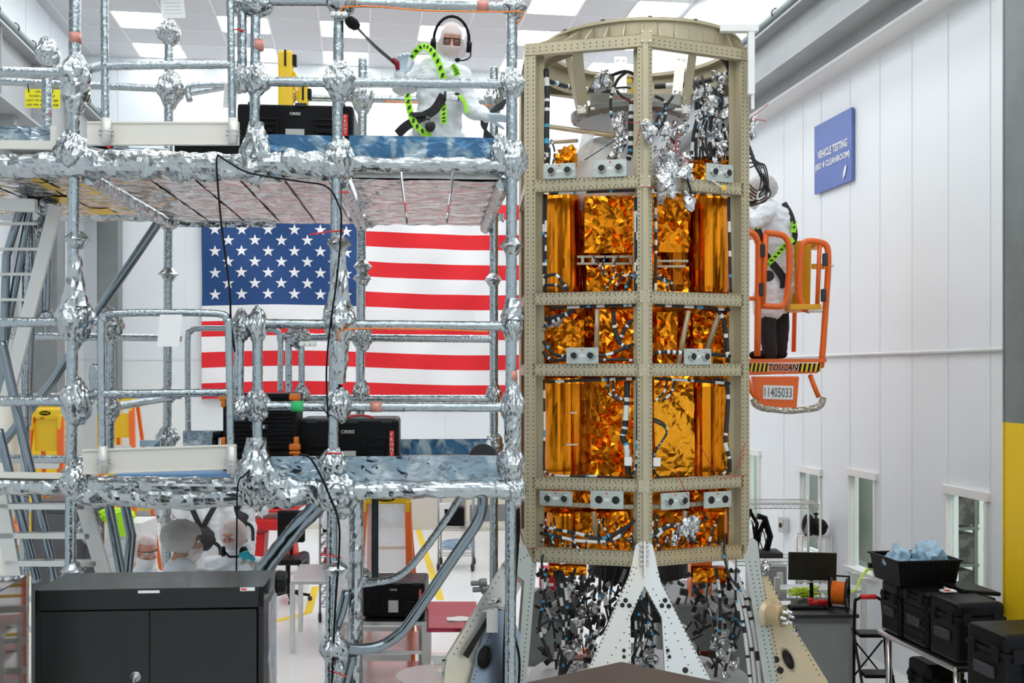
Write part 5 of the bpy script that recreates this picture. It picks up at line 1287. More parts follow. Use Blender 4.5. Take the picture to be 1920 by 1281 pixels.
# ---- the three talking below
def stander(px, py, Y, f, label, hood, look, seed, arms, skin=None, lens=None, tilt=(0, 0, 1), hnd=(), sw=.20, zs=None):
    c = P(px, py, Y); side = V((f[1], -f[0], 0)).normalized(); fw = V((f[0], f[1], 0)).normalized()
    sh = c+V((0, 0, -.235))-fw*.04; pel = V((sh.x-fw.x*.02, sh.y-fw.y*.02, .95)); suit = [('cap', pel, sh+V((0, 0, -.22)), .16, .175), ('cap', sh+V((0, 0, -.22)), sh+V((0, 0, -.06)), .175, .15), ('cap', sh-side*sw+V((0, 0, -.02)), sh+side*sw+V((0, 0, -.02)), .082, .082), ('cap', sh+V((0, 0, .02)), c+V((0, 0, -.14))-fw*.03, .125, .075)]
    for sg in (-1, 1):
        hp = pel+side*sg*.10; kn = V((hp.x, hp.y, .50)); an = V((hp.x, hp.y, .10)); suit += [('cap', hp, kn, .115, .085), ('cap', kn, an, .085, .06), ('cap', an, an+fw*.14-V((0, 0, .04)), .055, .045)]
    for k, (el, wr) in enumerate(arms):
        s0 = sh+side*(sw+.01)*(-1 if k == 0 else 1)+V((0, 0, -.04)); suit += [('cap', s0, V(el), .075, .058), ('cap', V(el), V(wr), .058, .042)]
    return person((pel.x, pel.y, 0), label, c, look, tilt, suit, hnd, skin=skin, hood=hood, lens=lens, seed=seed, voxel=.017)
p = P(268, 1036, 8.9)
stander(272, 1034, 8.9, (.45, -1), 'person in white suit with clear glasses and beard cover, leftmost of the talking group', 'beard', (.75, -.62, -.25), 11,
    [((p.x-.26, p.y-.05, 1.05), (p.x-.10, p.y-.30, 1.0)), ((p.x+.24, p.y-.05, 1.05), (p.x+.14, p.y-.32, 1.0))], lens=M_lensc, skin=mat('skin_pink', (.68, .30, .22), .5),
    hnd=[((p.x-.10, p.y-.30, 1.0), (.5, -.8, 0), (0, 0, -1), 1, M_glove), ((p.x+.14, p.y-.32, 1.0), (-.3, -1, 0), (0, 0, -1), -1, M_glove)])
p = P(345, 1015, 7.5)
w0 = P(466, 1058, 7.55); w1 = P(395, 1078, 7.4)
stander(348, 1016, 7.5, (1, .35), 'person in grey-white suit and bouffant cap seen from behind, middle of the talking group', 'net', (.92, .38, -.10), 13,
    [(P(395, 1085, 7.7), w0), (P(330, 1110, 7.3), (p.x+.2, p.y-.1, 1.3))], lens=M_lensc, skin=M_skind, hnd=[(w0, (1, .1, -.1), (.1, -.4, -1), 1, M_gloved, dict(curl=.4))])
cq = P(348, 1016, 7.5)
MB().blob(cq+V((-.03, -.01, .045)), (.092, .100, .088), None, 3, .05, 4).build('hair', M_hair, bpy.data.objects['person.003'], smooth=True)
p = P(437, 1000, 8.7)
stander(438, 1003, 8.7, (-.1, -1), 'person in white hooded suit facing forward with a teal glove, rightmost of the talking group', 'full', (-.25, -.95, -.28), 17,
    [(P(395, 1090, 8.5), (p.x-.08, p.y-.42, 1.35)), (P(500, 1085, 8.55), P(470, 1062, 8.30))], skin=mat('skin_pink', (.68, .30, .22), .5), tilt=(-.1, 0, 1),
    hnd=[(P(470, 1062, 8.30), (-.3, -.2, .8), (-.2, -.9, 0), 1, M_teal, dict(curl=.9)), ((p.x-.08, p.y-.42, 1.35), (.6, -.8, -.2), (0, 0, -1), 1, M_teal, dict(curl=.6))])
mbp = MB()
for sg in (-1, 1): mbp.lathe([(.0001, 0), (.04, 0), (.044, .02), (.03, .035), (.0001, .035)], P(438+sg*16, 1034, 8.52), (sg, -.4, 0), 16)
mbp.tube([P(422, 1036, 8.52), P(430, 1044, 8.48), P(446, 1044, 8.48), P(454, 1036, 8.52)], .01, 8)
tag(mbp.build('headphones', M_black, None, smooth=True, loc=P(438, 1036, 8.5)), 'black headphones worn round the neck of the rightmost talking person', 'headphones')
# ---- two more suited people farther back, seen from behind under the deck
def back_figure(px, Y, label, harness, seed, hz=1.62):
    f = V((0, 1, 0)); c = V((P(px, 700, Y).x, Y, hz)); sh = c+V((0, 0, -.26)); pel = V((sh.x, sh.y, .92)); suit = [('cap', pel, sh+V((0, 0, -.2)), .19, .20), ('cap', sh+V((0, 0, -.2)), sh, .20, .14), ('cap', sh-V((.2, 0, .02)), sh+V((.2, 0, -.02)), .09, .09)]
    for sg in (-1, 1):
        hp = pel+V((sg*.1, 0, 0)); suit += [('cap', hp, V((hp.x, hp.y, .5)), .12, .09), ('cap', V((hp.x, hp.y, .5)), V((hp.x, hp.y, .1)), .09, .06), ('cap', sh+V((sg*.22, 0, -.05)), sh+V((sg*.30, .05, -.33)), .08, .06), ('cap', sh+V((sg*.30, .05, -.33)), sh+V((sg*.20, .28, -.40)), .06, .045), ('cap', V((hp.x, hp.y, .08)), V((hp.x, hp.y+.16, .05)), .055, .045)]
    w_ = [sh+V((sg*.20, .28, -.40)) for sg in (-1, 1)]
    t, q, r, ff, u = person((pel.x, pel.y, 0), label, c, (.1, 1, -.1), UP, suit, [(w_[0], (0, 1, 0), (1, 0, -.3), 1, M_glove), (w_[1], (0, 1, 0), (-1, 0, -.3), -1, M_glove)], seed=seed, voxel=.02)
    if harness:
        n = (0, -1, 0); y = sh.y-.22
        for pts, w in (([V((sh.x-.16, y+.06, sh.z)), V((sh.x-.05, y, sh.z-.2)), V((sh.x+.02, y, sh.z-.36))], .06), ([V((sh.x+.16, y+.06, sh.z)), V((sh.x+.06, y, sh.z-.2)), V((sh.x-.02, y, sh.z-.36))], .06), ([V((sh.x+.05, y, sh.z-.42)), V((sh.x+.2, y, sh.z-.5)), V((sh.x+.22, y, sh.z-.68))], .04)): strap(pts, w, n, M_web, 'harness_strap', t, t=.01)
        MB().blob(V((sh.x, y-.02, sh.z-.42)), (.17, .08, .14), None, 3, .12, seed).build('tool_pouch', M_web, t, smooth=True)
back_figure(388, 12.4, 'person in white suit seen from behind wearing a black back pouch, under the deck', True, 21, 1.68)
back_figure(348, 13.4, 'person in white suit standing left of the one with the black back pouch', False, 23, 1.7)
back_figure(450, 13.7, 'person in white suit with black straps standing behind the rightmost talking person', True, 25, 1.72)
back_figure(660, 11.9, 'person in white suit standing beside the chrome wire shelf trolley', False, 27, 1.80)
# ================================================================ the lift basket
lift = thing('lift_platform', P(1400, 700, 10.0)*1-V((0, 0, P(1400, 700, 10.0).z)), 'orange mast lift basket right of the spacecraft, numbered 11405033', 'lift')
def otube(pts, r=.022, m=M_orange, name='guard_rail', k=0, parent=lift): return MB().tube(spline(pts, k) if k else pts, r, 10).build(name, m, parent, smooth=True)
Ya, Yb_ = 9.62, 10.35
def La(px, py, Y=Ya): return P(px, py, Y)
otube([La(1385, 436), La(1402, 436), La(1414, 440), La(1421, 455), La(1422, 475), La(1420, 668)], .03, k=4)
otube([La(1434, 436), La(1462, 440), La(1474, 447), La(1479, 462), La(1480, 500), La(1476, 552), La(1471, 570), La(1458, 575), La(1428, 573)], .028, k=4, name='gate_frame')
otube([La(1436, 436), La(1430, 572)], .026, name='gate_frame'); otube([La(1422, 572), La(1445, 574)], .02); otube([La(1385, 560), La(1420, 560)], .02)
otube([La(1508, 582, 9.7), La(1500, 560, 9.7), La(1498, 540, 9.7), La(1502, 470, 9.7), La(1508, 455, 9.7), La(1520, 452, 9.7), La(1540, 455, 9.7), La(1550, 462, 9.7), La(1553, 480, 9.7), La(1552, 520, 9.7), La(1541, 676, 9.7), La(1536, 684, 9.7)], .028, k=4)
otube([La(1537, 456, 9.7), La(1532, 580, 9.7)], .02); otube([La(1505, 580, 9.7), La(1518, 584, 9.7)], .022)
otube([P(1385, 445, Yb_), P(1470, 447, Yb_), P(1490, 455, Yb_), P(1492, 480, Yb_), P(1488, 660, Yb_)], .022, k=4)
MB().tube([La(1515, 581, 9.68), La(1541, 581, 9.68)], .026, 12, mif=lambda t: 1 if .3 < t < .75 else 0).build('roller_pad', [M_white, M_rubber], lift, smooth=True)
for x, y in ((1430, 470), (1427, 543), (1547, 487), (1544, 554)): MB().box(La(x, y, 9.6), (.042, .05, .115)).build('bumper_pad', M_rubber, lift, bevel=.008)
mb = MB(); M_amber = mat('amber_box', (.80, .40, .01), .45)
a, b, c, d = P(1488, 452, 10.0), P(1522, 450, 9.8), P(1519, 582, 9.8), P(1478, 584, 10.0)
mb.prism([d, c, b, a], V((.02, .35, 0))); mb.box(P(1530, 462, 9.85), (.09, .3, .04)); mb.box(P(1534, 500, 9.85), (.12, .03, .05)); mb.box(P(1500, 578, 9.85), (.28, .4, .05))
mb.build('document_box', M_amber, lift, bevel=.006)
MB().lathe([(.0001, 0), (.02, 0), (.02, .03), (.012, .03), (.012, .05), (.0001, .05)], P(1553, 498, 9.7), (1, 0, 0), 10).build('latch_knob', M_aluw, lift)
# basket floor and front beam
fl0, fl1 = La(1398, 672), La(1545, 672, 9.7)
MB().box(((fl0.x+fl1.x)/2, (Ya+Yb_)/2, fl0.z-.02), (fl1.x-fl0.x, Yb_-Ya, .03)).build('basket_floor', M_orange, lift)
zt_, zb_ = La(0, 678).z, La(0, 700).z
a, b, c, d = La(1396, 704), La(1533, 700), La(1541, 682), La(1396, 680)
MB().prism([a, b, c, d], V((0, .05, 0))).build('front_beam', M_orange, lift, bevel=.004)
mb = MB()
for x0, x1 in ((1402, 1441), (1496, 1539)):
    n = 5
    A, B_ = La(x0, 697, Ya-.004), La(x1, 697, Ya-.004); h = V((0, 0, .075))
    mb.prism([A, B_, B_+h, A+h], V((0, -.002, 0)), 0)
    w_ = (B_-A)/n
    for k in range(n):
        p0 = A+w_*(k+.05); mb.prism([p0+V((0, -.003, 0)), p0+w_*.5+V((0, -.003, 0)), p0+w_*.85+h+V((0, -.003, 0)), p0+w_*.35+h+V((0, -.003, 0))], V((0, -.001, 0)), 1)
mb.build('hazard_stripes', [M_yellow, M_black], lift)
text_mesh('TOUCAN', La(1469, 689, Ya-.003), (1, 0, 0), (0, 0, 1), .072, 'lettering', M_white, lift, width=.285, bold=.05, shear=.25)
text_mesh('TOUCAN', La(1469, 689, Ya-.006), (1, 0, 0), (0, 0, 1), .062, 'lettering', M_black, lift, width=.270, bold=.022, shear=.25)
MB().prism([La(1418, 762), La(1494, 768), La(1499, 706), La(1412, 706)], V((0, .10, 0))).build('front_apron', M_orange, lift, bevel=.01)
MB().box(La(1459, 736, Ya-.006), (.27, .006, .125), Matrix.Rotation(.03, 3, 'Y')).build('number_plate', M_paper, lift)
text_mesh('11405033', La(1459, 736, Ya-.010), (1, 0, -.03), (.03, 0, 1), .085, 'lettering', M_ink, lift, width=.245)
otube([La(1400, 706), La(1409, 735), La(1420, 750)], .022); otube([La(1519, 704, 9.65), La(1527, 725, 9.6), La(1535, 745, 9.6)], .022)
MB().tube(spline([La(1412, 748), La(1418, 760), La(1440, 767), (La(1480, 770)), La(1520, 767, 9.6), La(1538, 760, 9.6), La(1544, 745, 9.6)], 6), .030, 12, crumple=.10, step=.02).build('foil_bumper', mat('worn_foil', (.5, .47, .40), .3, .8, bump=('foil', 20, .8, .03)), lift)
mb = MB().box((1.95, 11.1, 1.6), (.22, .25, 3.2)); mb.build('mast', M_orange, lift, bevel=.01)
MB().box((1.9, 11.3, .35), (.9, 1.2, .5)).build('lift_base', M_grey, lift, bevel=.04)
MB().box((2.1, 10.72, fl0.z-.08), (.5, .8, .1)).build('mast_arm', M_orange, lift)
for dx in (-.35, .35):
    for dy in (-.45, .45): MB().lathe([(.0001, -.05), (.13, -.05), (.14, -.03), (.14, .03), (.13, .05), (.0001, .05)], (1.9+dx, 11.3+dy, .14), (1, 0, 0), 18).build('wheel', M_rubber, lift, smooth=True)
# ================================================================ foreground black cabinets
M_cab = mat('charcoal_enamel', (.012, .012, .012), .22, spec=.35, coat=.05)
ztop = EYE-.92
fa = V((P(65, 700, 4.52).x, 4.52, 0)); wcab = .955; dcab = .40
def Q(x, y, z): return fa+SR*x+SD*y+V((0, 0, z))
t = thing('storage_cabinet', Q(wcab/2, dcab/2, 0), 'charcoal two-door steel cabinet in the left foreground', 'cabinet')
mb = MB().box(Q(wcab/2, dcab/2+.012, ztop/2), (wcab, dcab-.024, ztop-.004), SCAFROT)
mb.box(Q(wcab/2, .012, ztop-.045), (wcab, .024, .09), SCAFROT).box(Q(.012, .012, ztop/2), (.024, .024, ztop), SCAFROT).box(Q(wcab-.012, .012, ztop/2), (.024, .024, ztop), SCAFROT)
mb.build('cabinet_body', M_cab, t, bevel=.003)
for k in (0, 1):
    w2 = (wcab-.056)/2; x0 = .027+k*(w2+.003); tilt = .018 if k else 0
    mb = MB().box(Q(x0+w2/2, .0-tilt*.5, (ztop-.1)/2+.02), (w2, .02, ztop-.125), SCAFROT@Matrix.Rotation(-tilt if k else 0, 3, 'Z'))
    d = mb.build('door', M_cab, t, bevel=.002)
    if k == 0:
        c = Q(x0+w2-.055, -.012, P(0, 1272, 4.52).z)
        MB().lathe([(.0001, 0), (.024, 0), (.024, .006), (.018, .010), (.008, .012), (.008, .03), (.0001, .03)], c, -SD, 20).build('door_lock', M_chrome, d, smooth=True)
        MB().box(c-SD*.03-V((0, 0, .02)), (.007, .012, .05), SCAFROT).build('key', M_chrome, d)
for (px, py, w_, h_, col) in ((279, 1110, .09, .011, 0), (464, 1105, .062, .015, 1)):
    c = ray_plane(px, py, Q(0, -.0015, 0), SD); mb = MB().box(c, (w_, .002, h_), SCAFROT)
    if col: mb.box(c-SR*w_*.24-SD*.001, (w_*.38, .002, h_*.5), SCAFROT, 1)
    mb.build('maker_label', [M_paper, M_inkr], t)
mb = MB().lathe([(.03, 0), (.05, 0), (.055, .01), (.05, .045), (.02, .05), (.02, 0), (.03, 0)], Q(wcab+.02, .25, ztop-.03), SR, 16)
tag(mb.build('tape_dispenser', M_black, None, loc=Q(wcab+.02, .25, ztop-.03)), 'black tape dispenser fixed to the right side of the charcoal cabinet', 'tape dispenser')
mb = MB().sheet(Q(wcab+.012, .06, .9), SD*.28, V((0, 0, 1.0)), 10, 24, .008, 3, thick=.003)
tag(mb.build('clear_bag', M_clear, None, loc=Q(wcab+.012, .06, .9)), 'clear plastic sheet hanging on the right side of the charcoal cabinet', 'plastic bag')
c0 = P(50, 700, 4.86); c0.z = 0
t = thing('storage_cabinet', c0, 'glossy dark cabinet cut off by the left edge, its side mirroring the hall', 'cabinet')
cv = c0-RR*.25-RD*.55
MB().box(cv+V((0, 0, ztop/2)), (.5, 1.1, ztop), ROOMROT).build('cabinet_body', mat('glossy_charcoal', (.035, .03, .03), .05, .4, coat=1), t, bevel=.004)
MB().box(cv-RD*.555+V((0, 0, ztop/2)), (.46, .015, ztop-.1), ROOMROT).build('door', M_cab, t, bevel=.003)
# dark table top corner at the bottom
A = V((.379, 3.70)); 
t = thing('equipment_table', (.36, 3.1, 0), 'dark brown table whose corner juts in at the bottom edge', 'table')
zt2 = EYE-1.0; M_slab = mat('dark_brown_laminate', (.035, .026, .024), .35)
P4 = [V((A.x, A.y, zt2)), V((A.x-.75, A.y-.56, zt2)), V((A.x-.15, A.y-1.20, zt2)), V((A.x+.66, A.y-.55, zt2))]
MB().prism(P4, V((0, 0, -.04))).build('table_top', M_slab, t, bevel=.003)
for p in P4:
    q = p.lerp(V((.36, 3.1, zt2)), .12); MB().box((q.x, q.y, (zt2-.04)/2), (.05, .05, zt2-.04)).build('leg', M_blackm, t)
# ================================================================ black rack cases
def rack_case(c, w, d, h, rot, label, marks=True, group=None, brand=True):
    """c: centre of the underside; front towards -y of rot"""
    t = thing('rack_case', c, label, 'case', group); X, Y_, Z = rot@V((1, 0, 0)), rot@V((0, 1, 0)), V((0, 0, 1)); c = V(c)
    def q(x, y, z): return c+X*x*w+Y_*(y*d)+Z*z*h
    mb = MB().box(q(0, 0, .5), (w, d, h), rot); b = mb.build('case_body', M_black, t, bevel=.025)
    lid = MB().box(q(0, -.5, .50), (w*.98, .03, h*.96), rot)
    lo = lid.build('front_lid', M_black, t, bevel=.012)
    for s in (-.27, .27):
        mb = MB()
        for dx, dz, sx, sz in ((-.12, .48, .02, .42), (.12, .48, .02, .42), (0, .69, .26, .03), (0, .27, .26, .03)): mb.box(q(s+dx, -.53, dz), (w*sx, .02, h*sz), rot)
        mb.box(q(s, -.55, .46), (w*.16, .02, h*.07), rot).box(q(s, -.54, .58), (w*.18, .015, h*.03), rot)
        mb.build('case_handle', M_blackm, lo, bevel=.003)
    for s in (-.35, .05, .38): MB().box(q(s, -.52, .97), (w*.10, .05, h*.07), rot).build('latch', M_rubber, t, bevel=.004)
    MB().box(q(.0, -.515-.018/d*0, .33)-Y_*.02, (w*.16, .006, h*.34), rot).build('paper_label', mat('silver_label', (.62, .62, .58), .4), lo)
    if marks:
        MB().box(q(.43, -.5, .60)-Y_*.018, (w*.045, .004, h*.42), rot).build('front_tag', M_inkr, lo)
        for i, ch in enumerate('FRONT'): text_mesh(ch, q(.43, -.5, .60+.155-.078*i)-Y_*.021, X, Z, h*.055, 'lettering', M_paper, lo)
    if brand: text_mesh('CIRRIS', q(.0, -.5, .80)-Y_*.020, X, Z, h*.055, 'lettering', M_aluw, lo, bold=.02)
    return t
def case_at(px0, px1, y0, y1, v, d, label, **k):
    a, b = SP(px0, y1, v), SP(px1, y1, v); top = SP(px0, y0, v)
    rack_case((a+b)/2+SD*d/2, (b-a).length, d, top.z-a.z, SCAFROT, label, **k)
case_at(444, 663, 195, 292, .45, .5, 'large black rack case with red FRONT tag on the upper deck beside the kneeling worker')
case_at(556, 748, 785, 905, .45, .5, 'black rack case with red FRONT tag on the lower deck below the flag')
t = thing('equipment_case', SP(385, 296, .35), 'low flat black case lying on the upper deck behind the pale toe board', 'case')
a, b = SP(326, 292, .35), SP(462, 292, .35); MB().box((a+b)/2+SD*.2+V((0, 0, .06)), ((b-a).length, .4, .13), SCAFROT).build('case_body', M_black, t, bevel=.015)
MB().box((a+b)/2-SD*.005+V((0, 0, .07)), (.12, .02, .03), SCAFROT).build('case_handle', M_rubber, t, bevel=.004)
t = thing('barrier_sign', SP(225, 290, .3), 'small red and black triangle lying on the upper deck at the gate', 'sign')
MB().prism([SP(170, 274, .3), SP(212, 274, .3), SP(205, 282, .3)], SD*.02).build('black_wedge', M_black, t); MB().prism([SP(196, 272, .29), SP(210, 273, .29), SP(204, 280, .29)], SD*.02).build('red_wedge', M_red, t)
tag(MB().tube([SP(205, 283, .3), SP(320, 285, .3)], .02, 10).build('foil_pole', M_foilt, None, loc=SP(205, 283, .3)), 'foil wrapped pole lying along the upper deck behind the gate', 'pole')
# cases with orange corners
def orange_case(px0, px1, y0, y1, v, label, lines=12):
    a, b = SP(px0, y1, v), SP(px1, y1, v); top = SP(px0, y0, v); w_ = (b-a).length; h = top.z-a.z; c = (a+b)/2; d = .35
    t = thing('equipment_case', c+SD*d/2, label, 'case', 'orange-cornered cases stacked on the lower deck')
    mb = MB().box(c+SD*d/2+V((0, 0, h/2)), (w_, d, h), SCAFROT)
    for k in range(lines): mb.box(c-SD*.004+V((0, 0, h*(k+.8)/(lines+.6))), (w_*.9, .012, h/lines*.45), SCAFROT)
    mb.build('case_body', M_blackm, t, bevel=.006)
    for sx in (-.5, .5):
        for z in (.06, .94): MB().box(c+SR*w_*sx*.955+SD*.0+V((0, 0, h*z)), (.07, .05, h*.12), SCAFROT).box(c+SR*w_*sx*.985+SD*.02+V((0, 0, h*(z+(.10 if z < .5 else -.10)))), (.03, .08, h*.16), SCAFROT).build('corner_guard', M_orangel, t, bevel=.01)
    MB().box(c-SD*.02+V((0, 0, h*.42)), (.10, .012, .028), SCAFROT).box(c-SD*.028+SR*.02+V((0, 0, h*.42)), (.03, .006, .022), SCAFROT, 1).build('case_handle', [M_rubber, M_steel], t)
orange_case(418, 556, 738, 845, .30, 'upper black ribbed case with orange corners on the lower deck', 13)
orange_case(418, 556, 846, 902, .30, 'bottom black ribbed case with orange corners on the lower deck', 6)
t = thing('monitor_arm', SP(404, 850, .4), 'black articulated arm beside the orange-cornered cases', 'arm')
MB().tube([SP(403, 850, .4), SP(403, 820, .4)], .02, 10).tube([SP(400, 816, .38), SP(420, 814, .38)], .022, 12).build('arm', M_black, t, smooth=True)
c = S(-.9, .45, ZL+.06)
tag(MB().box(c, (.9, .7, .03), SCAFROT).build('foam_mat', mat('pale_blue_mat', (.22, .45, .75), .6), None, loc=c), 'light blue mat lying on the lower deck behind the pale toe board', 'mat')
tag(MB().lathe([(.0001, 0), (.09, 0), (.09, .05), (.0001, .05)], SP(905, 858, .35), -SD, 24).build('cable_spool', M_rubber, None, loc=SP(905, 858, .35)), 'dark round spool at the right end of the lower deck', 'spool')
tag(MB().tube(spline([SP(650, 783, .5), SP(680, 779, .52), SP(700, 784, .5), SP(690, 780, .56), SP(660, 779, .6), SP(655, 784, .55)], 5), .006, 6).build('strap', M_red, None, loc=SP(650, 783, .5)), 'red cord coiled on top of the lower deck rack case', 'cord')
# yellow retracting barrier on the upper deck
t = thing('safety_barrier', SP(537, 290, 1.5), 'yellow expanding safety barrier standing on the upper deck', 'barrier')
for (x, y0, w_) in ((536, 96, .11), (569, 160, .075)):
    a, b = SP(x, 292, 1.5), SP(x, y0, 1.5); MB().box((a+b)/2, (w_, .07, b.z-a.z), SCAFROT).build('barrier_post', M_yellow, t, bevel=.02)
    MB().box(b-SD*.04-V((0, 0, .06)), (.014, .01, .12), SCAFROT).box(b+SR*w_*.6-V((0, 0, .07)), (.03, .06, .08), SCAFROT).build('latch', M_black, t, bevel=.004)
bar_ = [(548, 150, 562, 195), (550, 135, 575, 180)]
for x0, y0, x1, y1 in bar_: MB().tube([SP(x0, y0, 1.5), SP(x1, y1, 1.5)], .012, 6).build('barrier_link', M_yellow, t)
# hanging papers and the caution sign
def paper(px0, py0, px1, py1, v, label, lines=0, red=False, skew=0):
    a, b, c_, d_ = SP(px0+skew, py1, v), SP(px1+skew, py1, v), SP(px1, py0, v), SP(px0, py0, v); mb = MB().plate(a, b, c_, d_, .002)
    up = d_-a; xr = b-a
    for k in range(lines):
        p0 = a+up*(.85-k*.8/max(1, lines))+xr*.15+SD*-.003; mb.plate(p0, p0+xr*.7, p0+xr*.7+up*.03, p0+up*.03, .0005, 2 if red and k == 0 else 1)
    return tag(mb.build('hanging_tag', [M_paper, mat('faint_print', (.6, .62, .64), .7), mat('pink_print', (.85, .35, .35), .7)], None, loc=a), label, 'tag')
paper(300, 590, 342, 650, -.18, 'blank white paper tag hanging from the top bar of the lower gate', 0, skew=-6)
paper(421, 156, 446, 202, .05, 'white tag with red print hanging from the upper rail left of the black case', 5, True, skew=-3)
paper(300, -6, 344, 34, -.05, 'white sheet of text hanging at the top edge above the left deck', 5, skew=4)
va = VR-.04; sgn_c = SP(80, 185, va); w_, h_ = SP(113, 185, va).x-SP(47, 185, va).x, SP(80, 168, va).z-SP(80, 203, va).z
t = thing('caution_sign', sgn_c, 'yellow caution floor load sign tied to the rear rail at the upper left', 'sign')
MB().box(sgn_c, (w_, .004, h_), SCAFROT).build('sign_board', mat('sign_yellow', (.88, .80, .01), .5), t)
for k, s in enumerate(('CAUTION', 'FLOOR LOAD LIMIT', 'NOT TO EXCEED 800', 'LBS PER PLATFORM')):
    text_mesh(s, sgn_c-SD*.003+V((0, 0, h_*(.36-.235*k))), SR, V((0, 0, 1)), h_*.12, 'lettering', M_ink, t, width=w_*(.42, .74, .9, .9)[k], bold=.01)
for sx in (-.38, .30): MB().tube([sgn_c+SR*w_*sx-SD*.01+V((0, 0, h_*.3)), sgn_c+SR*w_*sx-SD*.03+V((0, 0, h_*.75))], .004, 6).build('cable_tie', M_black, t)
t = thing('hose_bundle', P(935, 220, 6.9), 'grey-black hoses hanging by the right hand of the kneeling worker', 'cable')
for k in range(5): MB().tube(spline([P(952-k*2, 185+k*4, 6.85), P(925-k*3, 205+k*3, 6.85), P(912-k*2, 235, 6.86), P(908+k*5, 262, 6.9)], 6), .009, 8).build('hose', M_rubber, t, smooth=True)
# thick black cable bundle hanging left of the frame
t = thing('cable_bundle', P(962, 935, 7.8), 'thick bundle of black cables hanging between scaffold and spacecraft', 'cable')
rc = random.Random(4)
for k in range(9):
    o = (k % 3-1)*4.5; o2 = rc.uniform(-2, 2); Y = 7.75+(k//3)*.05
    MB().tube(spline([P(966+o*.7, 930, Y), P(966+o+o2, 990, Y), P(960+o*1.2, 1080, Y), P(955+o*1.5, 1180, Y), P(953+o*1.5+o2, 1300, Y)], 5), .016, 8).build('cable', M_black, t, smooth=True)
MB().tube([P(945, 1075, 7.72), P(975, 1092, 7.72)], .004, 6).build('cable_tie', M_red, t)
MB().tube(spline([P(962, 1180, 7.7), P(968, 1205, 7.68), P(974, 1240, 7.68), P(972, 1300, 7.68)], 6), .009, 8).build('cable', M_black, t, smooth=True)
t = thing('inspection_tag', P(922, 1150, 7.9), 'white inspection tag with a clamp on the left leg of the spacecraft', 'tag')
MB().box(P(923, 1165, 7.92), (.085, .004, .17)).build('paper_tag', M_paper, t)
MB().lathe([(.0001, 0), (.02, 0), (.02, .10), (.0001, .10)], P(915, 1130, 7.95), (1, -.1, .2), 12).lathe([(.0001, 0), (.014, 0), (.014, .16), (.0001, .16)], P(905, 1147, 7.95), (1, -.1, .15), 12).build('clamp', M_steel, t, smooth=True)
# platform under the craft
pl = MB().lathe([(.0001, .35), (.92, .35), (.95, .32), (.95, 0), (.0001, 0)], (AX.x, AX.y+.05, 0), seg=64)
tag(pl.build('round_platform', mat('pale_grey_platform', (.45, .46, .46), .4), None, loc=(AX.x, AX.y+.05, 0)), 'low round grey platform on the floor under the spacecraft', 'platform')
c = P(1090, 1217, 9.55); c.z = .35
t = thing('storage_tray', c, 'clear tray with orange tools on the round platform', 'tray')
MB().box(c+V((0, 0, .03)), (.22, .15, .05)).build('tray_body', mat('pinkish_tray', (.8, .45, .36), .4), t, bevel=.006); MB().box(c+V((.05, 0, .07)), (.08, .1, .03)).build('tool', M_orangel, t)
# ================================================================ things farther back
def fz(px, py, z): return ray_plane(px, py, V((0, 0, z)), V((0, 0, 1)))       # the point at height z seen at a pixel
def step_ladder(cx, Y, wtop, wbot, H, label, steps, panel=None, film=False):
    t = thing('step_ladder', (cx, Y+.3, 0), label, 'ladder')
    cap_ = MB().box((cx, Y+.12, H), (wtop+.04, .26, .09)); cap_.box((cx-wtop/2, Y+.02, H-.10), (.05, .08, .16)).box((cx+wtop/2, Y+.02, H-.10), (.05, .08, .16))
    co = cap_.build('top_cap', M_yellow, t, bevel=.012)
    MB().lathe([(.0001, 0), (.5, 0), (.5, .002), (.0001, .002)], (0, 0, 0)) 
    e = MB(); n = 20; e.add([V((cx+math.cos(2*PI*k/n)*wtop*.20, Y-.012, H+math.sin(2*PI*k/n)*.024)) for k in range(n)], [tuple(range(n)), tuple(range(n))[::-1]], 0)
    e.build('logo_oval', M_ink, co); text_mesh('WERNER', (cx, Y-.014, H), (1, 0, 0), (0, 0, 1), .022, 'lettering', M_yellow, co, width=wtop*.3)
    for s in (-1, 1):
        MB().prism([V((cx+s*wtop/2-.03, Y, H-.03)), V((cx+s*wtop/2+.03, Y, H-.03)), V((cx+s*wbot/2+.035, Y-.35, 0.02)), V((cx+s*wbot/2-.035, Y-.35, 0.02))], V((0, .05, 0))).build('side_rail', M_orange, t)
        MB().prism([V((cx+s*wtop/2*.9-.02, Y+.22, H-.03)), V((cx+s*wtop/2*.9+.02, Y+.22, H-.03)), V((cx+s*wbot/2*.95+.02, Y+.75, 0.02)), V((cx+s*wbot/2*.95-.02, Y+.75, 0.02))], V((0, .03, 0))).build('rear_rail', M_orange, t)
        for yy in (Y-.33, Y+.77): MB().box((cx+s*wbot/2*.98, yy, .03), (.07, .09, .06)).build('rubber_foot', M_black, t)
    for z in steps:
        k = 1-z/H; w_ = wtop+(wbot-wtop)*k; MB().box((cx, Y-.35*k+.03, z), (w_, .09, .03)).box((cx, Y-.35*k-.015, z-.02), (w_, .012, .05)).build('step', M_aluw, t)
    for z in (.35, .75, 1.15):
        k = 1-z/H; w_ = (wtop+(wbot-wtop)*k)*.92; MB().box((cx, Y+.22+.53*k, z), (w_, .02, .03)).build('rear_brace', M_yellow, t)
    if panel: MB().box((cx, Y+.05, (panel[0]+panel[1])/2), (wtop*.86, .03, panel[1]-panel[0])).build('tool_panel', M_yellow, t)
    return t
c = P(85, 700, 11.2); step_ladder(c.x, 11.2, .30, .62, EYE-75/2000*11.2, 'tall orange step ladder with yellow top cap at the far left', (.3, .6, .9, 1.2, 1.5, 1.78, 1.95), panel=(2.08, 2.42))
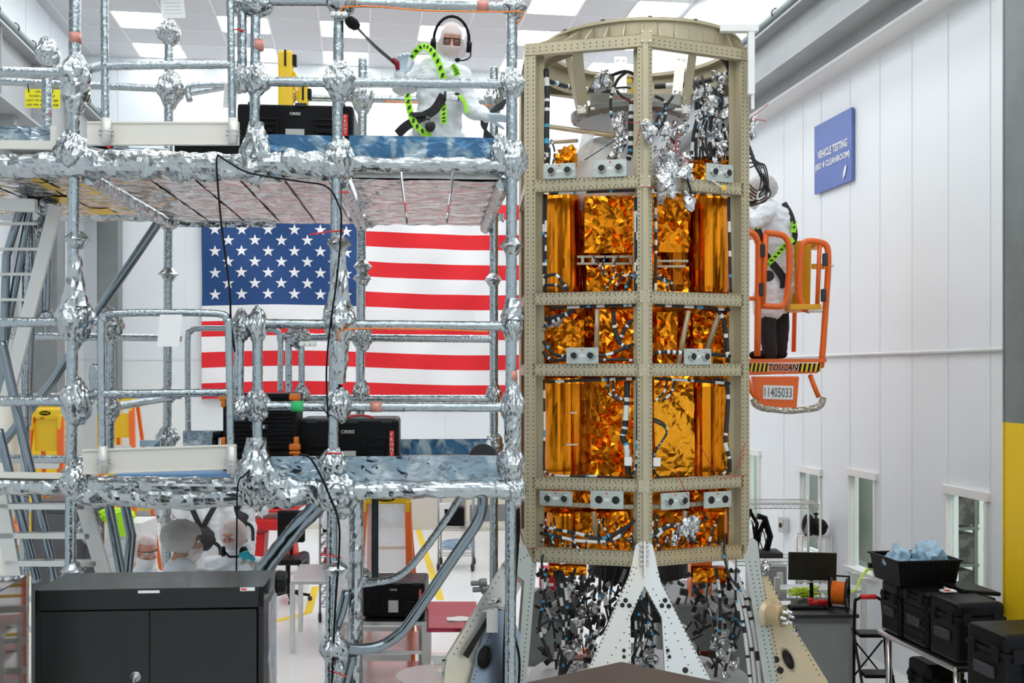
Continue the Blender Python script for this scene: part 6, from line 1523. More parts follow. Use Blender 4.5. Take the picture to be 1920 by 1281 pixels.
c = P(724, 700, 10.3); t = step_ladder(c.x, 10.3, .42, .56, EYE-236/2000*10.3, 'orange step ladder with yellow top cap behind the cart with the black case', (.25, .5, .78))
MB().box((c.x, 10.2, EYE-380/2000*10.2), (.46, .02, .03)).build('platform_bar', M_yellow, t)
# clear film hung in the ladder with blue marks
mb = MB().sheet((c.x-.19, 10.34, EYE-375/2000*10.3), V((.38, 0, 0)), V((0, 0, .68)), 10, 14, .006, 5, thick=.003)
o = tag(mb.build('clear_film', mat('hazy_film', (.85, .88, .93), .3, alpha=.45), None, loc=(c.x, 10.34, 1.2)), 'hazy clear film with blue scraps hung inside the orange step ladder', 'plastic film')
# yellow ladder edge seen behind the second column
c = P(226, 700, 13.2); step_ladder(c.x, 13.2, .26, .60, EYE-45/2000*13.2, 'orange step ladder with yellow cap seen behind the foil uprights of the lower gate', (.4, .8, 1.2, 1.6, 2.0), panel=(2.1, 2.4))
# trolleys
def trolley(x0, x1, y, d, shelves, H, label, m=M_chrome, wheels=True, cat='trolley', group=None, solid=False, name='wire_trolley'):
    t = thing(name, ((x0+x1)/2, y+d/2, 0), label, cat, group); hw = .09 if wheels else 0
    for x in (x0, x1):
        for yy in (y, y+d):
            MB().tube([V((x, yy, hw+.02)), V((x, yy, H))], .013, 8).build('post', m, t, smooth=True)
            if wheels: MB().lathe([(.025, -.015), (.055, -.015), (.06, 0), (.055, .015), (.025, .015), (.025, -.015)], (x, yy, .06), (1, .3, 0), 14).build('caster', M_rubber, t, smooth=True)
    for z in shelves:
        mb = MB()
        if solid: mb.box(((x0+x1)/2, y+d/2, z), (x1-x0+.04, d+.04, .03))
        else:
            for yy in (y, y+d):
                for dz in (-.02, .02): mb.box(((x0+x1)/2, yy, z+dz), (x1-x0, .008, .008))
            for x in (x0, x1): mb.box((x, y+d/2, z), (.008, d, .04))
            n = int((x1-x0)/.03)
            for k in range(n+1): mb.box((x0+(x1-x0)*k/n, y+d/2, z+.02), (.004, d, .004))
            k2 = int((x1-x0)/.05)
            for k in range(k2):
                xa = x0+(x1-x0)*k/k2; xb = x0+(x1-x0)*(k+1)/k2
                for yy in (y,): mb.tube([V((xa, yy, z-.02)), V(((xa+xb)/2, yy, z+.02)), V((xb, yy, z-.02))], .003, 4)
        mb.build('shelf', m, t)
    return t
a = P(822, 1040, 15.6); b = P(886, 1040, 15.6)
t = trolley(a.x, b.x, 15.6, .55, (.25, .62, 1.1), 1.3, 'chrome wheeled wire trolley standing by the yellow floor stripe', m=M_chrome)
for (px, py, w_, h_, m, lb) in ((852, 975, .30, .26, M_black, 'black box on the middle shelf of the chrome trolley'), (834, 968, .18, .3, M_white, 'white bag on the middle shelf of the chrome trolley')):
    c = P(px, py, 15.85); c.z = .645; o = MB().box(c+V((0, 0, h_/2)), (w_, .25, h_)); o.box(c+V((0, 0, h_+.01)), (w_*.9, .22, .02)); tag(o.build('box', m, None, bevel=.02, loc=c), lb, 'box')
c = V(((a.x+b.x)/2, 15.9, 1.125)); tag(MB().blob(c+V((0, 0, .09)), (.30, .24, .10), None, 3, .18, 3).build('plastic_bag', M_clear, None, loc=c), 'clear plastic bundle on top of the chrome trolley', 'plastic bag')
c = V(((a.x+b.x)/2, 15.9, .27)); tag(MB().blob(c+V((0, 0, .08)), (.24, .2, .08), None, 3, .2, 8).build('plastic_bag', mat('blue_film', (.3, .55, .8), .3, alpha=.6), None, loc=c), 'bluish plastic bundle on the lowest shelf of the chrome trolley', 'plastic bag')
a = P(600, 1050, 12.4); b = P(654, 1050, 12.4)
trolley(a.x, b.x, 12.4, .5, tuple(.2+.115*k for k in range(14)), 1.82, 'tall chrome wire shelf trolley behind the lower foil upright')
for k in range(4):
    c = V(((a.x+b.x)/2+.03*(k % 2), 12.62, .23+.115*2*k)) if False else V(((a.x+b.x)/2, 12.65, .435+.115*k))
    tag(MB().box(c+V((0, 0, .04)), (.27, .36, .065)).box(c+V((0, -.185, .05)), (.10, .012, .03)).build('parts_bin', M_red, None, bevel=.006, loc=c), ('lowest', 'second', 'third', 'topmost')[k]+' red bin in the tall chrome wire trolley', 'bin', 'red bins in the wire trolley')
for k, (z, lb) in enumerate(((1.03, 'lower'), (1.38, 'upper'))):
    c = V(((a.x+b.x)/2, 12.65, .2+.115*(7 if k == 0 else 11)+.03)); tag(MB().box(c+V((0, 0, .035)), (.30, .36, .06)).box(c+V((0, -.19, .04)), (.2, .01, .03)).build('parts_bin', M_black, None, bevel=.005, loc=c), lb+' black bin in the tall chrome wire trolley', 'bin')
# cream storage cabinets with windows by the back wall
def cream(px0, px1, v, label, h=1.25, orange=False):
    a, b = BP(px0, 989, v), BP(px1, 989, v); a.z = b.z = 0; w_ = (b-a).length; c = (a+b)/2; t = thing('cream_cabinet', c+RD*.2, label, 'cabinet')
    MB().box(c+RD*.2+V((0, 0, h/2)), (w_, .4, h), ROOMROT).build('cabinet_body', M_cream, t, bevel=.01)
    for s in (-.24, .24):
        d = MB().box(c-RD*.01+RR*w_*s+V((0, 0, h*.5)), (w_*.44, .02, h*.9), ROOMROT).build('door', M_cream, t)
        for z, m in ((.30, M_grey), (.70, M_orangel if orange else M_grey)): MB().box(c-RD*.024+RR*w_*s+V((0, 0, h*z)), (w_*.30, .01, h*.28), ROOMROT).build('window_pane', m, d)
cream(875, 925, VB-.7, 'cream cabinet with dark panes left of the one with orange contents', 1.1); cream(928, 975, VB-.7, 'cream cabinet with orange contents by the back wall', 1.1, True)
mb = MB(); a, b = BP(765, 989, VB-.3), BP(862, 989, VB-.3); a.z = b.z = 0
tag(MB().box((a+b)/2+V((0, 0, .45)), ((b-a).length, .25, .9), ROOMROT).box((a+b)/2+V((0, 0, .92)), ((b-a).length+.04, .3, .04), ROOMROT).build('low_partition', mat('tan_partition', (.62, .57, .50), .6), None, loc=(a+b)/2), 'tan low partition by the back wall behind the ladder', 'partition')
# red machine and chair
c = P(518, 1018, 15.5); c.z = 0
t = thing('floor_machine', c, 'red wheeled floor machine with grey deck standing far back under the lower deck', 'machine')
MB().box(c+V((0, 0, .75)), (.62, .8, .16)).box(c+V((0, 0, .95)), (.70, .8, .05)).build('chassis', M_red, t, bevel=.03)
MB().box(c+V((0, 0, 1.12)), (.60, .7, .26)).build('grey_deck', mat('machine_grey', (.42, .40, .38), .5), t, bevel=.04)
for s in (-1, 1):
    MB().prism([c+V((s*.20-.10, -.3, .62)), c+V((s*.20+.10, -.3, .62)), c+V((s*.24+.12, -.35, .18)), c+V((s*.24-.10, -.35, .18))], V((0, .3, 0))).build('outrigger', M_red, t, bevel=.02)
    MB().lathe([(.0001, -.06), (.14, -.06), (.16, 0), (.14, .06), (.0001, .06)], c+V((s*.40, 0, .16)), (1, 0, 0), 18).build('wheel', M_rubber, t, smooth=True)
MB().box(c+V((.46, .1, 1.1)), (.10, .12, .75)).build('mast_post', M_red, t, bevel=.01); MB().lathe([(.26, -.04), (.34, -.04), (.34, .04), (.26, .04), (.26, -.04)], c+V((.55, .2, 1.25)), (1, .2, 0), 24).build('handwheel', M_rubber, t, smooth=True)
text_mesh('DCO', c+V((-.05, -.41, 1.12)), (1, 0, 0), (0, 0, 1), .10, 'lettering', M_paper, t)
c = P(540, 1000, 13.6); c.z = 0
t = thing('office_chair', c, 'black swivel chair in front of the red floor machine', 'chair')
MB().box(c+V((0, 0, .52)), (.42, .42, .08)).build('seat', M_black, t, bevel=.03); MB().box(c+V((0, .2, .92)), (.36, .06, .42)).build('backrest', M_black, t, bevel=.03)
MB().tube([c+V((0, 0, .1)), c+V((0, 0, .5))], .03, 10).tube([c+V((0, .2, .5)), c+V((0, .22, .8))], .02, 8).build('post', M_black, t)
for k in range(5):
    d = V((math.cos(k*1.257), math.sin(k*1.257), 0)); MB().tube([c+V((0, 0, .11)), c+d*.28+V((0, 0, .07))], .018, 8).build('leg', M_black, t); MB().blob(c+d*.28+V((0, 0, .03)), .03, None, 2).build('caster', M_rubber, t, smooth=True)
# steel tables and carts
def table(pts, z, label, m, legs=True, name='steel_table', shelf=None, cat='table'):
    p = [fz(x, y, z) for x, y in pts]; c = sum(p, V())/len(p); t = thing(name, (c.x, c.y, 0), label, cat)
    if (p[1]-p[0]).cross(p[2]-p[0]).z < 0: p = p[::-1]
    MB().prism(p, V((0, 0, -.035))).build('table_top', m, t, bevel=.004)
    for q in p:
        q = q.lerp(c, .07); MB().box((q.x, q.y, (z-.03)/2), (.045, .045, z-.03)).build('leg', M_alu, t)
    for sz in shelf or (): MB().prism([V((q.lerp(c, .05).x, q.lerp(c, .05).y, sz)) for q in p], V((0, 0, -.03))).build('shelf', M_steel, t)
    return t, p
table([(545, 1090), (624, 1090), (622, 1058), (562, 1058)], .75, 'low stainless table far back between the braces', mat('dull_steel', (.5, .5, .5), .4, .8))
t, p = table([(636, 1166), (802, 1166), (795, 1132), (650, 1132)], .80, 'stainless cart with shelves carrying the black rack case', M_steel, shelf=(.55, .28), name='steel_cart', cat='cart')
a, b = p[0], p[1]; fy = min(q.y for q in p)
MB().tube([V((p[0].x, fy+.1, .82)), V((p[0].x-.10, fy+.1, .82)), V((p[0].x-.10, fy+.1, .62)), V((p[0].x, fy+.1, .62))], .012, 8).build('push_handle', M_steel, t, smooth=True)
l, r_ = fz(679, 1160, .80), fz(796, 1160, .80)
rack_case(V(((l.x+r_.x)/2, l.y+.25, .805)), r_.x-l.x, .45, P(0, 1093, l.y).z-.805, Matrix.Identity(3), 'black rack case on the stainless cart below the scaffold')
t, p = table([(800, 1178), (895, 1178), (893, 1128), (800, 1128)], .80, 'stainless table right of the cart, a red reflection painted into its top', mat('steel_painted_red_reflection', (.38, .03, .06), .12, .6))  # stainless top; the red it reflects is put into its base colour
c = fz(862, 1163, .80); tag(MB().sheet(c-V((.1, .05, 0)), V((.24, 0, 0)), V((-.02, .14, 0)), 8, 5, .01, 6, thick=.012).build('white_cloth', M_paper, None, loc=c), 'white folded cloth on the stainless table with the painted red reflection', 'cloth')
# left clutter
c = fz(115, 1110, .5); c = P(112, 1000, 9.9); 
t = thing('equipment_cabinet', (c.x, 9.9, 0), 'dark grey equipment cabinet behind the left stair rungs', 'cabinet')
MB().box((c.x, 10.1, .87), (.50, .5, 1.7)).build('cabinet_body', mat('slate_grey', (.07, .07, .08), .4), t, bevel=.02); MB().box((c.x-.03, 9.84, .95), (.36, .02, 1.3)).build('door', mat('slate_grey_door', (.10, .10, .11), .35), t, bevel=.01)
for dx in (-.2, .2):
    for dy in (-.15, .2): MB().blob((c.x+dx, 10.1+dy, .02), .025, None, 2).build('caster', M_rubber, t)
c = P(232, 1000, 9.9)
t = thing('drawer_cart', (c.x, 10.1, 0), 'white drawer cart behind the leftmost talking person', 'cart')
H = EYE-280/2000*9.9
MB().box((c.x, 10.1, H/2+.04), (.34, .45, H-.08)).build('cart_body', M_white, t, bevel=.01)
for k in range(8): MB().box((c.x, 9.86, .22+k*.155), (.30, .02, .12)).build('drawer', mat('drawer_front', (.62, .65, .67), .4), t, bevel=.004)
for dx in (-.14, .14):
    for dy in (-.18, .18): MB().blob((c.x+dx, 10.1+dy, .04), .04, None, 2).build('caster', M_rubber, t)
a = thing('safety_vest', (c.x-.12, 10.0, H), 'crumpled lime safety vest on the white drawer cart', 'vest')
MB().blob((c.x-.10, 10.0, H+.06), (.17, .14, .07), None, 3, .25, 6).build('vest_cloth', mat('lime_cloth', (.45, .9, .02), .7), a); MB().sheet((c.x-.12, 9.85, H-.12), V((.2, 0, 0)), V((0, 0, .2)), 6, 6, .015, 3, thick=.01).build('vest_panel', mat('lime_cloth', (.45, .9, .02), .7), a)
t, p = table([(215, 975), (310, 975), (308, 960), (225, 960)], .95, 'grey workbench far left behind the drawer cart', M_steel)
c = fz(268, 968, .95); t = thing('bench_machine', c, 'grey bench machine with red knob on the far left workbench', 'machine')
MB().box(c+V((0, 0, .13)), (.50, .4, .22)).box(c+V((0, 0, .26)), (.56, .44, .04)).build('machine_body', mat('machine_grey2', (.40, .44, .46), .5), t, bevel=.02); MB().blob(c+V((.22, -.1, .28)), (.05, .04, .04), None, 2).build('red_knob', M_red, t)
c = P(24, 1050, 9.0); c.z = 0
t = thing('safety_bollard', c, 'orange bollard with white bands at the lower far left', 'bollard')
MB().tube([c, c+V((0, 0, P(0, 985, 9.0).z))], .05, 14).build('bollard_post', M_orange, t, smooth=True)
for z in (1.45, 1.30): MB().tube([c+V((0, 0, z)), c+V((0, 0, z+.05))], .053, 14).build('reflective_band', M_white, t)
MB().disc(c, .18, (0, 0, 1), 20, .03).build('base', M_black, t)
tag(MB().lathe([(.0001, 0), (.30, 0), (.31, .02), (.30, .04), (.0001, .04)], P(815, 1275, 8.35), (0, 0, 1), 40).tube([P(815, 1275, 8.35), V((P(815, 1275, 8.35).x, 8.35, 0))], .05, 12).build('round_table', mat('pinkish_top', (.7, .6, .58), .3), None, loc=P(815, 1275, 8.35)), 'round pale table low in front of the spacecraft left leg', 'table')
t = thing('alignment_fixture', P(835, 1260, 8.0), 'grey alignment fixture with blocks at the foot of the spacecraft left leg', 'fixture')
for (x, y, w_, h_) in ((830, 1232, .16, .05), (835, 1248, .05, .12), (845, 1262, .20, .04), (822, 1240, .08, .03), (850, 1240, .07, .14)): MB().box(P(x, y, 7.98), (w_, .08, h_)).build('fixture_block', M_alu, t, bevel=.004)
q = P(840, 1260, 8.0); MB().tube([q, V((q.x, q.y, 0))], .05, 12).build('fixture_stand', M_alu, t)
c = P(1036, 1120, 10.6)
t = thing('red_tool_bag', (c.x, 10.6, 0), 'red hard pack standing behind the cables left of the centre leg', 'bag')
MB().box((c.x, 10.75, .35), (.5, .4, .7)).build('stand', M_grey, t)
MB().box((c.x-.03, 10.7, .84), (.20, .2, .24)).box((c.x+.02, 10.7, 1.02), (.12, .16, .16)).build('bag_body', M_red, t, bevel=.03); MB().box((c.x-.02, 10.59, .80), (.06, .01, .03)).build('paper_label', M_paper, t)
# ================================================================ right side
M_desk = mat('desk_grey', (.20, .21, .21), .5); M_dtop = mat('desk_black_top', (.02, .02, .022), .35)
dl, dr = fz(1362, 1150, .75), fz(1607, 1150, .75); dy = 9.5; w_ = dr.x-dl.x; cx = (dl.x+dr.x)/2
t = thing('work_desk', (cx, dy+.35, 0), 'grey steel desk with black top right of the spacecraft', 'desk')
MB().box((cx, dy+.35, .735), (w_, .72, .035)).build('desk_top', M_dtop, t, bevel=.006)
for x0, x1 in ((dr.x-.66, dr.x-.03), (dl.x+.03, dl.x+.38)): 
    MB().box(((x0+x1)/2, dy+.36, .36), (x1-x0, .62, .70)).build('pedestal', M_desk, t, bevel=.006)
    MB().box(((x0+x1)/2, dy+.045, .36), ((x1-x0)*.86, .012, .60)).build('drawer', mat('desk_grey_front', (.24, .25, .25), .5), t, bevel=.004)
def on_desk(px, py): return fz(px, py, .7525)
c = on_desk(1530, 1133)
t = thing('computer_monitor', c, 'black flat monitor on the grey desk, screen off', 'monitor')
m0, m1 = P(1478, 1036, c.y), P(1568, 1088, c.y); mc = (m0+m1)/2
MB().box(mc, (m1.x-m0.x, .03, m0.z-m1.z), Matrix.Rotation(.02, 3, 'Y')).build('screen', mat('screen_black', (.018, .017, .012), .25), t, bevel=.004)
MB().box((mc.x, c.y+.03, (c.z+mc.z)/2), (.03, .03, mc.z-c.z)).box((mc.x, c.y, c.z+.008), (.22, .16, .014)).build('stand', M_black, t, bevel=.003)
MB().box((mc.x, c.y-.0, m1.z-.015), (.25, .02, .012)).build('lower_bezel', M_aluw, t)
c = on_desk(1515, 1141); tag(MB().box(c+V((0, 0, .012)), (.34, .13, .02)).box(c+V((0, .01, .024)), (.32, .10, .008)).build('keyboard', M_black, None, bevel=.003, loc=c), 'black keyboard on the grey desk below the monitor', 'keyboard')
c = on_desk(1534, 1137); tag(MB().box(c+V((0, 0, .03)), (.16, .09, .05)).box(c+V((.03, -.02, .05)), (.10, .06, .03)).box(c+V((-.07, .0, .04)), (.04, .07, .07)).build('red_tester', M_red, None, bevel=.01, loc=c), 'red handheld device lying on the keyboard end of the grey desk', 'device')
c = on_desk(1460, 1135); tag(MB().sheet(c-V((.25, .05, -.01)), V((.35, 0, 0)), V((.05, .2, 0)), 8, 6, .01, 9, thick=.012).build('paper_sheets', M_paper, None, loc=c), 'loose white papers on the grey desk beside the spacecraft leg', 'papers')
# orange cable reel
c = on_desk(1578, 1146); rc_ = P(1573, 1112, c.y+.1); rr = .115
t = thing('cable_reel', c, 'black cable reel wound with orange cord on the grey desk', 'cable reel')
ax = V((.9, -.42, 0)).normalized()
for s in (-.07, .07): MB().lathe([(.05, -.006), (rr+.02, -.006), (rr+.025, 0), (rr+.02, .006), (.05, .006), (.05, -.006)], rc_+ax*s, ax, 28).build('reel_flange', M_black, t, smooth=True)
mb = MB()
for k in range(9): mb.lathe([(rr-.03, -.007), (rr-.012, -.004), (rr-.008, 0), (rr-.012, .004), (rr-.03, .007)], rc_+ax*(-.056+.014*k), ax, 26)
mb.build('orange_cord', M_orangel, t, smooth=True)
MB().tube([rc_+ax*.09-V((0, 0, .0)), rc_+ax*.09-V((0, 0, rc_.z-c.z-.01)), rc_-ax*.09-V((0, 0, rc_.z-c.z-.01)), rc_-ax*.09], .011, 8).tube([rc_-ax*.09+V((0, 0, 0)), rc_-ax*.09+V((0, 0, rr+.04)), rc_+ax*.09+V((0, 0, rr+.04)), rc_+ax*.09], .011, 8).build('reel_stand', M_black, t, smooth=True)
# lime cables
M_limec = mat('lime_cable', (.62, .85, .03), .5)
c = on_desk(1520, 1125)
t = thing('lime_cables', c, 'lime network cables heaped behind the monitor and running up to the wall', 'cable'); rl = random.Random(3)
for k in range(9): MB().tube(spline([V((c.x-.15+rl.uniform(-.05, .25), c.y+rl.uniform(-.04, .12), c.z+.015+rl.uniform(0, .1))) for _ in range(6)], 6), .006, 6).build('cable', M_limec, t, smooth=True)
for k in range(2): MB().tube(spline([V((c.x+.15, c.y+.1, c.z+.04)), P(1598, 1110, 10.2), P(1612, 1085+k*6, 10.6), P(1625, 1068+k*4, 10.8), P(1640, 1062, 11.0)], 6), .007, 6).build('cable', M_limec, t, smooth=True)
# rear bench
bl = fz(1455, 1105, .90)
t = thing('rear_bench', (4.0, 11.6, 0), 'long pale bench along the right wall behind the desk', 'bench')
p4 = [fz(1452, 1106, .75), fz(1625, 1107, .75), fz(1605, 1096, .75), fz(1458, 1096, .75)]
cc_ = sum(p4, V())/4; t.location = (cc_.x, cc_.y, 0); ORG[t.name] = V((cc_.x, cc_.y, 0))
MB().prism(p4, V((0, 0, -.03))).build('bench_top', mat('bench_top_pale', (.6, .62, .62), .3), t)
for q in p4: MB().box((q.lerp(cc_, .06).x, q.lerp(cc_, .06).y, .435), (.05, .05, .87)).build('leg', M_aluw, t)
c = P(1640, 1064, 11.0); c = WP(1648, 1060)-RR*.04
t = thing('outlet_box', c, 'grey wall socket box where the lime cables plug in', 'socket'); MB().box(c, (.07, .1, .12), ROOMROT).build('box', M_alu, t, bevel=.005); MB().box(c-RR*.05, (.04, .04, .05), ROOMROT).build('plug', M_black, t)
c = WP(1475, 985)-RR*.04
t = thing('outlet_box', c, 'grey wall socket box behind the wire shelf', 'socket'); MB().box(c, (.08, .16, .18), ROOMROT).build('box', M_alu, t, bevel=.005); MB().lathe([(.0001, 0), (.03, 0), (.03, .01), (.0001, .01)], c-RR*.04, -RR, 12).build('socket', M_black, t)
# wire shelving with a bag
a, b = P(1380, 700, 11.2), P(1538, 700, 11.2)
t = trolley(a.x, b.x, 11.2, .45, (EYE-357/2000*11.2, EYE-250/2000*11.2), EYE-240/2000*11.2, 'chrome wire shelving unit right of the spacecraft', m=mat('satin_chrome', (.55, .55, .52), .35, .8), wheels=False, cat='shelving', name='wire_shelving')
zs = EYE-308/2000*11.8
a2, b2 = P(1502, 700, 11.78), P(1558, 700, 11.78); trolley(a2.x, b2.x, 11.76, .2, (zs, zs-.5), zs+.02, 'small chrome wire shelf carrying the black tool bag', m=M_aluw, wheels=False, cat='shelving', name='wire_shelving')
c = V((P(1528, 700, 11.8).x, 11.83, zs+.022))
t = thing('tool_bag', c, 'black rounded tool bag with a handle on the small wire shelf', 'bag')
MB().blob(c+V((.03, 0, .09)), (.12, .11, .10), None, 3, .04, 2).blob(c+V((-.07, -.02, .11)), (.07, .10, .13), None, 3, .04, 4).build('bag_body', M_blackm, t, smooth=True); MB().box(c+V((-.09, -.09, .09)), (.07, .02, .14), Matrix.Rotation(.25, 3, 'Y')).build('clear_pocket', mat('grey_pocket', (.35, .33, .33), .4), t, bevel=.004); MB().tube([c+V((.02, 0, .17)), c+V((.02, 0, .23))], .01, 8).tube([c+V((-.005, 0, .235)), c+V((.045, 0, .235))], .012, 8).build('handle', M_black, t)
# dark test equipment behind the spacecraft's right edge
c = V((P(1425, 700, 11.4).x, 11.45, EYE-357/2000*11.2+.025))
t = thing('test_rig', c, 'black articulated test rig with cables on the lower wire shelf', 'equipment')
MB().box(c+V((0, 0, .04)), (.45, .3, .06)).build('rig_base', M_rubber, t, bevel=.01)
for pts, r0 in (([(-.13, 0, .07), (-.17, 0, .30), (-.10, 0, .52)], .035), ([(.08, 0, .07), (.12, 0, .22), (.06, 0, .42), (-.02, 0, .44)], .035), ([(-.02, 0, .07), (.0, .02, .25), (.06, 0, .4)], .02), ([(-.10, 0, .5), (-.02, 0, .36), (-.05, 0, .1)], .02)):
    MB().tube([c+V(p) for p in pts], r0, 8).build('rig_arm', M_black, t)
MB().box(c+V((-.19, -.05, .16)), (.11, .02, .12)).box(c+V((-.19, -.062, .15)), (.05, .004, .05), None, 1).build('small_display', [M_paper, mat('magenta_print', (.6, .1, .4), .5)], t)
for k in range(6): MB().tube(spline([c+V((rl.uniform(-.1, .1), rl.uniform(-.05, .05), rl.uniform(.05, .4))) for _ in range(4)], 5), .006, 6).build('cable', M_black, t, smooth=True)
c = P(1442, 1100, 11.9); t = thing('steel_locker', (c.x, 12.0, 0), 'grey steel locker between the wire shelving and the desk', 'locker')
h = EYE-362/2000*11.9; MB().box((c.x, 12.05, h/2), (.40, .3, h)).build('locker_body', mat('locker_grey', (.33, .35, .37), .45), t, bevel=.006); MB().box((c.x-.05, 11.89, h/2), (.26, .02, h*.92)).build('door', mat('locker_grey', (.33, .35, .37), .45), t, bevel=.004)
# step stool
sx0, sx1 = P(1608, 700, 8.9).x, P(1662, 700, 8.9).x; sc_ = (sx0+sx1)/2
t = thing('step_stool', (sc_, 8.9, 0), 'black folding step stool with red hand grip beside the desk', 'step stool')
ht = EYE-425/2000*8.9
MB().tube(spline([V((sx0, 9.0, .02)), V((sx0, 8.98, ht-.12)), V((sx0+.03, 8.98, ht-.01)), V((sc_, 8.98, ht+.01)), V((sx1-.03, 8.98, ht-.01)), V((sx1, 8.98, ht-.12)), V((sx1+.05, 8.98, .02))], 5), .013, 8).build('hoop_frame', M_black, t, smooth=True)
MB().tube([V((sc_-.07, 8.98, ht+.008)), V((sc_+.06, 8.98, ht+.008))], .021, 10).build('hand_grip', M_red, t, smooth=True)
for x in (sx0-.01, sx1+.01): MB().tube([V((x, 9.0, .75)), V((x, 8.55, .02))], .012, 8).build('leg', M_black, t)
for z, y in ((.72, 8.93), (.42, 8.8), (.16, 8.66)): MB().box((sc_, y, z), (sx1-sx0, .18, .03)).build('step', M_black, t, bevel=.008)
MB().tube([V((sx0, 8.99, .35)), V((sx1, 8.99, .65))], .008, 6).tube([V((sx1, 8.99, .35)), V((sx0, 8.99, .65))], .008, 6).build('cross_brace', M_black, t)
# steel table with black cases, aligned with the hall
u0, vf, vb2, zt3 = 4.02, 6.74, 7.85, .90
def Rb(u, v, z): return R(u, v, z)
t = thing('steel_table', Rb(u0+.5, (vf+vb2)/2, 0), 'stainless table along the right wall carrying the black hard cases', 'table')
MB().box(Rb(u0+.5, (vf+vb2)/2, zt3-.02), (1.0, vb2-vf, .04), ROOMROT).build('table_top', M_steel, t, bevel=.012)
for du in (.06, .94):
    for v in (vf+.08, vb2-.08): MB().tube([Rb(u0+du, v, 0), Rb(u0+du, v, zt3-.03)], .024, 12).build('leg', M_steel, t, smooth=True)
MB().box(Rb(u0+.5, (vf+vb2)/2, .30), (.9, vb2-vf-.15, .03), ROOMROT).build('shelf', M_steel, t, bevel=.005)
def hard_case(u, v, z, w_, d, h, label, lid=.3, ribs=True, louver=0, group=None, rot=0):
    rot_ = ROOMROT@Matrix.Rotation(rot, 3, 'Z'); base = Rb(u+w_/2, v+d/2, z); t = thing('hard_case', base, label, 'case', group)
    def q(x, y, zz): return base+rot_@V((x*w_, y*d, 0))+V((0, 0, zz*h))
    MB().box(q(0, 0, (1-lid)/2), (w_, d, h*(1-lid)-.006), rot_).build('case_body', M_black, t, bevel=.022)
    MB().box(q(0, 0, 1-lid/2), (w_*1.0, d, h*lid-.006), rot_).build('lid', M_black, t, bevel=.03)
    MB().box(q(0, 0, 1-lid), (w_*1.03, d*1.03, .03), rot_).build('seam_band', M_blackm, t, bevel=.005)
    for k in (-.3, .3):
        MB().box(q(k, -.515, 1-lid), (w_*.16, .025, h*.2), rot_).build('latch', M_blackm, t, bevel=.005); MB().box(q(-.52, k, 1-lid), (.025, d*.16, h*.2), rot_).build('latch', M_blackm, t, bevel=.005)
    MB().box(q(-.51, 0, .42), (.03, d*.5, h*.16), rot_).box(q(-.53, 0, .48), (.03, d*.42, h*.05), rot_).build('handle', M_rubber, t, bevel=.005)
    if ribs:
        mb = MB()
        for k in range(6): mb.box(q(-.2+.12*k, -.505, .35), (w_*.03, .014, h*.5), rot_)
        mb.build('ribs', M_black, t, bevel=.003)
    for k in range(louver): MB().box(q(-.505, 0, .12+.8*k/louver), (.02, d*.85, h*.05), rot_).build('side_rib', M_blackm, t, bevel=.003)
    return t
hard_case(4.07, 6.80, .9, .36, .36, .42, 'big black hard case with latches at the front end of the stainless table', lid=.28)
hard_case(4.07, 7.20, .9, .25, .34, .41, 'black ribbed hard case in the middle of the stainless table', lid=.15, louver=6, ribs=False)
hard_case(4.05, 7.56, .9, .38, .28, .40, 'black hard case with side handle at the far end of the stainless table', lid=.3)
hard_case(4.14, 7.30, .315, .3, .3, .44, 'black hard case on the shelf under the stainless table')
c = Rb(4.62, 7.0, .9+.45*0)
t = thing('case_lid', Rb(4.5, 7.3, 1.30), 'open black case lid leaning behind the big hard case', 'lid'); MB().box(Rb(4.50, 7.36, 1.08), (.22, .34, .36), ROOMROT).build('open_case', M_black, t, bevel=.01); MB().box(Rb(4.47, 7.34, 1.31), (.30, .40, .03), ROOMROT@Matrix.Rotation(.10, 3, 'Y')).build('lid_panel', M_black, t, bevel=.01)
c = Rb(4.22, 7.15, 1.32); tag(MB().box(Rb(4.25, 7.22, 1.318), (.10, .06, .012), ROOMROT).box(Rb(4.23, 7.20, 1.326), (.04, .03, .006), ROOMROT, 1).build('label_card', [M_paper, M_inkr], None, loc=Rb(4.25, 7.22, 1.315)), 'small red and white card on the ribbed hard case', 'card')
hard_case(3.955, 6.08, .83, .42, .42, .45, 'black hard case at the lower right corner, upper of two'); hard_case(3.955, 6.08, .0, .44, .44, .82, 'tall black hard case at the lower right corner under another')
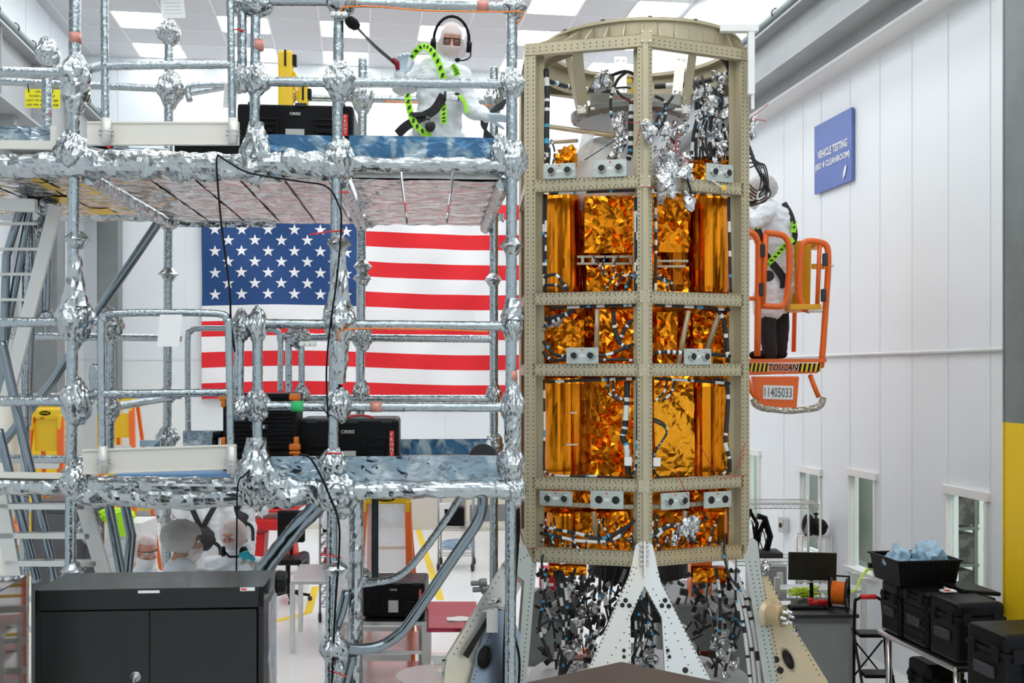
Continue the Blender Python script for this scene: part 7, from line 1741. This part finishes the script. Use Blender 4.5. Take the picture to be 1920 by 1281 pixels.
tag(MB().box(Rb(4.7, 6.4, .38), (.4, .3, .76), ROOMROT).box(Rb(4.7, 6.4, .78), (.44, .34, .03), ROOMROT).build('waste_bin', mat('bin_grey', (.25, .26, .27), .35, .5), None, bevel=.02, loc=Rb(4.7, 6.4, 0)), 'grey metal bin on the floor in front of the stainless table', 'bin')
# tote with blue bags
tb = Rb(4.23, 7.66, 1.305)
t = thing('storage_tote', tb, 'open black ribbed tote full of blue plastic bags on top of the hard cases', 'tote')
W0, W1, D0, D1, HH = .22, .25, .20, .225, .19
def tr(s, x, y, z): return tb+RR*x+RD*y+V((0, 0, z))
mb = MB(); vs = [tr(0, sx*a_, sy*b_, z) for (a_, b_, z) in ((W0, D0, 0), (W1, D1, HH), (W1-.008, D1-.008, HH), (W0-.008, D0-.008, .01)) for sx, sy in ((-1, -1), (1, -1), (1, 1), (-1, 1))]
fs = [(3, 2, 1, 0), (12, 13, 14, 15)]+[(l*4+k, l*4+(k+1) % 4, (l+1)*4+(k+1) % 4, (l+1)*4+k) for l in range(3) for k in range(4)]
mb.add(vs, fs); mb.build('tote_body', M_black, t)
rm = MB()
for (cx_, cy_, sx, sy) in ((0, -D1, 2*W1+.03, .02), (0, D1, 2*W1+.03, .02), (-W1, 0, .02, 2*D1), (W1, 0, .02, 2*D1)): rm.box(tr(0, cx_, cy_, HH), (sx, sy, .014), ROOMROT)
rm.build('rim', M_black, t, bevel=.003); rb_ = MB()
for k in range(14):
    x = -W0+.02+k*(2*W0-.04)/13; rb_.prism([tr(0, x-.006, -D0-.008, .005), tr(0, x+.006, -D0-.008, .005), tr(0, x*1.1+.006, -D1-.004, HH-.01), tr(0, x*1.1-.006, -D1-.004, HH-.01)], RD*.01)
rb_.build('ribs', M_black, t)
M_bag = mat('blue_plastic_bag', (.45, .68, .85), .2, alpha=.62)
for (x, y, z, r_, lb) in ((-.14, -.02, .14, (.10, .10, .13), 'pale blue plastic bag at the left end of the black tote'), (.12, 0, .17, (.12, .12, .14), 'tall pale blue plastic bag at the right end of the black tote')):
    tag(MB().blob(tr(0, x, y, z), r_, None, 3, .26, int(x*50), freq=2.2).build('plastic_bag', M_bag, None, loc=tr(0, x, y, z)), lb, 'plastic bag')
